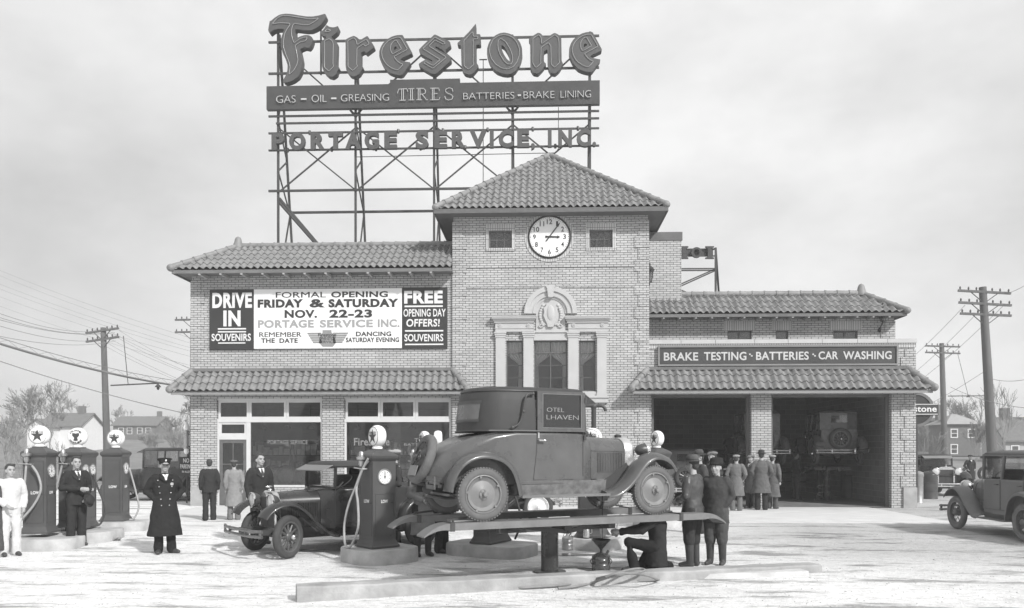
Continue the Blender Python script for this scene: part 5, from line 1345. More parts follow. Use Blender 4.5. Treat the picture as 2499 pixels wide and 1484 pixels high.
    b.cyl((-WB2, -.66, R), (-WB2, .66, R), .05); b.cyl((WB2, -.62, R-.04), (WB2, .62, R-.04), .035); b.ell((-WB2, 0, R), (.16, .13, .16)); b.bb(-.6, .9, -.25, .25, .3, .5); b.ell((-1.75, 0, .42), (.25, .36, .12)); b.bb(-2.0, .43, -.6, .6, .47, .51)
    P(b, 'chassis', UNDER)
    b = MB(); b.tube([(-1.2, -.3, .33), (-1.75, -.3, .30), (-2.08, -.28, .36)], .025, 8); b.bar((-2.05, -.42, .4), (-1.65, -.5, .34), .03); P(b, 'tail_pipe', PAINTF, 60)
    # spare on the sloping tail
    sp = make_wheel(T, 'disc', .372, .125, (-2.10, 0, .86), 1, TRIM, RUBBERDUST, name='spare_wheel')
    sp.rotation_euler = Matrix.Rotation(radians(-17), 3, 'Y').to_4x4().to_euler() if False else (0, 0, 0)
    q = Quaternion((0, 1, 0), radians(20)) @ Quaternion((0, 0, 1), pi/2)
    sp.rotation_mode = 'QUATERNION'; sp.rotation_quaternion = q
    b = MB(); b.box((-2.19, 0, .70), (.008, .34, .15), M=Matrix.Rotation(radians(20), 3, 'Y')); P(b, 'number_plate', mat('number_plate', .22, .5, var=.3, scale=20))
    b = MB(); b.bar((-1.95, 0, .55), (-2.1, 0, .86), .05); b.tube([(-2.14, -.2, .98), (-2.14, .2, .74)], .015, 6); P(b, 'spare_bracket', TRIM)
    K = 2.86/2.616                                        # long wheelbase: stretch everything but the wheels
    for c in kids(T):
        if 'wheel' in c.name and 'steer' not in c.name: c.location.x = c.location.x*K if 'spare' not in c.name else -2.06; continue
        front = c.name.split('.')[0] in ('hood', 'radiator_shell', 'radiator_core', 'radiator_cap', 'headlight')
        for o_ in [c]+kids(c):
            for v in o_.data.vertices:
                x = v.co.x
                if front: v.co.x = .47+(x-.43)*1.42
                elif x < -1.308: v.co.x = -1.43+(x+1.308)*.88
                else: v.co.x = x*K
    return T
CM = DP(1249.5+.5825/12.25*1934.4, CY, 12.25)      # middle of the lift
CRZ = radians(25)+YAW
LIFTZ = .81
make_coupe((CM.x, CM.y, LIFTZ), CRZ)
# ---------------------------------------------------------------- the hydraulic lift
def make_lift(label, loc, rz, Z, rails=True, xs=0):
    T = thing('vehicle_lift', label, 'lift', (loc[0], loc[1], 0), rz, 'hydraulic vehicle lifts')
    RAIL = MT['lift_rail']
    for s in ((-1, 1) if rails else ()):
        y0 = s*.71; b = MB(); b.T = Matrix.Translation((xs, 0, 0))
        b.bb(-2.14, 2.14, y0-.14, y0+.14, Z-.02, Z-.002)
        for o_ in (-.14, .128): b.bb(-2.14, 2.14, y0+o_, y0+o_+.012, Z-.10, Z-.02)
        for e in (-1, 1):                                # curled lips at both ends
            secs = []
            for k in range(7):
                q = k/6; x = e*(2.14+.38*q); z = Z-.002-.16*q*q; w_ = .14*(1+.12*q)
                secs.append([Vector((x, y0-w_, z)), Vector((x, y0+w_, z)), Vector((x, y0+w_, z-.02-.075*(1-q))), Vector((x, y0+w_-.02, z-.02)), Vector((x, y0-w_+.02, z-.02)), Vector((x, y0-w_, z-.02-.075*(1-q)))])
            b.loft(secs)
        b.build('rail', RAIL, T)
        for e in (-1.92, 1.85):
            b = MB(); b.bb(e-.03, e+.03, y0-.155, y0+.155, Z-.11, Z+.012); b.bar((e, y0+.1, Z+.02), (e+.3*(-1 if e > 0 else 1), y0+.1, Z+.05), .03); b.build('wheel_stop', TRIM, T)
    b = MB()
    for x in (-.75, 0, .75): b.bb(x-.06, x+.06, -.6, .6, Z-.2, Z-.1)
    b.bb(-.95, .95, -.22, -.12, Z-.24, Z-.1); b.bb(-.95, .95, .12, .22, Z-.24, Z-.1); b.bar((-.95, 0, Z-.12), (.95, 0, Z-.12), .3, .04)
    for s in (-1, 1): b.bar((-.9, s*.3, Z-.11), (0, s*.55, Z-.22), .06); b.bar((.9, s*.3, Z-.11), (0, s*.55, Z-.22), .06)
    b.build('saddle_frame', TRIM, T)
    b = MB(); b.cyl((0, 0, -.25), (0, 0, Z-.1), .135, n=32); b.build('piston', mat('oiled_steel', .06, .25, metal=.3, var=.3, scale=6) if 'oiled_steel' not in MT else MT['oiled_steel'], T, 40)
    b = MB(); zc_ = hgt(loc[0], loc[1]); b.lathe([(.25, .002+zc_), (.25, .025+zc_), (.14, .03+zc_)], n=30, caps=False); b.build('collar', TRIM, T, 30)
    return T
mat('lift_rail', .17, .5, var=.2, scale=5)
make_lift('hydraulic lift with two steel rails under the dusty coupe', CM, CRZ, LIFTZ, xs=.19)

# ---------------------------------------------------------------- ordinary cars
def make_car(label, loc, rz, paint=.05, top='sedan', wheels='wood', H=1.82, steer=0, WB=2.75, visor=True, spare=True, group=None, chrome=True, dust=None, bumper=True, rough=.22, wr=None, name='car', lamp=None, disc=None, bumper_m=None):
    T = thing(name, label, 'car', loc, rz, group)
    pk = 'car_paint_%d_%d' % (paint*1000, rough*100)
    PA = MT.get(pk) or mat(pk, paint*.75, rough+.06, var=.16, scale=2, coat=.12)
    FA_ = MT.get(pk+'f') or mat(pk+'f', paint*.68, rough+.10, var=.18, scale=3, coat=.1)
    RB = dust or RUBBER; RM = wr or FA_
    h2 = WB/2; R = .375; TR = .71
    def P(mb, n, m, sm=40, par=None): return mb.build(n, m, par or T, sm)
    zb = 1.18                                             # belt
    xr_, xf_ = -h2-.28, .42
    b = MB(); b.loft([rrect(x, w, .45, zt, r, 6) for x, zt, w, r in ((xr_-.02, zb-.25, .5, .1), (xr_+.03, zb, .58, .08), (xr_+.4, zb+.01, .65, .04), (-.3, zb+.01, .67, .04), (.3, zb, .63, .05), (xf_, zb, .58, .1), (xf_+.12, zb-.01, .48, .2), (xf_+.2, zb-.03, .43, .23))]); body = P(b, 'body', PA, 35)
    b = MB(); xg = h2+.02
    b.loft([rrect(x, w, .5, zt, r, 6) for x, zt, w, r in ((xf_+.205, zb-.035, .425, .23), ((xf_+xg)/2, zb-.05, .37, .21), (xg-.06, zb-.07, .31, .19))]); hd = P(b, 'hood', PA, 35)
    for sg in (-1, 1):
        b = MB()
        for k in range(18):
            q = (k+2)/22; x = xf_+.2+(xg-.1-xf_-.2)*q; b.box((x, sg*(.425-(.425-.32)*q), .80), (.010, .024, .26), rz=sg*.35)
        P(b, 'louvres', PA, None, hd)
    b = MB(); b.loft([rrect(x, w, .46, zt, r, 6) for x, zt, w, r in ((xg-.06, zb-.05, .325, .2), (xg-.03, zb-.03, .335, .2), (xg+.03, zb-.03, .335, .2), (xg+.05, zb-.05, .32, .19))]); P(b, 'radiator_shell', CHROME if chrome else PA, 35)
    b = MB(); b.quad((xg+.054, -.265, .5), (xg+.054, .265, .5), (xg+.054, .265, zb-.14), (xg+.054, -.265, zb-.14)); b.tube([(xg+.056, 0, .5), (xg+.056, 0, zb-.14)], .008, 6); P(b, 'radiator_core', MT['rad_core'])
    b = MB(); b.lathe([(.035, 0), (.04, .03), (.015, .05)], (xg, 0, zb-.04), n=12); b.ell((xg+.02, 0, zb+.04), (.07, .02, .02)) if chrome else None; P(b, 'radiator_cap', CHROME, 60)
    # cab: posts, roof, glass all round
    zr = H-.09; ph = [(xf_, .585), (-.35, .635), (-1.15, .63)] if top == 'sedan' else [(xf_, .585), (-.5, .62)]
    xend = xr_+.02 if top == 'sedan' else -1.0
    ROOF = LEATH if top != 'sedan' else MT.get('roof_fabric') or mat('roof_fabric', .075, .6, var=.2, scale=4, bump=.2, bscale=90)
    b = MB()
    def rsec(ins, z):
        w = .60-ins; return [Vector((xend+ins, -w+.12, z)), Vector((xend+.12+ins, -w, z)), Vector((xf_-.05-ins*.3, -w+.02, z)), Vector((xf_+.03-ins*.3, -w+.1, z)), Vector((xf_+.03-ins*.3, w-.1, z)), Vector((xf_-.05-ins*.3, w-.02, z)), Vector((xend+.12+ins, w, z)), Vector((xend+ins, w-.12, z))]
    b.loft([rsec(i, z) for i, z in ((.0, zr-.03), (-.02, zr), (0, zr+.03), (.08, zr+.06), (.25, zr+.085), (.5, zr+.09))]); P(b, 'roof', ROOF, 50)
    b = MB()
    for sg in (-1, 1):
        for x, w in ph: b.bar((x, sg*w, zb-.01), (x-.02, sg*.585, zr), .05, .04)
        b.bar((xend+.1, sg*.59, zr-.02), (xf_, sg*.575, zr-.02), .05, .03)
    b.bar((xf_, -.57, zr-.02), (xf_, .57, zr-.02), .04); b.bar((xf_, -.58, zb+.01), (xf_, .58, zb+.01), .04)
    cf = P(b, 'cab_frame', PA)
    b = MB(); b.quad((xf_-.01, -.565, zb+.03), (xf_-.01, .565, zb+.03), (xf_-.02, .555, zr-.04), (xf_-.02, -.555, zr-.04)); P(b, 'windshield', CARGLASS, None, cf)
    for sg in (-1, 1):
        xs_ = [p_[0] for p_ in ph]
        for k in range(len(xs_)-1):
            if top != 'sedan': continue
            b = MB(); y1, y2 = ph[k][1], ph[k+1][1]; b.quad((xs_[k]-.03, sg*y1, zb+.01), (xs_[k+1]+.03, sg*y2, zb+.01), (xs_[k+1]+.01, sg*.585, zr-.03), (xs_[k]-.05, sg*.583, zr-.03)); P(b, 'side_window', CARGLASS, None, cf)
        for k in range(len(xs_)-1):
            b = MB(); ys = sg*(.672 if k == 0 else .675); xa, xb = xs_[k], xs_[k+1]
            b.tube([(xa, sg*.618 if k == 0 else ys, zb), (xa, sg*.62 if k == 0 else ys, .55)], .005, 5); b.tube([(xa, ys, .55), (xb, ys, .55)], .005, 5); b.tube([(xb, ys, zb), (xb, ys, .55)], .005, 5); P(b, 'door_seam', TRIM, None, body); b = MB(); b.tube([(xb+.05, ys+sg*.01, zb-.1), (xb+.05, ys+sg*.04, zb-.1), (xb+.14, ys+sg*.04, zb-.1)], .011, 6); P(b, 'door_handle', TRIM, None, body)
    b = MB()                                              # back of the cab with its window
    xq = xend+.02; hwz = ((-.6, -.26), (.26, .6))
    for y0, y1 in hwz: b.loft([[Vector((xq+(.09 if abs(y) > .5 else 0), y, z)) for y in (y0, y1)] for z in (zb-.01, zr)], caps=False, closed=False)
    for z0, z1 in ((zb-.01, zr-.36), (zr-.12, zr)): b.quad((xq, -.26, z0), (xq, .26, z0), (xq, .26, z1), (xq, -.26, z1))
    for sg in (-1, 1):
        xl_ = ph[-1][0]; b.quad((xq+.09, sg*.6, zb-.01), (xl_-.02, sg*.632, zb-.01), (xl_-.03, sg*.588, zr), (xq+.09, sg*.588, zr))
    P(b, 'rear_quarter', PA if top == 'sedan' else LEATH)
    b = MB(); b.quad((xq-.002, -.26, zr-.36), (xq-.002, .26, zr-.36), (xq-.002, .26, zr-.12), (xq-.002, -.26, zr-.12)); P(b, 'rear_window', CARGLASS, None, cf)
    b = MB(); b.bb(xq+.15, xq+.4, -.55, .55, .6, zb+.25); b.bb(-.45, -.2, -.55, .55, .6, zb+.22); P(b, 'seat', UNDER)
    b = MB(); b.lathe([(.19, -.008), (.2, 0), (.19, .008)], (.1, .3, zb+.1), (.6, 0, .8), n=20, caps=False); b.tube([(.1, .3, zb+.1), (.4, .3, zb-.2)], .015, 6); P(b, 'steering_wheel', TRIM, 60)
    if visor:
        b = MB(); b.loft([[Vector((xf_+.02, y, zr+e)) for y, e in ((-.56, .02), (.56, .02), (.56, .005), (-.56, .005))], [Vector((xf_+.24, y, zr-.1+e)) for y, e in ((-.54, .02), (.54, .02), (.54, .005), (-.54, .005))]]); P(b, 'sun_visor', PA if top == 'sedan' else mat('visor_cloth', .2, .8, var=.1) if 'visor_cloth' not in MT else MT['visor_cloth'])
    for sg in (-1, 1):
        b = fender([(-h2-.62, .42), (-h2-.58, .58), (-h2-.43, .80), (-h2-.2, .915), (-h2, .945), (-h2+.24, .90), (-h2+.41, .75), (-h2+.48, .55), (-h2+.52, .36)], sg*.56, sg*.84); P(b, 'rear_fender', FA_, 60)
        b = fender([(h2-.95, .35), (h2-.8, .37), (h2-.66, .47), (h2-.48, .63), (h2-.32, .79), (h2-.15, .905), (h2+.02, .945), (h2+.2, .91), (h2+.35, .82), (h2+.44, .71)], sg*.44, sg*.815, .05, .035); P(b, 'front_fender', FA_, 60)
        b = MB(); b.bb(-h2+.5, h2-.93, min(sg*.6, sg*.84), max(sg*.6, sg*.84), .335, .36); b.quad((-h2+.5, sg*.655, .47), (h2-.93, sg*.655, .47), (h2-.93, sg*.605, .36), (-h2+.5, sg*.605, .36)); P(b, 'running_board', FA_)
        headlight(T, xg+.16, sg*.41, .97, .135, lamp or (CHROME if chrome else FA_))
        make_wheel(T, wheels, R, .12, (-h2, sg*TR, R), sg, disc or RM, RB); make_wheel(T, wheels, R, .12, (h2, sg*TR, R), sg, disc or RM, RB, steer)
    b = MB(); b.tube([(xg+.10, -.4, .84), (xg+.08, 0, .80), (xg+.10, .4, .84)], .018, 8); sym(lambda s: b.bar((xg+.1, s*.4, .83), (xg, s*.42, .66), .03)); P(b, 'lamp_bar', FA_, 60)
    b = MB(); b.bar((-h2-.5, -.36, .44), (h2+.45, -.36, .44), .05, .1); b.bar((-h2-.5, .36, .44), (h2+.45, .36, .44), .05, .1); b.cyl((-h2, -.66, R), (-h2, .66, R), .05); b.cyl((h2, -.62, R-.03), (h2, .62, R-.03), .035); b.bb(-.5, h2-.3, -.25, .25, .28, .5); b.bb(-h2-.5, xf_, -.6, .6, .44, .47); b.ell((-h2, 0, R), (.15, .12, .15)); P(b, 'chassis', UNDER)
    if bumper:
        for nm, sx, x in (('front_bumper', 1, h2+.62), ('rear_bumper', -1, -h2-.78)):
            b = MB()
            for z in (.50, .41): b.tube([(x-sx*.10, -.84, z), (x-sx*.01, -.6, z), (x, 0, z), (x-sx*.01, .6, z), (x-sx*.10, .84, z)], .028, 6)
            for y in (-.8, -.36, .36, .8): b.box((x-sx*(.08 if abs(y) > .5 else 0), y, .455), (.03, .04, .15))
            sym(lambda s: b.bar((x, s*.36, .455), (x-sx*.35, s*.36, .44), .03)); P(b, nm, MT[bumper_m] if bumper_m else CHROME if chrome else MT['worn_nickel'], 50)
    if spare:
        s_ = make_wheel(T, wheels, R*.98, .12, (xr_-.13, 0, .86), 1, RM, RB, name='spare_wheel'); s_.rotation_mode = 'QUATERNION'; s_.rotation_quaternion = Quaternion((0, 0, 1), pi/2)
    b = MB(); b.box((-h2-.60, .62, .80), (.06, .06, .09)); b.bb(-h2-.66, -h2-.63, .52, .82, .62, .74); P(b, 'tail_lamp', TRIM)
    return T
RZ = lambda camdeg: radians(camdeg)+YAW            # heading angle given in the camera frame (0 = to the right)
def car_at(u, D, camdeg, z=None, **k):
    p = DP(u, CY, D); zz = hgt(p.x, p.y) if z is None else z
    return make_car(loc=(p.x, p.y, zz), rz=RZ(camdeg), **k)
# dark touring car at the pump: heading left and toward the camera
hd_ = radians(180+40); wp = DP(703, CY, 13.75)+Vector((0, 0, 0)); d_ = Vector((cos(hd_+YAW), sin(hd_+YAW), 0)); lft = Vector((-d_.y, d_.x, 0))
c_ = wp-d_*1.375-lft*.71
TC = make_car('dark touring car with wooden spoke wheels and a cloth visor at the pump', (c_.x, c_.y, hgt(c_.x, c_.y-.8)), hd_+YAW, paint=.045, lamp=TRIM, bumper_m='dull_nickel', top='touring', H=1.68, steer=radians(28), wr=mat('spoke_paint', .10, .4, var=.2), rough=.2)
# car across the row behind, white disc wheels
car_at(1180, 20.6, 2, z=0, label='dark sedan with pale disc wheels behind the lifted coupe', paint=.05, wheels='disc', disc=WHITE, spare=False)
# at the edge of the lot: pale dusty sedan driving away
DUST = mat('road_dust_tyre', .16, .9, var=.3, scale=5)
q = DP(1249.5+10.07/16.9*1934.4, CY, 16.9)
make_car('pale dusty sedan with wire wheels driving off at the lot edge', (q.x+.80, q.y+.0, 0), RZ(88), paint=.21, wheels='wire', WB=2.55, rough=.42, spare=False, chrome=False, lamp=MT['nickel_dull'], dust=DUST, H=1.80)
# beyond the building
car_at(2276, 32.6, 270-9, z=0, label='black open tourer with big nickel headlamps facing out behind an oil drum', paint=.04, top='touring', H=1.66, wheels='disc', spare=False)
car_at(395, 28.8, 181, label='long dark sedan parked in the street behind the policeman', paint=.07, wheels='wood', WB=3.0, H=1.9, spare=False)
van = car_at(500, 30.8, 183, label='dark delivery van with a lettered panel at the shop corner', paint=.06, wheels='wood', WB=3.0, H=2.02, spare=False, name='delivery_van')
van['category'] = 'van'
b = MB(); b.bb(-1.6, .95, .69, .72, .34, .95); pn = b.build('side_panel', BLACK, van)
Mv = Matrix(((-1, 0, 0, 1.0), (0, 0, 1, .735), (0, 1, 0, 0), (0, 0, 0, 1)))
b = MB(); b.text('WALL', Mv, -.62+.72, .95-.1, .66, .86, d=.006, bold=.02); b.text('BARBER', Mv, -.3, .87, .41, .60, d=.006, bold=.02); b.build('lettering', INKLT, pn)
p = DP(456, 1128, 27.0)
NS = thing('parking_sign', 'small dark no parking board by the shop corner', 'sign', (p.x, p.y, hgt(p.x, p.y)), YAW)
zt = p.z-hgt(p.x, p.y)
b = MB(); b.cyl((0, 0, -.05), (0, 0, zt+.1), .025, n=8); b.build('post', STEEL, NS)
b = MB(); b.bb(-.24, .24, -.05, -.03, zt-.42, zt+.18); bd = b.build('board', INK, NS)
b = MB()
for t, z0, z1, wd in (('NO', -.02, .13, .1), ('PARKING', -.22, -.07, .2), ('IN ALLEY', -.36, -.29, .14)): b.text(t, Matrix(((1, 0, 0, 0), (0, 0, -1, -.056), (0, 1, 0, zt), (0, 0, 0, 1))), -wd, wd, z0, z1, d=.004, bold=.015)
b.build('lettering', WHITE, bd)
# in the garage
p = DP(2018, CY, 28.2); Z2 = 1.32
make_car('dark sedan raised on the indoor lift, seen from behind', (p.x, p.y, Z2), RZ(82), paint=.16, wheels='wood', H=1.86)
make_lift('indoor hydraulic lift under the raised dark sedan', p, RZ(82), Z2, rails=False)
p = DP(1838, CY, 28.8); make_car('second raised sedan half hidden by the brick pier', (p.x, p.y, 1.3), RZ(84), paint=.13, wheels='disc', H=1.86)
make_lift('indoor hydraulic lift half hidden by the brick pier', p, RZ(84), 1.3, rails=False)
p = DP(1655, CY, 28.4); make_car('dark sedan standing on the floor of the first bay', (p.x, p.y, .03), RZ(86), paint=.14, wheels='wood', H=1.86)
p = DP(1722, CY, 31.0); make_car('dark sedan facing out deep in the first bay', (p.x+.6, p.y, .03), RZ(268), paint=.05, wheels='wood', H=1.82)
# ================================================================ people (local: facing -y, z up, metres for a 1.75 m figure)
SKIN = mat('skin', .36, .55, var=.12, scale=14)
HAIR = mat('dark_hair', .045, .6, var=.3, scale=40, bump=.3, bscale=120)
EYEM = mat('eye_dark', .03, .3, var=0)
CL = {}
def cloth(v, tag_=''):
    k = '%s_cloth_%d' % (tag_ or 'plain', int(v*1000))
    return MT.get(k) or mat(k, v*.8, .95, var=.18, scale=8, bump=.35, bscale=16, spec=.06)
LEATHER = mat('boot_leather', .05, .42, var=.25, scale=9, bump=.15, bscale=30)
JLEATH = mat('jacket_leather', .065, .42, var=.25, scale=7, bump=.35, bscale=12)
def remesh(o, vx, it=4):
    m = o.modifiers.new('skin', 'REMESH'); m.mode = 'VOXEL'; m.voxel_size = vx; m.use_smooth_shade = True
    s = o.modifiers.new('ease', 'SMOOTH'); s.iterations = it; s.factor = .5
    return o
CRT = {}
def crease(o, amount, size):
    if size not in CRT:
        CRT[size] = bpy.data.textures.new('cloth_creases', 'CLOUDS'); CRT[size].noise_scale = size; CRT[size].noise_depth = 2
    m = o.modifiers.new('creases', 'DISPLACE'); m.texture = CRT[size]; m.strength = amount; m.mid_level = .5; m.texture_coords = 'LOCAL'
    return o
def caps(b, pts, rs, n=12):
    P = [Vector(p) for p in pts]; b.tube(P, rs, n)
    for p, r in ((P[0], rs[0]), (P[-1], rs[-1])): b.ell(p, (r, r, r), 10, 8)
    for p, r in zip(P[1:-1], rs[1:-1]): b.ell(p, (r, r, r), 10, 8)
def torso(b, secs, n=20, fwd=Vector((0, -1, 0))):
    """secs: (centre, half-width, half-depth); sections lie across the line through the centres"""
    C_ = [Vector(c) for c, _, _ in secs]; out = []
    for i, (c, rx, ry) in enumerate(secs):
        t = (C_[min(i+1, len(C_)-1)]-C_[max(i-1, 0)]).normalized()
        side = t.cross(fwd).normalized(); f = side.cross(t)
        out.append([C_[i]+side*(rx*cos(2*pi*k/n))+f*(ry*sin(2*pi*k/n)) for k in range(n)])
    b.loft(out)
    return out
J0 = dict(pel=(0, 0, .95), wai=(0, -.005, 1.08), che=(0, 0, 1.28), nek=(0, .015, 1.47), head=(0, -.01, 1.625),
          sL=(.185, .01, 1.41), sR=(-.185, .01, 1.41), eL=(.235, .03, 1.13), eR=(-.235, .03, 1.13), wL=(.225, -.05, .89), wR=(-.225, -.05, .89),
          hL=(.09, 0, .92), hR=(-.09, 0, .92), kL=(.10, -.015, .49), kR=(-.10, -.015, .49), aL=(.105, .01, .09), aR=(-.105, .01, .09), tL=(.125, -.15, .03), tR=(-.125, -.15, .03))
POSE = dict(
  down={}, pockets=dict(eL=(.285, .07, 1.16), eR=(-.285, .07, 1.16), wL=(.20, -.07, .98), wR=(-.20, -.07, .98)),
  behind=dict(eL=(.26, .12, 1.15), eR=(-.26, .12, 1.15), wL=(.06, .17, .98), wR=(-.06, .17, .98)),
  hathold=dict(eR=(-.25, .04, 1.14), wR=(-.02, -.24, 1.12), eL=(.25, .03, 1.13), wL=(.10, -.20, .95), tR=(-.16, -.15, .03)),
  front=dict(eL=(.25, .0, 1.13), wL=(.07, -.22, 1.05), eR=(-.25, .0, 1.13), wR=(-.07, -.22, 1.03)),
  bend=dict(pel=(0, .05, .93), wai=(0, .0, 1.05), che=(0, -.14, 1.22), nek=(0, -.27, 1.36), head=(0, -.36, 1.48), sL=(.18, -.22, 1.32), sR=(-.18, -.22, 1.32), eL=(.22, -.42, 1.15), eR=(-.22, -.42, 1.15), wL=(.15, -.62, 1.05), wR=(-.15, -.62, 1.05)),
  kneel=dict(pel=(0, .10, .40), wai=(0, .11, .53), che=(0, .10, .74), nek=(0, .06, .93), head=(0, .03, 1.08), sL=(.185, .09, .87), sR=(-.185, .09, .87), eL=(.22, -.16, .66), eR=(-.22, -.16, .66), wL=(.12, -.50, .64), wR=(-.06, -.50, .60),
             hL=(.09, .06, .40), hR=(-.09, .06, .38), kL=(.13, -.36, .47), kR=(-.12, -.16, .06), aL=(.12, -.27, .09), aR=(-.11, .30, .07), tL=(.13, -.44, .03), tR=(-.11, .34, .02)))
def person(label, u, D, face, h=1.75, pose='down', look=0, nod=0, top='suit', tc=.05, lc=.05, hat=None, hc=.06, shoes='low', z=None, loc=None, over=None, wide=1.0, hair=True, group=None, hem=None, vox=.0085):
    p = DP(u, CY, D) if loc is None else Vector(loc); zz = hgt(p.x, p.y) if z is None else z
    az = -atan2(p.x, p.y)                                       # turn so that face=0 looks at the camera
    T = thing('person', label, 'person', (p.x, p.y, zz), az+radians(face), group)
    k = h/1.75; T.scale = (k, k, k)
    J = dict(J0); J.update(POSE[pose]); J.update(over or {}); J = {a: Vector(v) for a, v in J.items()}
    HM = Matrix.Rotation(radians(look), 3, 'Z') @ Matrix.Rotation(radians(-nod), 3, 'X')
    H = J['head']
    def hp(x, y, z): return H+HM @ Vector((x, y, z))
    b = MB(); W_ = wide
    # one continuous body
    torso(b, [(J['pel']-Vector((0, 0, .10)), .10, .08), (J['pel'], .15*W_, .105*W_), (J['wai'], .135*W_, .095*W_), (J['che'], .16*W_, .11*W_), (J['che'].lerp(J['nek'], .72), .15, .085), (J['nek'], .065, .06)])
    caps(b, [J['nek']-Vector((0, 0, .03)), J['nek'].lerp(H, .5), H+Vector((0, .01, -.04))], [.062, .056, .056])
    for s in 'LR':
        caps(b, [J['s'+s], J['e'+s], J['w'+s]], [.055, .042, .030]); caps(b, [J['h'+s], J['k'+s], J['a'+s]], [.083, .056, .040]); caps(b, [J['a'+s]-Vector((0, 0, .03)), J['t'+s]], [.042, .032])
        # hand: palm, four curled fingers of unequal length, thumb from the side of the palm
        w_ = J['w'+s]; d = (w_-J['e'+s]).normalized(); ml = Vector((-1 if s == 'L' else 1, 0, 0)); ml = (ml-d*ml.dot(d))
        if ml.length < .2: ml = Vector((0, 0, 1))-d*d.z
        ml.normalize(); nrm = d.cross(ml) if s == 'L' else ml.cross(d); fwd_ = nrm
        caps(b, [w_, w_+d*.045, w_+d*.085], [.027, .033, .032], 10); caps(b, [w_+d*.03+fwd_*.018, w_+d*.085+fwd_*.026], [.022, .018], 8); caps(b, [w_+d*.03-fwd_*.018, w_+d*.085-fwd_*.026], [.022, .018], 8)
        for q, ln in ((-1.5, .058), (-.5, .07), (.5, .075), (1.5, .066)):
            o_ = w_+d*.088+fwd_*(q*.019); caps(b, [o_, o_+d*ln*.5+ml*.012, o_+d*ln*.85+ml*.036], [.0105, .010, .0085], 7)
        o_ = w_+d*.025+fwd_*.03; caps(b, [o_, o_+d*.03+fwd_*.022+ml*.014, o_+d*.062+fwd_*.02+ml*.03], [.014, .012, .010], 7)
    b.ell(hp(0, .012, .03), (.077, .095, .095), 18, 12, HM); b.ell(hp(0, -.012, -.03), (.066, .078, .088), 18, 12, HM); b.ell(hp(0, -.05, -.088), (.036, .034, .028), 12, 8, HM)
    b.ell(hp(0, -.092, -.018), (.015, .022, .026), 10, 8, HM); b.ell(hp(0, -.085, .01), (.011, .014, .03), 8, 6, HM); b.ell(hp(0, -.074, .037), (.058, .02, .014), 12, 6, HM)
    for s in (-1, 1): b.ell(hp(s*.078, .012, -.012), (.012, .022, .032), 8, 6, HM); b.ell(hp(s*.042, -.056, -.03), (.026, .026, .022), 8, 6, HM)
    b.ell(hp(0, -.082, -.062), (.026, .012, .011), 8, 6, HM)
    body = remesh(b.build('body', SKIN, T), vox, 3)
    b = MB()
    for s in (-1, 1): b.ell(hp(s*.032, -.080, .006), (.010, .007, .006), 8, 6, HM); b.ell(hp(s*.034, -.086, .029), (.018, .006, .004), 8, 5, HM)
    b.build('eyes', EYEM, T, 60)
    b = MB(); b.ell(hp(0, -.091, -.062), (.023, .006, .004), 8, 5, HM); b.build('mouth', mat('lip', .16, .6, var=0) if 'lip' not in MT else MT['lip'], T, 60)
    if hair:
        b = MB(); b.ell(hp(0, .028, .045), (.086, .094, .092), 18, 12, HM); b.ell(hp(0, .06, -.01), (.072, .056, .075), 14, 10, HM); b.ell(hp(.02, -.03, .105), (.06, .05, .03), 12, 8, HM)
        remesh(b.build('hair', HAIR if hair is True else hair, T), .012, 2)
    # trousers
    TRM = cloth(lc, 'trouser'); b = MB(); ank = shoes != 'boots'
    torso(b, [(J['pel']-Vector((0, 0, .13)), .10, .085), (J['pel']-Vector((0, 0, .03)), .168*W_, .12*W_), (J['pel']+(J['wai']-J['pel'])*.6, .155*W_, .112*W_)])
    for s in 'LR':
        a_, k_ = J['a'+s], J['k'+s]
        if ank: caps(b, [J['h'+s]-Vector((0, 0, .02)), k_, a_.lerp(k_, .4), a_+Vector((0, 0, -.015))], [.108*W_, .083, .082, .086])
        else: caps(b, [J['h'+s]-Vector((0, 0, .02)), J['h'+s].lerp(k_, .55), k_+(J['h'+s]-k_)*.06, k_.lerp(a_, .22), k_.lerp(a_, .42)], [.115*W_, .118, .098, .092, .062])
    crease(remesh(b.build('trousers', TRM, T), .012, 4), .022, .10)
    for s in 'LR':
        b = MB(); a_, t_, k_ = J['a'+s], J['t'+s], J['k'+s]
        d_ = (t_-a_); d_.z = 0
        caps(b, [a_-Vector((0, 0, .04)), a_-Vector((0, 0, .045))+d_*.55, t_+Vector((0, 0, .004))], [.05, .046, .036]); b.ell(a_-Vector((0, 0, .045))-d_*.15, (.045, .045, .045), 10, 8)
        if shoes == 'boots': caps(b, [a_-Vector((0, 0, .03)), a_.lerp(k_, .35), a_.lerp(k_, .68)], [.058, .066, .072])
        remesh(b.build('boot' if shoes == 'boots' else 'shoe', LEATHER, T), .011, 2)
    # coat
    CM_ = tc if not isinstance(tc, (int, float)) else cloth(tc, 'coat')
    hz = hem if hem is not None else {'suit': .80, 'jacket': .82, 'overcoat': .42, 'police': .33, 'smock': .60, 'coverall': .90}.get(top, .8)
    up = J['nek']-J['pel']; upn = up.normalized()
    lenb = J['pel'].z-hz
    dn = -upn if pose != 'kneel' else Vector((0, 0, -1))
    b = MB(); fl = {'suit': 1.08, 'jacket': 1.14, 'overcoat': 1.45, 'police': 1.5, 'smock': 1.35, 'coverall': 1.0}.get(top, 1.1)
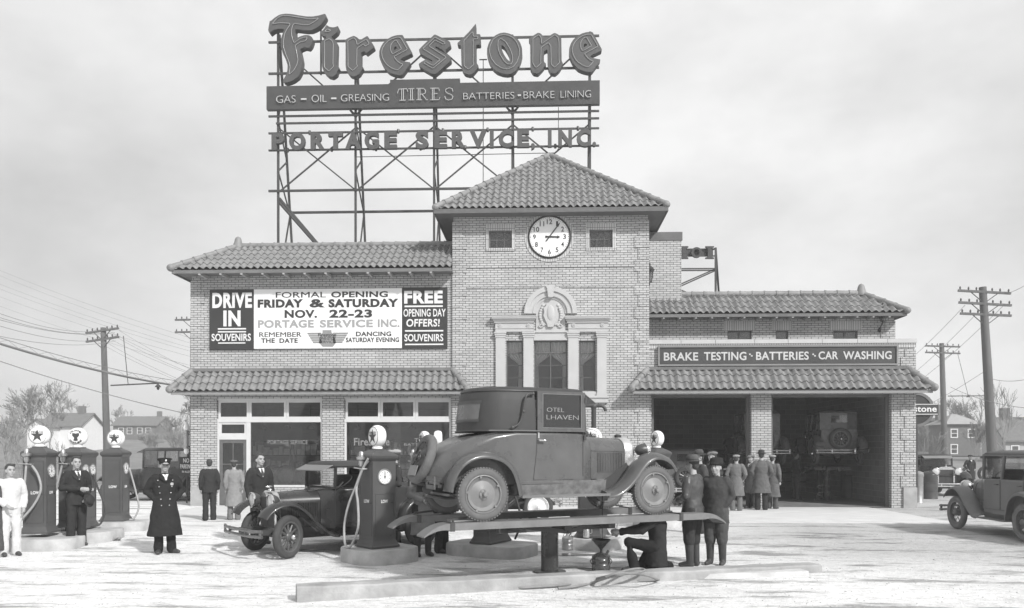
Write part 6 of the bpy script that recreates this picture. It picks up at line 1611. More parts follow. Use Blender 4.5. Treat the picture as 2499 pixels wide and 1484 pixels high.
    S = [(J['pel']+dn*lenb, .178*W_*fl, .135*W_*fl), (J['pel']+dn*lenb*.45, .178*W_*(1+(fl-1)*.45), .135*W_*(1+(fl-1)*.45)), (J['pel'], .178*W_, .135*W_), (J['wai'], .165*W_, .125*W_), (J['che'], .195*W_, .142*W_), (J['che'].lerp(J['nek'], .58), .212*(.6+.4*W_), .118), (J['che'].lerp(J['nek'], .84), .145, .092), (J['nek'], .08, .075)]
    torso(b, S, 24)
    for s in 'LR': caps(b, [J['s'+s]+(J['che']-J['s'+s])*.12, J['s'+s].lerp(J['e'+s], .5), J['e'+s], J['w'+s]+(J['e'+s]-J['w'+s])*.10], [.083, .076, .066, .054])
    b.lathe([(.078, -.02), (.084, .03), (.072, .04)], J['nek'], (H-J['nek']).normalized(), n=16, caps=False) if top != 'coverall' else None
    coat = remesh(b.build({'suit': 'jacket', 'police': 'overcoat', 'coverall': 'overall_top'}.get(top, top), CM_, T), .013, 4); crease(coat, .03, .13)
    ff = Vector((0, -1, 0))
    fy = lambda z, c, ry: c.y-ry
    if pose not in ('bend', 'kneel') and top in ('suit', 'overcoat', 'police'):
        c = J['che']; n_ = J['nek']; zt = n_.z+.0; zb_ = 1.30 if top in ('suit',) else 1.36
        b = MB(); b.loft([[Vector((-.055, n_.y-.082, zt)), Vector((.055, n_.y-.082, zt)), Vector((.055, n_.y-.06, zt)), Vector((-.055, n_.y-.06, zt))], [Vector((-.045, n_.y-.118, zt-.06)), Vector((.045, n_.y-.118, zt-.06)), Vector((.045, n_.y-.08, zt-.06)), Vector((-.045, n_.y-.08, zt-.06))], [Vector((-.006, c.y-.155*W_, zb_)), Vector((.006, c.y-.155*W_, zb_)), Vector((.006, c.y-.1, zb_)), Vector((-.006, c.y-.1, zb_))]])
        sh_ = b.build('shirt', MT['white_paint'], T)
        if top == 'suit':
            b = MB(); b.loft([[Vector((x_*q, y_, z_)) for x_, y_, z_ in ((-1, yy-.01, z_), (1, yy-.01, z_), (1, yy+.01, z_), (-1, yy+.01, z_))] for q, yy, z_ in ((.02, n_.y-.092, zt-.015), (.014, n_.y-.10, zt-.04), (.022, n_.y-.128, zt-.075), (.024, c.y-.155*W_, zb_+.02))]); b.build('tie', INK, sh_)
        b = MB()
        for s in (-1, 1): b.loft([[Vector((s*.062, n_.y-.075, zt+.01)), Vector((s*.10, n_.y-.06, zt-.03)), Vector((s*.10, n_.y-.04, zt-.03)), Vector((s*.062, n_.y-.05, zt+.01))], [Vector((s*.03, c.y-.150*W_, zb_+.06)), Vector((s*.11, c.y-.135*W_, zb_+.05)), Vector((s*.11, c.y-.11, zb_+.05)), Vector((s*.03, c.y-.12, zb_+.06))], [Vector((s*.004, c.y-.158*W_, zb_-.04)), Vector((s*.012, c.y-.158*W_, zb_-.04)), Vector((s*.012, c.y-.12, zb_-.04)), Vector((s*.004, c.y-.12, zb_-.04))]])
        b.build('lapel', CM_, T, 60)
    if top == 'police':
        b = MB()
        for i in range(5):
            z_ = 1.36-.115*i
            for s in (-1, 1):
                x_ = s*(.125-.016*i) if i < 4 else s*.066; yy = -.150*W_-.002+(.03 if i == 0 else .006) - (0 if z_ > 1.2 else -.012) 
                b.ell((x_-.01, yy-.0, z_), (.013, .012, .013), 10, 6)
        b.build('coat_buttons', CHROME, T, 60)
        b = MB(); b.prism([((.036 if i % 2 == 0 else .022)*sin(pi*i/6), (.036 if i % 2 == 0 else .022)*cos(pi*i/6)) for i in range(12)], Matrix.Translation((.10, -.158, 1.29)) @ Matrix.Rotation(pi/2, 4, 'X'), .01); b.build('badge', CHROME, T)
    # hats
    HC = cloth(hc, 'hat') if hat else None; F = HM.to_4x4(); F.translation = H
    def ht(pts): return [F @ Vector(q) for q in pts]
    if hat == 'fedora':
        b = MB(); b.T = F @ Matrix.Rotation(.06, 4, 'X') @ Matrix.Scale(.9, 4, (1, 0, 0)); b.lathe([(.172, .048), (.174, .056), (.135, .062), (.100, .060), (.102, .064), (.099, .115), (.088, .150), (.06, .165), (.02, .15), (0, .146)], (0, .012, 0), n=32); b.lathe([(.172, .050), (.09, .054)], (0, .012, 0), n=32, caps=False); o_ = b.build('hat', HC, T, 50)
        b = MB(); b.T = F @ Matrix.Rotation(.06, 4, 'X') @ Matrix.Scale(.9, 4, (1, 0, 0)); b.lathe([(.1035, .063), (.1035, .086)], (0, .012, 0), n=32, caps=False); b.build('hat_band', INK, o_, 50)
    elif hat == 'cap':
        b = MB(); b.T = F; b.ell((0, .012, .083), (.118, .135, .048), 20, 10); b.lathe([(.09, .04), (.096, .08)], (0, .012, 0), n=24, caps=False); b.ell((0, -.10, .055), (.075, .07, .012), 14, 6); remesh(b.build('flat_cap', HC, T), .012, 3)
    elif hat == 'fur':
        b = MB(); b.T = F; b.lathe([(.098, .03), (.116, .05), (.118, .09), (.104, .14), (.07, .165), (0, .172)], (0, .012, 0), n=26); b.ell((0, -.09, .055), (.08, .05, .02), 12, 6); remesh(b.build('winter_cap', HC, T), .012, 3)
    elif hat == 'police':
        b = MB(); b.T = F @ Matrix.Rotation(-.10, 4, 'X'); b.lathe([(.093, .035), (.098, .08), (.128, .115), (.130, .125), (.10, .142), (0, .150)], (0, .012, 0), n=30); o_ = b.build('peaked_cap', MT['coat_cloth_35'] if 'coat_cloth_35' in MT else cloth(.035, 'coat'), T, 40)
        b = MB(); b.T = F @ Matrix.Rotation(.25, 4, 'X'); b.ell((0, -.098, .045), (.075, .05, .009), 16, 6); b.build('peak', MT['black_paint'], o_, 60)
        b = MB(); b.T = F; b.ell((0, -.098, .095), (.02, .012, .024), 10, 8); b.build('cap_badge', CHROME, o_, 60)
    return T
# --- by the pumps
t = person('young man in white work clothes with a dark coat over one arm', 25, 14.13, 14, 1.64, 'front', look=6, top='coverall', tc=.74, lc=.72, over=dict(wR=(-.12, -.20, .98), eR=(-.27, .0, 1.14), wL=(.20, -.1, .92), eL=(.25, .05, 1.14)))
b = MB(); torso(b, [((-.22, .02, .12), .16, .13), ((-.235, .02, .5), .15, .14), ((-.24, .02, .9), .13, .14), ((-.22, .03, 1.2), .11, .13), ((-.17, .04, 1.42), .08, .10)]); remesh(b.build('dark_coat', cloth(.10, 'coat'), t), .014, 5)
t = person('young man in a dark suit holding his hat beside the two-dial pump', 186, 15.39, 22, 1.735, 'hathold', look=-6, tc=.045, lc=.045)
b = MB(); b.lathe([(.14, 0), (.145, .008), (.10, .012), (.095, .06), (.07, .085), (0, .09)], (.12, -.26, .90), (.5, -.8, .2), n=26); b.build('held_hat', cloth(.05, 'hat'), t, 50)
person('smiling policeman in a long double breasted coat and peaked cap', 402, 14.43, 8, 1.72, 'pockets', look=4, top='police', tc=.035, lc=.03, hat='police', wide=1.16, hair=HAIR, over=dict(wL=(.16, -.05, .99), wR=(-.16, -.05, .99), eL=(.31, .05, 1.16), eR=(-.31, .05, 1.16), tL=(.22, -.11, .03), aL=(.12, .01, .09), tR=(-.135, -.15, .03)))
# --- by the shop front
person('man in a dark suit walking away toward the shop door', 511, 20.25, 180, 1.57, 'down', tc=.05, lc=.05)
person('man in a pale raincoat facing the shop door', 571, 20.3, 178, 1.55, 'down', top='overcoat', tc=.30, lc=.22, hat='cap', hc=.16)
person('man in a dark suit standing between the shop window and the touring car', 634, 15.6, 24, 1.78, 'down', tc=.05, lc=.05, look=10)
# --- behind the lift
person('man in a pale flat cap leaning past the pump by the touring car', 962, 15.5, -70, 1.86, 'front', tc=.06, lc=.07, hat='cap', hc=.42, top='jacket')
person('man in a pale long smock standing behind the lifted coupe', 1032, 14.1, 20, 1.70, 'front', top='smock', tc=.30, lc=.05, shoes='boots', hat='cap', hc=.2, hem=.40)
person('man in dark work trousers stooping behind the lifted coupe', 1078, 14.5, 60, 1.68, 'bend', tc=.07, lc=.06)
person('man kneeling under the lift and steadying a funnel', 1588, 12.4, -84, 1.72, 'kneel', top='jacket', tc=.045, lc=.03, hem=.09, wide=1.12, hat='cap', hc=.05)
person('man in a brimmed hat, leather jacket and tall boots beside the lift', 1690, 12.85, -116, 1.78, 'front', top='jacket', tc=JLEATH, lc=.055, hat='fedora', hc=.12, shoes='boots', wide=1.12)
person('man in a winter cap with hands pocketed beside the lift rail', 1748, 13.05, -16, 1.73, 'pockets', top='jacket', tc=.075, lc=.10, hat='fur', hc=.04, shoes='boots', hem=.70, wide=1.08, look=-10, over=dict(eL=(.25, .05, 1.15), eR=(-.25, .05, 1.15), wL=(.14, -.05, .97), wR=(-.14, -.05, .97)))
person('man in a brimmed hat passing behind the leather jacketed man', 1706, 17.2, -60, 1.78, 'down', tc=.08, lc=.08, hat='fedora', hc=.10)
person('man in a grey flat cap near the first bay', 1739, 20.3, -70, 1.77, 'down', tc=.07, lc=.07, hat='cap', hc=.22, top='overcoat')
# --- the knot of men at the brick pier
person('man in a light grey overcoat and pale cap at the first bay', 1797, 23.4, 172, 1.67, 'behind', top='overcoat', tc=.20, lc=.20, hat='cap', hc=.34, hem=.48, over=dict(eL=(.28, .04, 1.15), eR=(-.28, .04, 1.15), wL=(.21, -.08, 1.0), wR=(-.21, -.08, 1.0)))
person('man in a tweed cap turned toward his companions at the pier', 1833, 24.4, -40, 1.66, 'down', top='overcoat', tc=.11, lc=.06, hat='cap', hc=.25, hem=.5)
person('tall man in a flared grey overcoat and felt hat', 1858, 23.7, 184, 1.78, 'pockets', top='overcoat', tc=.15, lc=.05, hat='fedora', hc=.07, hem=.52, wide=1.14)
person('man in a grey overcoat and pale cap at the pier edge', 1885, 24.2, 160, 1.66, 'down', top='overcoat', tc=.16, lc=.12, hat='cap', hc=.36, hem=.4)
person('mechanic in dark overalls working under the raised sedans', 1943, 28.5, 120, 1.72, 'front', top='jacket', tc=.05, lc=.08, hat='cap', hc=.06, z=.03)
person('man in a dark coat on the road beyond the lot edge sedan', 2368, 39, 30, 1.58, 'pockets', top='overcoat', tc=.05, lc=.06, hat='cap', hc=.06)
# ================================================================ small things on the lot
def solid(mb, name, m, label, cat, loc, rz=0, sm=40, group=None):
    o_ = mb.build(name, m, None, sm); o_.location = loc; o_.rotation_euler = (0, 0, rz); return tag(o_, label, cat, group)
NZ = -.09
k0, k1 = G(725, 1471, NZ), G(2006, 1397, NZ)
dk = (k1-k0); kl = dk.length; ka = atan2(dk.y, dk.x)
b = MB(); n = 24; secs = []
for i in range(n+1):
    x = kl*i/n; e = RN.uniform(-.012, .012); f_ = RN.uniform(-.008, .008)
    hk = .19-.075*i/n
    secs.append([Vector((x, 0+e, -.05)), Vector((x, .01+e, hk-.02+f_)), Vector((x, .03+e, hk+f_)), Vector((x, .30, hk+.003-f_)), Vector((x, .32, hk-.015)), Vector((x, .33, -.05))])
b.loft(secs); solid(b, 'concrete_kerb', mat('weathered_kerb', .34, .9, var=.4, scale=2.2, bump=.4, bscale=18), 'long pale concrete kerb along the edge of the lift bay', 'kerb', (k0.x, k0.y, NZ), ka, 30)
q0, q1 = G(1450, 1421, NZ), G(1975, 1406, NZ)
b = MB(); dq = q1-q0; b.loft([[Vector((x, RN.uniform(-.02, .02), -.03)), Vector((x, .02, .07)), Vector((x, .3, .075)), Vector((x, .32, -.03))] for x in [dq.length*i/12 for i in range(13)]]); solid(b, 'concrete_footing', CONC, 'low worn concrete footing against the long kerb', 'kerb', (q0.x, q0.y, NZ), atan2(dq.y, dq.x), 30)
# air hose lying over the kerb
def gp(u, v, z): return G(u, v, z+NZ)
pts = [gp(1225, 1425, .03), gp(1262, 1434, .03), gp(1320, 1432, .03), gp(1390, 1426, .035), gp(1440, 1416, .05), gp(1490, 1404, .19), gp(1530, 1392, .205), gp(1560, 1388, .20), gp(1574, 1392, .19), gp(1555, 1397, .185), gp(1520, 1402, .185), gp(1480, 1411, .15), gp(1440, 1424, .03), gp(1400, 1432, .03), gp(1362, 1436, .03)]
b = MB(); b.tube(spline(pts, 6), .018, 8)
tag(b.build('air_hose', mat('air_hose_rubber', .22, .7, var=.2, scale=12), None, 60), 'grey air hose tangled over the long concrete kerb', 'hose')
pts = [gp(1478, 1408, .17), gp(1505, 1400, .22), gp(1545, 1400, .21), gp(1580, 1405, .19), gp(1600, 1413, .10), gp(1605, 1416, .03), gp(1560, 1417, .03), gp(1500, 1417, .03)]
b = MB(); b.tube(spline(pts, 6), .016, 8); tag(b.build('air_hose', MT['air_hose_rubber'], None, 60), 'second grey hose looped down the face of the kerb', 'hose')
# drain can and funnel
p = DP(1467, CY, 12.35)
T = thing('drain_can', 'dark oil drain can under the lifted coupe', 'can', (p.x, p.y, NZ))
b = MB(); b.lathe([(.145, 0), (.147, .02), (.143, .03), (.143, .10), (.149, .11), (.143, .12), (.143, .18), (.149, .19), (.143, .2), (.143, .235), (.125, .255), (.07, .285), (.05, .29)], n=32); b.build('can_body', mat('oily_tin', .12, .22, metal=.7, var=.35, scale=8), T, 35)
b = MB(); b.tube([(.08, -.03, .27), (.11, -.04, .33)], [.022, .018], 8); b.build('spout', TRIM, T, 60)
b = MB(); b.tube([(-.144, 0, .2), (-.17, 0, .16), (-.144, 0, .11)], .008, 6); b.tube([(.144, 0, .2), (.17, 0, .16), (.144, 0, .11)], .008, 6); b.build('can_handle', TRIM, T, 60)
b = MB(); b.lathe([(.018, 0), (.02, .06), (.028, .08), (.150, .215), (.155, .22), (.15, .222), (.024, .085), (.012, .06)], n=30, caps=False); solid(b, 'oil_funnel', mat('oily_black', .03, .3, var=.3, scale=10), 'wide black funnel set in the drain can', 'funnel', (p.x, p.y, .275+NZ))
q = p+Vector((.02, .03, 0)); b = MB(); b.cyl((0, 0, .42), (0, 0, 1.2), .006, .007, 6); solid(b, 'oil_stream', mat('engine_oil', .02, .1, var=0), 'thin dark stream of oil falling into the funnel', 'oil', (q.x, q.y, 0))
# kerosene can, tin jug
p = DP(1385, CY, 14.8); T = thing('kerosene_can', 'ribbed grey can with a small spout beside the lift post', 'can', (p.x, p.y, -.06))
b = MB(); b.lathe([(.11, 0), (.112, .02), (.107, .04), (.107, .09), (.111, .1), (.107, .11), (.107, .16), (.111, .17), (.107, .18), (.107, .22), (.03, .27), (.025, .30)], n=28); b.build('can_body', TIN, T, 35)
b = MB(); b.tube([(.03, 0, .26), (.07, 0, .31)], .012, 8); b.tube([(-.09, 0, .23), (-.05, 0, .33), (.05, 0, .33), (.09, 0, .23)], .005, 6); b.build('spout', TRIM, T, 60)
p = DP(1431, CY, 14.85); T = thing('tin_jug', 'bright tin oil jug standing on the pump island', 'jug', (p.x, p.y, .165))
b = MB(); b.lathe([(.062, 0), (.064, .02), (.056, .16), (.035, .2), (.032, .235), (.04, .25)], n=24); b.build('jug_body', mat('bright_tin', .7, .28, metal=.8, var=.1), T, 40)
b = MB(); b.tube([(.055, 0, .17), (.10, 0, .16), (.105, 0, .09), (.06, 0, .06)], .008, 6); b.build('jug_handle', TIN, T, 60)
b = MB(); b.tube([(-.03, 0, .22), (-.06, 0, .26)], [.02, .01], 8); b.build('spout', TIN, T, 60)
# air standpipe behind the coupe
p = DP(1449, CY, 16.6); T = thing('air_standpipe', 'tall iron standpipe with a two armed head behind the coupe', 'pipe', (p.x, p.y, 0))
zt = DP(1449, 996, 16.6).z
b = MB(); b.cyl((0, 0, -.05), (0, 0, zt), .055, .05, 14); b.lathe([(.12, 0), (.12, .05), (.06, .08)], n=16); b.build('pipe', STEEL, T, 40)
b = MB(); b.lathe([(.05, -.02), (.07, .02), (.07, .05), (.03, .08)], (0, 0, zt), n=14)
for s in (-1, 1): b.tube(spline([(0, 0, zt+.03), (s*.12, 0, zt+.05), (s*.2, 0, zt+.03), (s*.24, 0, zt-.03), (s*.245, 0, zt-.07)], 4), .035, 8)
b.build('outlet_head', TRIM, T, 60)
# oil drum before the tourer
def drum(u, D, label, r=.29, h=.88, zz=None):
    p = DP(u, CY, D); T = thing('oil_drum', label, 'drum', (p.x, p.y, hgt(p.x, p.y) if zz is None else zz), 0, 'oil drums')
    b = MB(); b.lathe([(r, 0), (r*1.02, .015), (r, .03), (r, h*.32), (r*1.04, h*.335), (r, h*.35), (r, h*.65), (r*1.04, h*.665), (r, h*.68), (r, h-.03), (r*1.02, h-.015), (r, h)], n=32, caps=False); b.lathe([(r*.98, .0), (0, .001)], (0, 0, h-.02), n=32); b.build('drum_body', mat('drum_paint', .06, .4, var=.3, scale=4) if 'drum_paint' not in MT else MT['drum_paint'], T, 35)
    b = MB(); b.lathe([(.035, 0), (.035, .02), (.025, .03)], (r*.6, 0, h-.02), n=10); b.build('bung', TIN, T)
drum(2266, 29.5, 'dark oil drum standing in front of the tourer', zz=0, r=.31, h=.9)
drum(2072, 29.6, 'ringed oil drum in the garage behind the lift post', zz=.025)
p = DP(2241, CY, 27.5); b = MB(); b.lathe([(.16, 0), (.17, .02), (.16, .04), (.16, .9), (.18, .93), (.17, 1.05), (.05, 1.1), (0, 1.1)], n=20); solid(b, 'grease_drum', TIN, 'pale metal grease pump beside the garage corner', 'drum', (p.x, p.y, -.02))
# bits in the second bay
p = DP(1998, CY, 28.6); T = thing('air_stand', 'dark upright air stand with a coiled hose in the second bay', 'air stand', (p.x, p.y, .025))
b = MB(); b.lathe([(.16, 0), (.16, .04), (.07, .07), (.065, 1.0), (.09, 1.03), (.09, 1.1), (0, 1.12)], n=16); b.build('column', TRIM, T, 40)
b = MB(); b.tube([(.15*cos(a*.5)*(1+.1*sin(a)), -.25+.15*sin(a*.5), .1+.02*a) for a in range(26)], .014, 6); b.build('coiled_hose', ROPE, T, 60)
p = DP(2160, CY, 28); b = MB(); b.bb(-.25, .25, -.25, .25, 0, .62); b.bb(-.27, .27, -.27, .27, .62, .66); b.cyl((.05, 0, .66), (.05, 0, .95), .07, n=10); solid(b, 'tool_cabinet', mat('cabinet_paint', .09, .5, var=.2), 'low grey tool cabinet at the end of the second bay', 'cabinet', (p.x, p.y, .025))
p = DP(1960, CY, 33.5); T = thing('pipe_rail', 'two bar pipe rail along the back of the garage', 'rail', (p.x, p.y, .02))
b = MB()
for z_ in (.45, .85): b.cyl((-1.5, 0, z_), (3.2, 0, z_), .03, n=8)
for x in (-1.5, .8, 3.2): b.cyl((x, 0, 0), (x, 0, .9), .035, n=8)
b.build('rail_pipes', STEEL, T)
# rags
def rag(u, v, s, label):
    p = G(u, v, -.07); b = MB(); rr = random.Random(int(u))
    for k in range(16): b.ell((rr.uniform(-s, s), rr.uniform(-s*.5, s*.5), rr.uniform(0, s*.35)), (s*rr.uniform(.12, .3), s*rr.uniform(.12, .3), s*rr.uniform(.08, .2)), 8, 6)
    o_ = solid(b, 'rag_heap', cloth(.30, 'rag'), label, 'rags', (p.x, p.y, hgt(p.x, p.y)+.01)); remesh(o_, s*.06, 2)
rag(1095, 1336, .17, 'crumpled pale rag heap beside the speckled pump island')
rag(280, 1324, .13, 'crumpled rag on the gravel beside the man in a suit')
# loose stones on the lot
rr = random.Random(31); b = MB()
for k in range(3200):
    y = 6.2+12*rr.random()**1.8; x = rr.uniform(-.68, .68)*y; s = rr.uniform(.004, .012)*(1.9 if rr.random() < .04 else 1)
    b.ell((x, y, hgt(x, y)+s*.2), (s*rr.uniform(.8, 1.5), s*rr.uniform(.7, 1.2), s*.7), 6, 3, Matrix.Rotation(rr.uniform(0, 3), 3, 'Z'))
tag(b.build('loose_gravel', mat('pebble', .46, .9, var=.4, scale=3), None, 60), 'loose pale gravel scattered over the lot', 'gravel', None, 'stuff')
# goods in the shop window
for k, u in enumerate((655, 690, 735)):
    p = DP(u, CY, 1934.4*0+25.75); T = thing('spare_tyre_display', ('tyre standing in the shop window beside the door', 'middle tyre of the shop window display', 'tyre in the shop window next to the brick pier')[k], 'tyre', (p.x, YF+.6, .55), 0, 'tyres in the shop window')
    b = MB(); b.lathe([(.25, -.06), (.33, -.075), (.385, -.03), (.385, .03), (.33, .075), (.25, .06)], (0, 0, .385), (.25-.2*k, -1, 0), n=30, caps=False); b.build('tyre', RUBBERDUST, T, 50)
    b = MB(); b.lathe([(.25, -.01), (.25, .01), (0, .012)], (0, 0, .385), (.25-.2*k, -1, 0), n=24); b.build('price_card', MT['window_blind'], T)
for k in range(9):
    x = WX(862+k*24, YF); b = MB(); b.lathe([(.05, 0), (.05, .17), (.02, .21), (.02, .24), (0, .24)], n=12); solid(b, 'display_can', (TIN, MT['stucco'], STEEL)[k % 3] if 'stucco' in MT else (TIN, CREAM, STEEL)[k % 3], 'small oil can lined up on the shop window ledge', 'can', (x, YF+.5+.08*(k % 2), .55), 0, 40, 'oil cans on the window ledge')
# shelves inside the shop
for k, (u, lab) in enumerate(((668, 'tall shelf of boxed goods inside the shop beside the door'), (760, 'shelf of small goods inside the shop by the brick pier'), (905, 'wide shelf of cans behind the second shop window'), (1010, 'counter shelf with cartons behind the second shop window'))):
    p = DP(u, CY, 28.4); T = thing('shop_shelf', lab, 'shelf', (p.x, p.y, .01), 0, 'shelves in the shop'); rr = random.Random(k)
    b = MB()
    for z_ in (.1, .6, 1.1, 1.6, 2.1): b.bb(-.75, .75, -.15, .15, z_, z_+.03)
    for x in (-.77, .75): b.bb(x, x+.03, -.15, .15, 0, 2.15)
    b.build('shelf_frame', WOODDK, T)
    for z_ in (.13, .63, 1.13, 1.63):
        b = MB(); x = -.7
        while x < .6:
            w_ = rr.uniform(.06, .2); b.bb(x, x+w_, -.14, -.02, z_, z_+rr.uniform(.12, .4)); x += w_+rr.uniform(.01, .06)
        b.build('boxed_goods', rr.choice((WHITE, MIDIN, TIN, CREAM)), T)
# puddles of drained water
def puddle(u, v, rx, ry, label, seed):
    p = G(u, v, NZ); rr = random.Random(seed); b = MB(); n = 30; ph = [rr.uniform(0, 6.28) for _ in range(3)]
    b.quad(*[Vector((rx*cos(a)*(1+.2*sin(2*a+ph[0])+.12*sin(5*a+ph[1])), ry*sin(a)*(1+.15*sin(3*a+ph[2])), 0)) for a in [2*pi*i/n for i in range(n)]])
    solid(b, 'puddle', mat('puddle_water', .16, .06, var=.3, scale=4, spec=.6) if 'puddle_water' not in MT else MT['puddle_water'], label, 'puddle', (p.x, p.y, hgt(p.x, p.y)+.008))
puddle(1398, 1356, .42, .16, 'thin dark puddle between the lift post and the drain can', 3)
# ================================================================ poles and wires
def pole(u_top, u_bot, vtop, D, arms, label, r=.14, brace=True):
    pt = DP(u_top, vtop, D); pb = DP(u_bot, CY, D); z0 = hgt(pb.x, pb.y)
    T = thing('utility_pole', label, 'utility pole', (pb.x, pb.y, z0), 0, 'timber utility poles')
    top = Vector((pt.x-pb.x, pt.y-pb.y, pt.z-z0))
    b = MB(); b.tube([(0, 0, -.3), top*.5, top], [r*1.25, r*1.05, r*.85], 14); b.build('pole_shaft', POLEWD, T, 60)
    for v, hl, sk in arms:
        za = DP(u_top, v, D).z-z0; c = top*(za/top.z); q = hl*D/FPX
        b = MB(); e = Vector((q, -.1, sk)); b.bar(c+Vector((0, -.12, 0))-e, c+Vector((0, -.12, 0))+e, .11, .11, ref=(0, 0, 1)); a_ = b.build('crossarm', POLEWD, T)
        b = MB()
        for f_ in (-.92, -.6, -.3, .3, .6, .92):
            o_ = c+Vector((0, -.12, 0))+e*f_; b.lathe([(.012, .05), (.035, .09), (.045, .13), (.03, .2), (0, .22)], o_, n=8)
        b.build('insulators', TRIM, a_, 50)
        if brace:
            b = MB()
            for s in (-1, 1): b.bar(c+Vector((0, -.1, -.55)), c+e*(s*.5)+Vector((0, -.12, -.05)), .035)
            b.build('arm_brace', STEEL, a_)
    return T, top
PL, tl = pole(252, 264, 800, 45, ((808, 43, .12), (829, 43, .12)), 'weathered pole with a street lamp arm behind the pump row', .17)
b = MB(); p0 = PL.location; za = DP(264, 941, 45).z-p0.z; xa = (388-264)*45/FPX
b.bar((.15, 0, za), (xa, 0, za+.12), .07); b.build('lamp_arm', STEEL, PL)
b = MB(); b.bar((.9*1.1, -.2, tl.z-.5), (xa*.4, 0, za+.08), .03); b.build('guy_rod', STEEL, PL)
b = MB(); b.lathe([(.03, .05), (.06, 0), (.16, -.12), (.17, -.15)], (xa, 0, za+.05), n=14, caps=False); b.ell((xa, 0, za-.14), (.08, .08, .13)); b.build('street_lamp', TRIM, PL, 50)
pole(2398, 2427, 701, 38.7, ((714, 60, -.1), (743, 60, -.1), (769, 58, -.08)), 'leaning timber pole with three crossarms past the garage', .20)
P2_, t2 = pole(2298, 2307, 838, 60, ((846, 40, -.06), (862, 40, -.06)), 'slender timber pole with two crossarms further down the road', .20)
b = MB(); b.bar(DP(2310, 967, 58)-P2_.location, DP(2412, 966, 39.5)-P2_.location, .05) if False else None
za = DP(2310, 967, 60).z-P2_.location.z; b.bar((.2, 0, za), (3.1, 0, za+.02), .07); b.lathe([(.05, .06), (.14, -.1)], (1.7, 0, za+.02), n=10); b.bar((1.7, 0, za), (t2.x+1.2, 0, t2.z-.8), .025); b.build('lamp_arm', STEEL, P2_)
pole(470, 470, 770, 52, ((781, 43, .0), (811, 43, .0)), 'timber pole with two crossarms behind the shop corner', .16)
def wire(a, c, sag, r, label, group='overhead wires'):
    a, c = Vector(a), Vector(c); n = 18; b = MB()
    b.tube([a.lerp(c, i/n)-Vector((0, 0, sag*4*(i/n)*(1-i/n))) for i in range(n+1)], r, 5); tag(b.build('overhead_wire', WIRE, None, 60), label, 'wire', group)
LB = 'thin overhead wire strung between the timber poles and the shop'
for (u0, v0, u1, v1) in ((-80, 735, 245, 808), (-80, 748, 258, 812), (-80, 757, 280, 812), (-80, 770, 262, 829), (-80, 803, 282, 832)): wire(DP(u0, v0, 24), DP(u1, v1, 44.7), .35, .009, LB)
for (u0, v0, v1) in ((290, 806, 900), (262, 806, 893), (240, 812, 908), (290, 826, 905), (250, 830, 935), (238, 834, 938)): wire(DP(u0, v0, 44.7), DP(660, v0+(v1+16-v0)*(660-u0)/(530-u0), 32), .3, .008, LB)
for (v0, v1) in ((655, 815), (668, 828), (690, 838), (702, 846), (722, 858), (745, 880)): wire(DP(-60, v0-20, 70), DP(700, v0-20+(v1+36-v0)*760/580, 56), .5, .009, 'faint high wire crossing the sky beyond the poles', 'far overhead wires')
for (u0, v0, u1, v1) in ((2355, 745, 2150, 930), (2400, 748, 2170, 955), (2450, 745, 2180, 975), (2405, 905, 2160, 1030), (2460, 715, 2600, 600), (2420, 925, 2600, 890), (2320, 945, 2600, 1000)): wire(DP(u0, v0, 38.5), DP(u1, v1, 62 if u1 < 2400 else 28), .3, .011, 'thin wire sagging between the poles past the garage', 'wires past the garage')
for (u0, v0, u1, v1) in ((-60, 820, 660, 957),):
    A, C_ = DP(u0, v0, 26), DP(u1, v1, 40); T = thing('telephone_cable', 'thick lashed telephone cable hung below the crossarms', 'cable', (A+C_)/2)
    n = 40; L_ = [A.lerp(C_, i/n)-Vector((0, 0, .5*4*(i/n)*(1-i/n)))-(A+C_)/2 for i in range(n+1)]
    b = MB(); b.tube(L_, .045, 6); b.build('cable', WIRE, T, 60)
    b = MB(); b.tube([q+Vector((0, 0, .20)) for q in L_], .012, 5); b.tube([q+Vector((0, 0, .2 if i % 2 else .03)) for i, q in enumerate(L_)], .006, 4); b.build('messenger', WIRE, T, 60)
wire(DP(-40, 868, 30), DP(640, 1043, 38), .3, .018, 'single guy wire running low from the pole to the shop corner', 'guy wire')
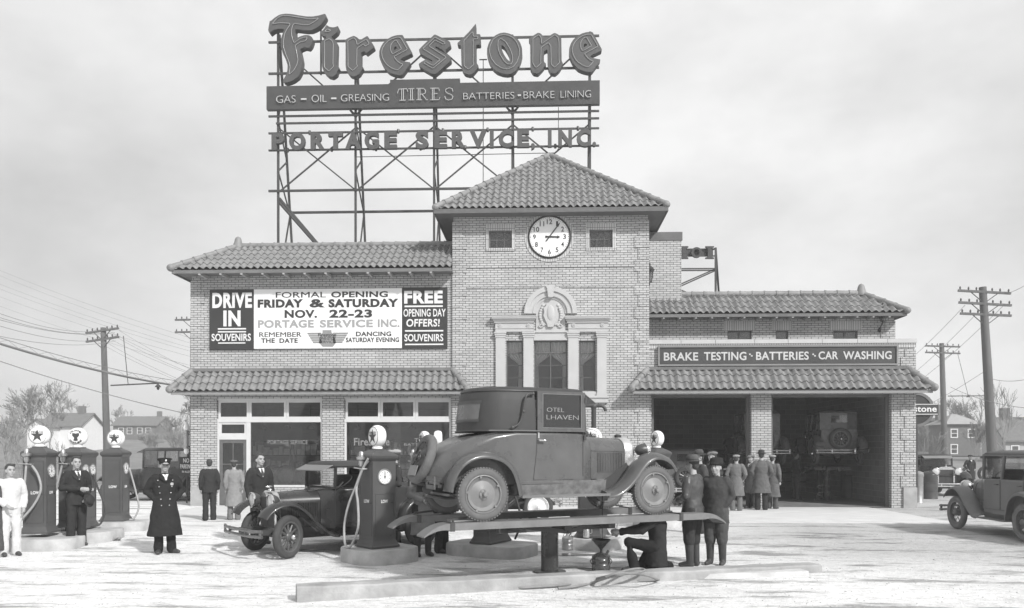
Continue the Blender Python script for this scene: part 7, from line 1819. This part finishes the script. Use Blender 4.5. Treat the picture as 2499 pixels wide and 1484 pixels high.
# ================================================================ bare trees
def tree(u, D, vtop, seed, label, spread=.5, gen=6, shrub=False, z=None, group='bare trees', lean=0, thin=1.0, nb=(2, 4)):
    p = DP(u, CY, D); z0 = hgt(p.x, p.y) if z is None else z; H_ = DP(u, vtop, D).z-z0 if D > 0 else 11.0; rr = random.Random(seed)
    T = thing('bare_tree' if not shrub else 'bare_shrub', label, 'tree' if not shrub else 'shrub', (p.x, p.y, z0), 0, group)
    tb, cb = MB(), MB()
    tw = abs(D)*.00016
    def grow(pos, d, ln, r, g):
        mb = tb if g >= gen-1 else cb
        segs = 3; pts = [pos]; dd = d.copy()
        for i in range(segs):
            dd = (dd+Vector((rr.uniform(-.16, .16), rr.uniform(-.16, .16), rr.uniform(-.05, .12)))).normalized(); pts.append(pts[-1]+dd*ln/segs)
        r2 = r*.62
        mb.tube(pts, [max(r*(1-.38*i/segs)*.62, tw) for i in range(segs+1)], 5 if g > 2 else 3, caps=False)
        if g == 0: return
        for _ in range(rr.randint(*nb) if g > 1 else rr.randint(2, 4)):
            t_ = rr.choice((.45, .7, 1.0, 1.0)); o_ = pts[0].lerp(pts[-1], t_) if t_ < 1 else pts[-1]
            u_, v_, a_ = basis(dd); an = rr.uniform(0, 2*pi); sp_ = rr.uniform(.5, 1.25)*spread
            nd = (a_+(u_*cos(an)+v_*sin(an))*sp_+Vector((0, 0, .12))).normalized(); grow(o_, nd, ln*rr.uniform(.58, .82), r2*rr.uniform(.75, 1), g-1)
    if shrub:
        for _ in range(9): grow(Vector((rr.uniform(-.5, .5)*H_*.3, rr.uniform(-.3, .3), 0)), Vector((rr.uniform(-.5, .5), rr.uniform(-.4, .4), 1)).normalized(), H_*.34, .03, gen-1)
    else: grow(Vector((0, 0, -.1)), Vector((lean, 0, 1)).normalized(), H_*.30, H_*.020*thin, gen)
    # scale so that the top reaches the right height
    zs = [v[2] for v in tb.v+cb.v]; f = H_/max(zs)
    for mb in (tb, cb): mb.v = [(v[0]*f, v[1]*f, v[2]*f) for v in mb.v]
    if tb.v: tb.build('trunk', BARK, T, 60)
    if cb.v: cb.build('crown', BARK, T, 60)
    return T
tree(95, 62, 925, 5, 'spreading bare tree beyond the star globe pumps', .6, 7, z=0)
tree(170, 120, 960, 6, 'bare tree beside the white frame house', .55, 6)
tree(298, 145, 985, 7, 'small rounded bare tree between the two houses', .6, 6)
tree(440, 70, 938, 8, 'broad bare tree rising behind the shop corner', .62, 7, z=0)
tree(30, 48, 985, 9, 'thin bare sapling at the edge of the field', .4, 5)
tree(8, 40, 1000, 19, 'pale slender sapling close behind the boy in white', .42, 6)
tree(140, 44, 1030, 10, 'slight bare sapling between the pump globes', .45, 5)
tree(60, 38, 1062, 11, 'tangled bare shrub behind the pump row', .6, 5, True, group='bare shrubs')
tree(455, 60, 1020, 12, 'tangled bare shrub at the shop corner', .6, 5, True, group='bare shrubs')
tree(370, 95, 1045, 13, 'low bare shrub in front of the brick house', .6, 5, True, group='bare shrubs')
tree(2345, 90, 968, 14, 'large bare tree behind the hip roofed house', .62, 7)
tree(2376, 46, 1002, 15, 'slender young tree beside the leaning pole', .34, 5, thin=.6)
tree(2455, 42, 930, 16, 'forked young tree above the lot edge sedan', .38, 5, thin=.6)
tree(2252, 50, 1040, 17, 'young bare tree by the round sign pole', .4, 5, thin=.7)
tree(2278, 55, 1045, 18, 'thin young tree beyond the open tourer', .36, 5, thin=.7)
tree(2480, 75, 985, 20, 'hazy bare tree by the chimneyed cottage', .55, 6)
# ================================================================ houses
def house(label, u, D, wd, dp, hh, roofh, wall, roof, wins, rz=0, hip=False, chim=None, gable=None, name='house', z=None, cat='house'):
    p = DP(u, CY, D); z0 = (hgt(p.x, p.y) if z is None else z); T = thing(name, label, cat, (p.x, p.y, z0), rz)
    b = MB(); w2, d2 = wd/2, dp/2
    b.bb(-w2, w2, -d2, d2, -.5, hh)
    if not hip:
        for s in (-1, 1): b.quad((s*w2, -d2, hh), (s*w2, d2, hh), (s*w2, 0, hh+roofh))
    b.build('wall', wall, T)
    b = MB(); e = .35
    if hip:
        r_ = min(w2, d2)*.85; P_ = [(-w2-e, -d2-e, hh-.05), (w2+e, -d2-e, hh-.05), (w2+e, d2+e, hh-.05), (-w2-e, d2+e, hh-.05)]; t1, t2_ = (-w2+r_, 0, hh+roofh), (w2-r_, 0, hh+roofh)
        b.quad(P_[0], P_[1], t2_, t1); b.quad(P_[1], P_[2], t2_); b.quad(P_[2], P_[3], t1, t2_); b.quad(P_[3], P_[0], t1); b.quad(*reversed(P_))
    else:
        for s in (-1, 1):
            b.loft([[Vector((x, s*(d2+e), hh-e*roofh/d2)), Vector((x, 0, hh+roofh)), Vector((x, 0, hh+roofh+.15)), Vector((x, s*(d2+e), hh-e*roofh/d2+.15))] for x in (-w2-e, w2+e)])
    rf = b.build('roof', roof, T)
    if chim:
        b = MB(); b.bb(chim-.35, chim+.35, -.3, .3, hh+roofh*.4, hh+roofh+1.0); b.build('chimney', MT['house_brick'], rf)
    for x, z_, ww, wh in wins:
        b = MB(); y = -d2; frame_rect(b, x-ww/2-.08, x+ww/2+.08, z_-.08, z_+wh+.08, .1, y-.05, .09); b.bb(x-ww/2+.02, x+ww/2-.02, y-.04, y+.0, z_+wh/2-.03, z_+wh/2+.03); fr = b.build('window', WHITE, T)
        b = MB(); b.quad((x-ww/2, y-.02, z_), (x+ww/2, y-.02, z_), (x+ww/2, y-.02, z_+wh), (x-ww/2, y-.02, z_+wh)); b.build('pane', MT['house_glass'], fr)
    if gable:
        gx_, gw, gh, gd = gable; b = MB(); b.bb(gx_-gw/2, gx_+gw/2, -d2-gd, -d2, -.5, gh); b.add([(gx_-gw/2, -d2-gd, gh), (gx_+gw/2, -d2-gd, gh), (gx_, -d2-gd, gh+gw*.32)], [(0, 1, 2)]); b.build('front_wing', wall, T)
        b = MB()
        for s in (-1, 1): b.loft([[Vector((gx_+s*(gw/2+.3), y, gh-.2)), Vector((gx_, y, gh+gw*.32)), Vector((gx_, y, gh+gw*.32+.14)), Vector((gx_+s*(gw/2+.3), y, gh-.06))] for y in (-d2-gd-.3, 0)])
        b.build('wing_roof', roof, T)
        for k in (-1, 0, 1):
            b = MB(); x = gx_+k*gw*.26; frame_rect(b, x-gw*.1, x+gw*.1, gh-1.5, gh-.4, .08, -d2-gd-.05, .06); fr = b.build('window', WHITE, T)
            b = MB(); b.quad((x-gw*.1, -d2-gd-.02, gh-1.5), (x+gw*.1, -d2-gd-.02, gh-1.5), (x+gw*.1, -d2-gd-.02, gh-.4), (x-gw*.1, -d2-gd-.02, gh-.4)); b.build('pane', MT['house_glass'], fr)
    return T
mat('house_glass', .08, .1, var=.2, spec=.6); mat('house_brick', .15, .9, var=.2, scale=3); mat('house_white', .74, .8, var=.05); mat('roof_shingle', .16, .9, var=.25, scale=3); mat('stucco', .45, .9, var=.1); mat('pale_roof', .34, .9, var=.15)
S_ = lambda px, D: px*D/FPX
house('white frame house with a front gable and dark chimney', 178, 100, S_(95, 100), 5.0, 3.1, 1.5, MT['house_white'], MT['roof_shingle'], ((1.6, .8, .8, 1.1),), chim=1.2, gable=(-1.5, 2.6, 2.9, 2.2))
house('low brick house with a row of white windows across the field', 350, 140, S_(105, 140), 6, 2.4, 1.5, MT['house_brick'], MT['roof_shingle'], tuple((x, .9, .8, 1.0) for x in (-2.4, -.9, .9, 2.4)), chim=2.9)
house('square brick house with a hip roof and white windows', 2328, 85, S_(78, 85), 4, 3.4, 1.1, MT['house_brick'], MT['pale_roof'], ((-1.0, 2.0, .6, .8), (.75, 2.0, .6, .8), (-1.0, .3, .6, .9)), hip=True, chim=-1.5)
house('dark flat fronted house partly behind the thin pole', 2262, 95, S_(50, 95), 4, 3.6, .5, MT['house_brick'], MT['roof_shingle'], ((.4, .6, .7, 1.2),), hip=True)
house('pale cottage with a tall chimney beyond the lot edge sedan', 2470, 75, S_(90, 75), 4, 2.2, 1.9, MT['stucco'], MT['roof_shingle'], ((-.9, .7, .6, .8), (.5, .7, .6, .8)), chim=-.7)
house('long low pale shed behind the young trees', 2410, 100, S_(120, 100), 4, 1.6, .8, MT['stucco'], MT['pale_roof'], ((-1.5, .4, .6, .7), (1.2, .4, .6, .7)))
# unseen houses and trees added behind the camera for glass and paint to mirror
for u, D, wd, lab in ((700, -44, 11, 'tall frame house added across the street for the shop glass to mirror'), (1500, -47, 13, 'wide brick boarding house added across the street for reflections'), (2350, -43, 10, 'grey stucco house added across the street from the garage for reflections'), (50, -46, 10, 'white gabled house added across the street from the pumps for reflections')):
    house(lab, u, D, wd, 8, 5.6, 3.0, MT[('stucco', 'house_brick', 'stucco', 'house_white')[int(u/700)]], MT['roof_shingle'], tuple((x*wd*.28, z_, 1.0, 1.6) for x in (-1, 0, 1) for z_ in (.9, 3.5)), rz=pi, chim=wd*.3, z=-.09)
for u, sd_, lab in ((420, 51, 'bare tree added before the frame house across the road for reflections'), (1150, 52, 'bare tree added between the houses across the road for reflections'), (1950, 53, 'bare tree added before the boarding house across the road for reflections')):
    p = DP(u, CY, -34); tree(u, -34, 2200, sd_, lab, .55, 5, z=-.09, group='trees added across the road for reflections')
# far wood along the skyline, one grey mass
rr = random.Random(77); b = MB()
for i in range(5200):
    side = rr.random() < .5; u = rr.uniform(-120, 520) if side else rr.uniform(2180, 2620); D = rr.uniform(190, 260)
    p = DP(u, CY, D); hgt_ = rr.uniform(2.5, 6.5)*(.6+.4*sin(u*.045)); z0 = hgt(p.x, p.y)
    a = Vector((p.x, p.y, z0+rr.uniform(0, hgt_*.5))); c = a+Vector((rr.uniform(-1.1, 1.1), rr.uniform(-.6, .6), rr.uniform(.8, 1)*hgt_*.5)); b.tube([a, c], [.12, .05], 3, caps=False)
tag(b.build('far_wood', BARK), 'grey line of distant leafless woods along the skyline', 'woods', None, 'stuff')
# tyre rack on the far side of the road
p = DP(2362, CY, 43); T = thing('tyre_rack', 'upright frame holding tyres behind the man on the road', 'rack', (p.x, p.y, hgt(p.x, p.y)), YAW)
b = MB(); w_ = 1.35
for x in (-w_, w_): b.bar((x, 0, -.1), (x, 0, 1.5), .05)
b.bar((-w_, 0, 1.48), (w_, 0, 1.48), .05); b.bar((-w_, 0, .1), (w_, 0, .1), .05); b.build('rack_frame', STEEL, T)
for x in (-.9, 0, .9):
    b = MB(); b.lathe([(.25, -.06), (.36, -.07), (.4, 0), (.36, .07), (.25, .06)], (x, -.02, .55), (0, -1, 0), n=28, caps=False); b.build('tyre', RUBBER, T, 50)
# ================================================================ the air: faint smoke haze
b = MB(); b.bb(-950, 950, -60, 1450, -3, 19.5)
hz = b.build('haze', None); tag(hz, kind='stuff')
hm = bpy.data.materials.new('haze_air'); hm.use_nodes = True; t = hm.node_tree; t.nodes.clear()
ho = NN(t, 'ShaderNodeOutputMaterial'); hv = NN(t, 'ShaderNodeVolumePrincipled'); hv.inputs['Color'].default_value = (.96, .96, .96, 1); hv.inputs['Density'].default_value = HAZE_D = .0023; hv.inputs['Anisotropy'].default_value = .1
t.links.new(hv.outputs[0], ho.inputs['Volume']); hz.data.materials.append(hm)
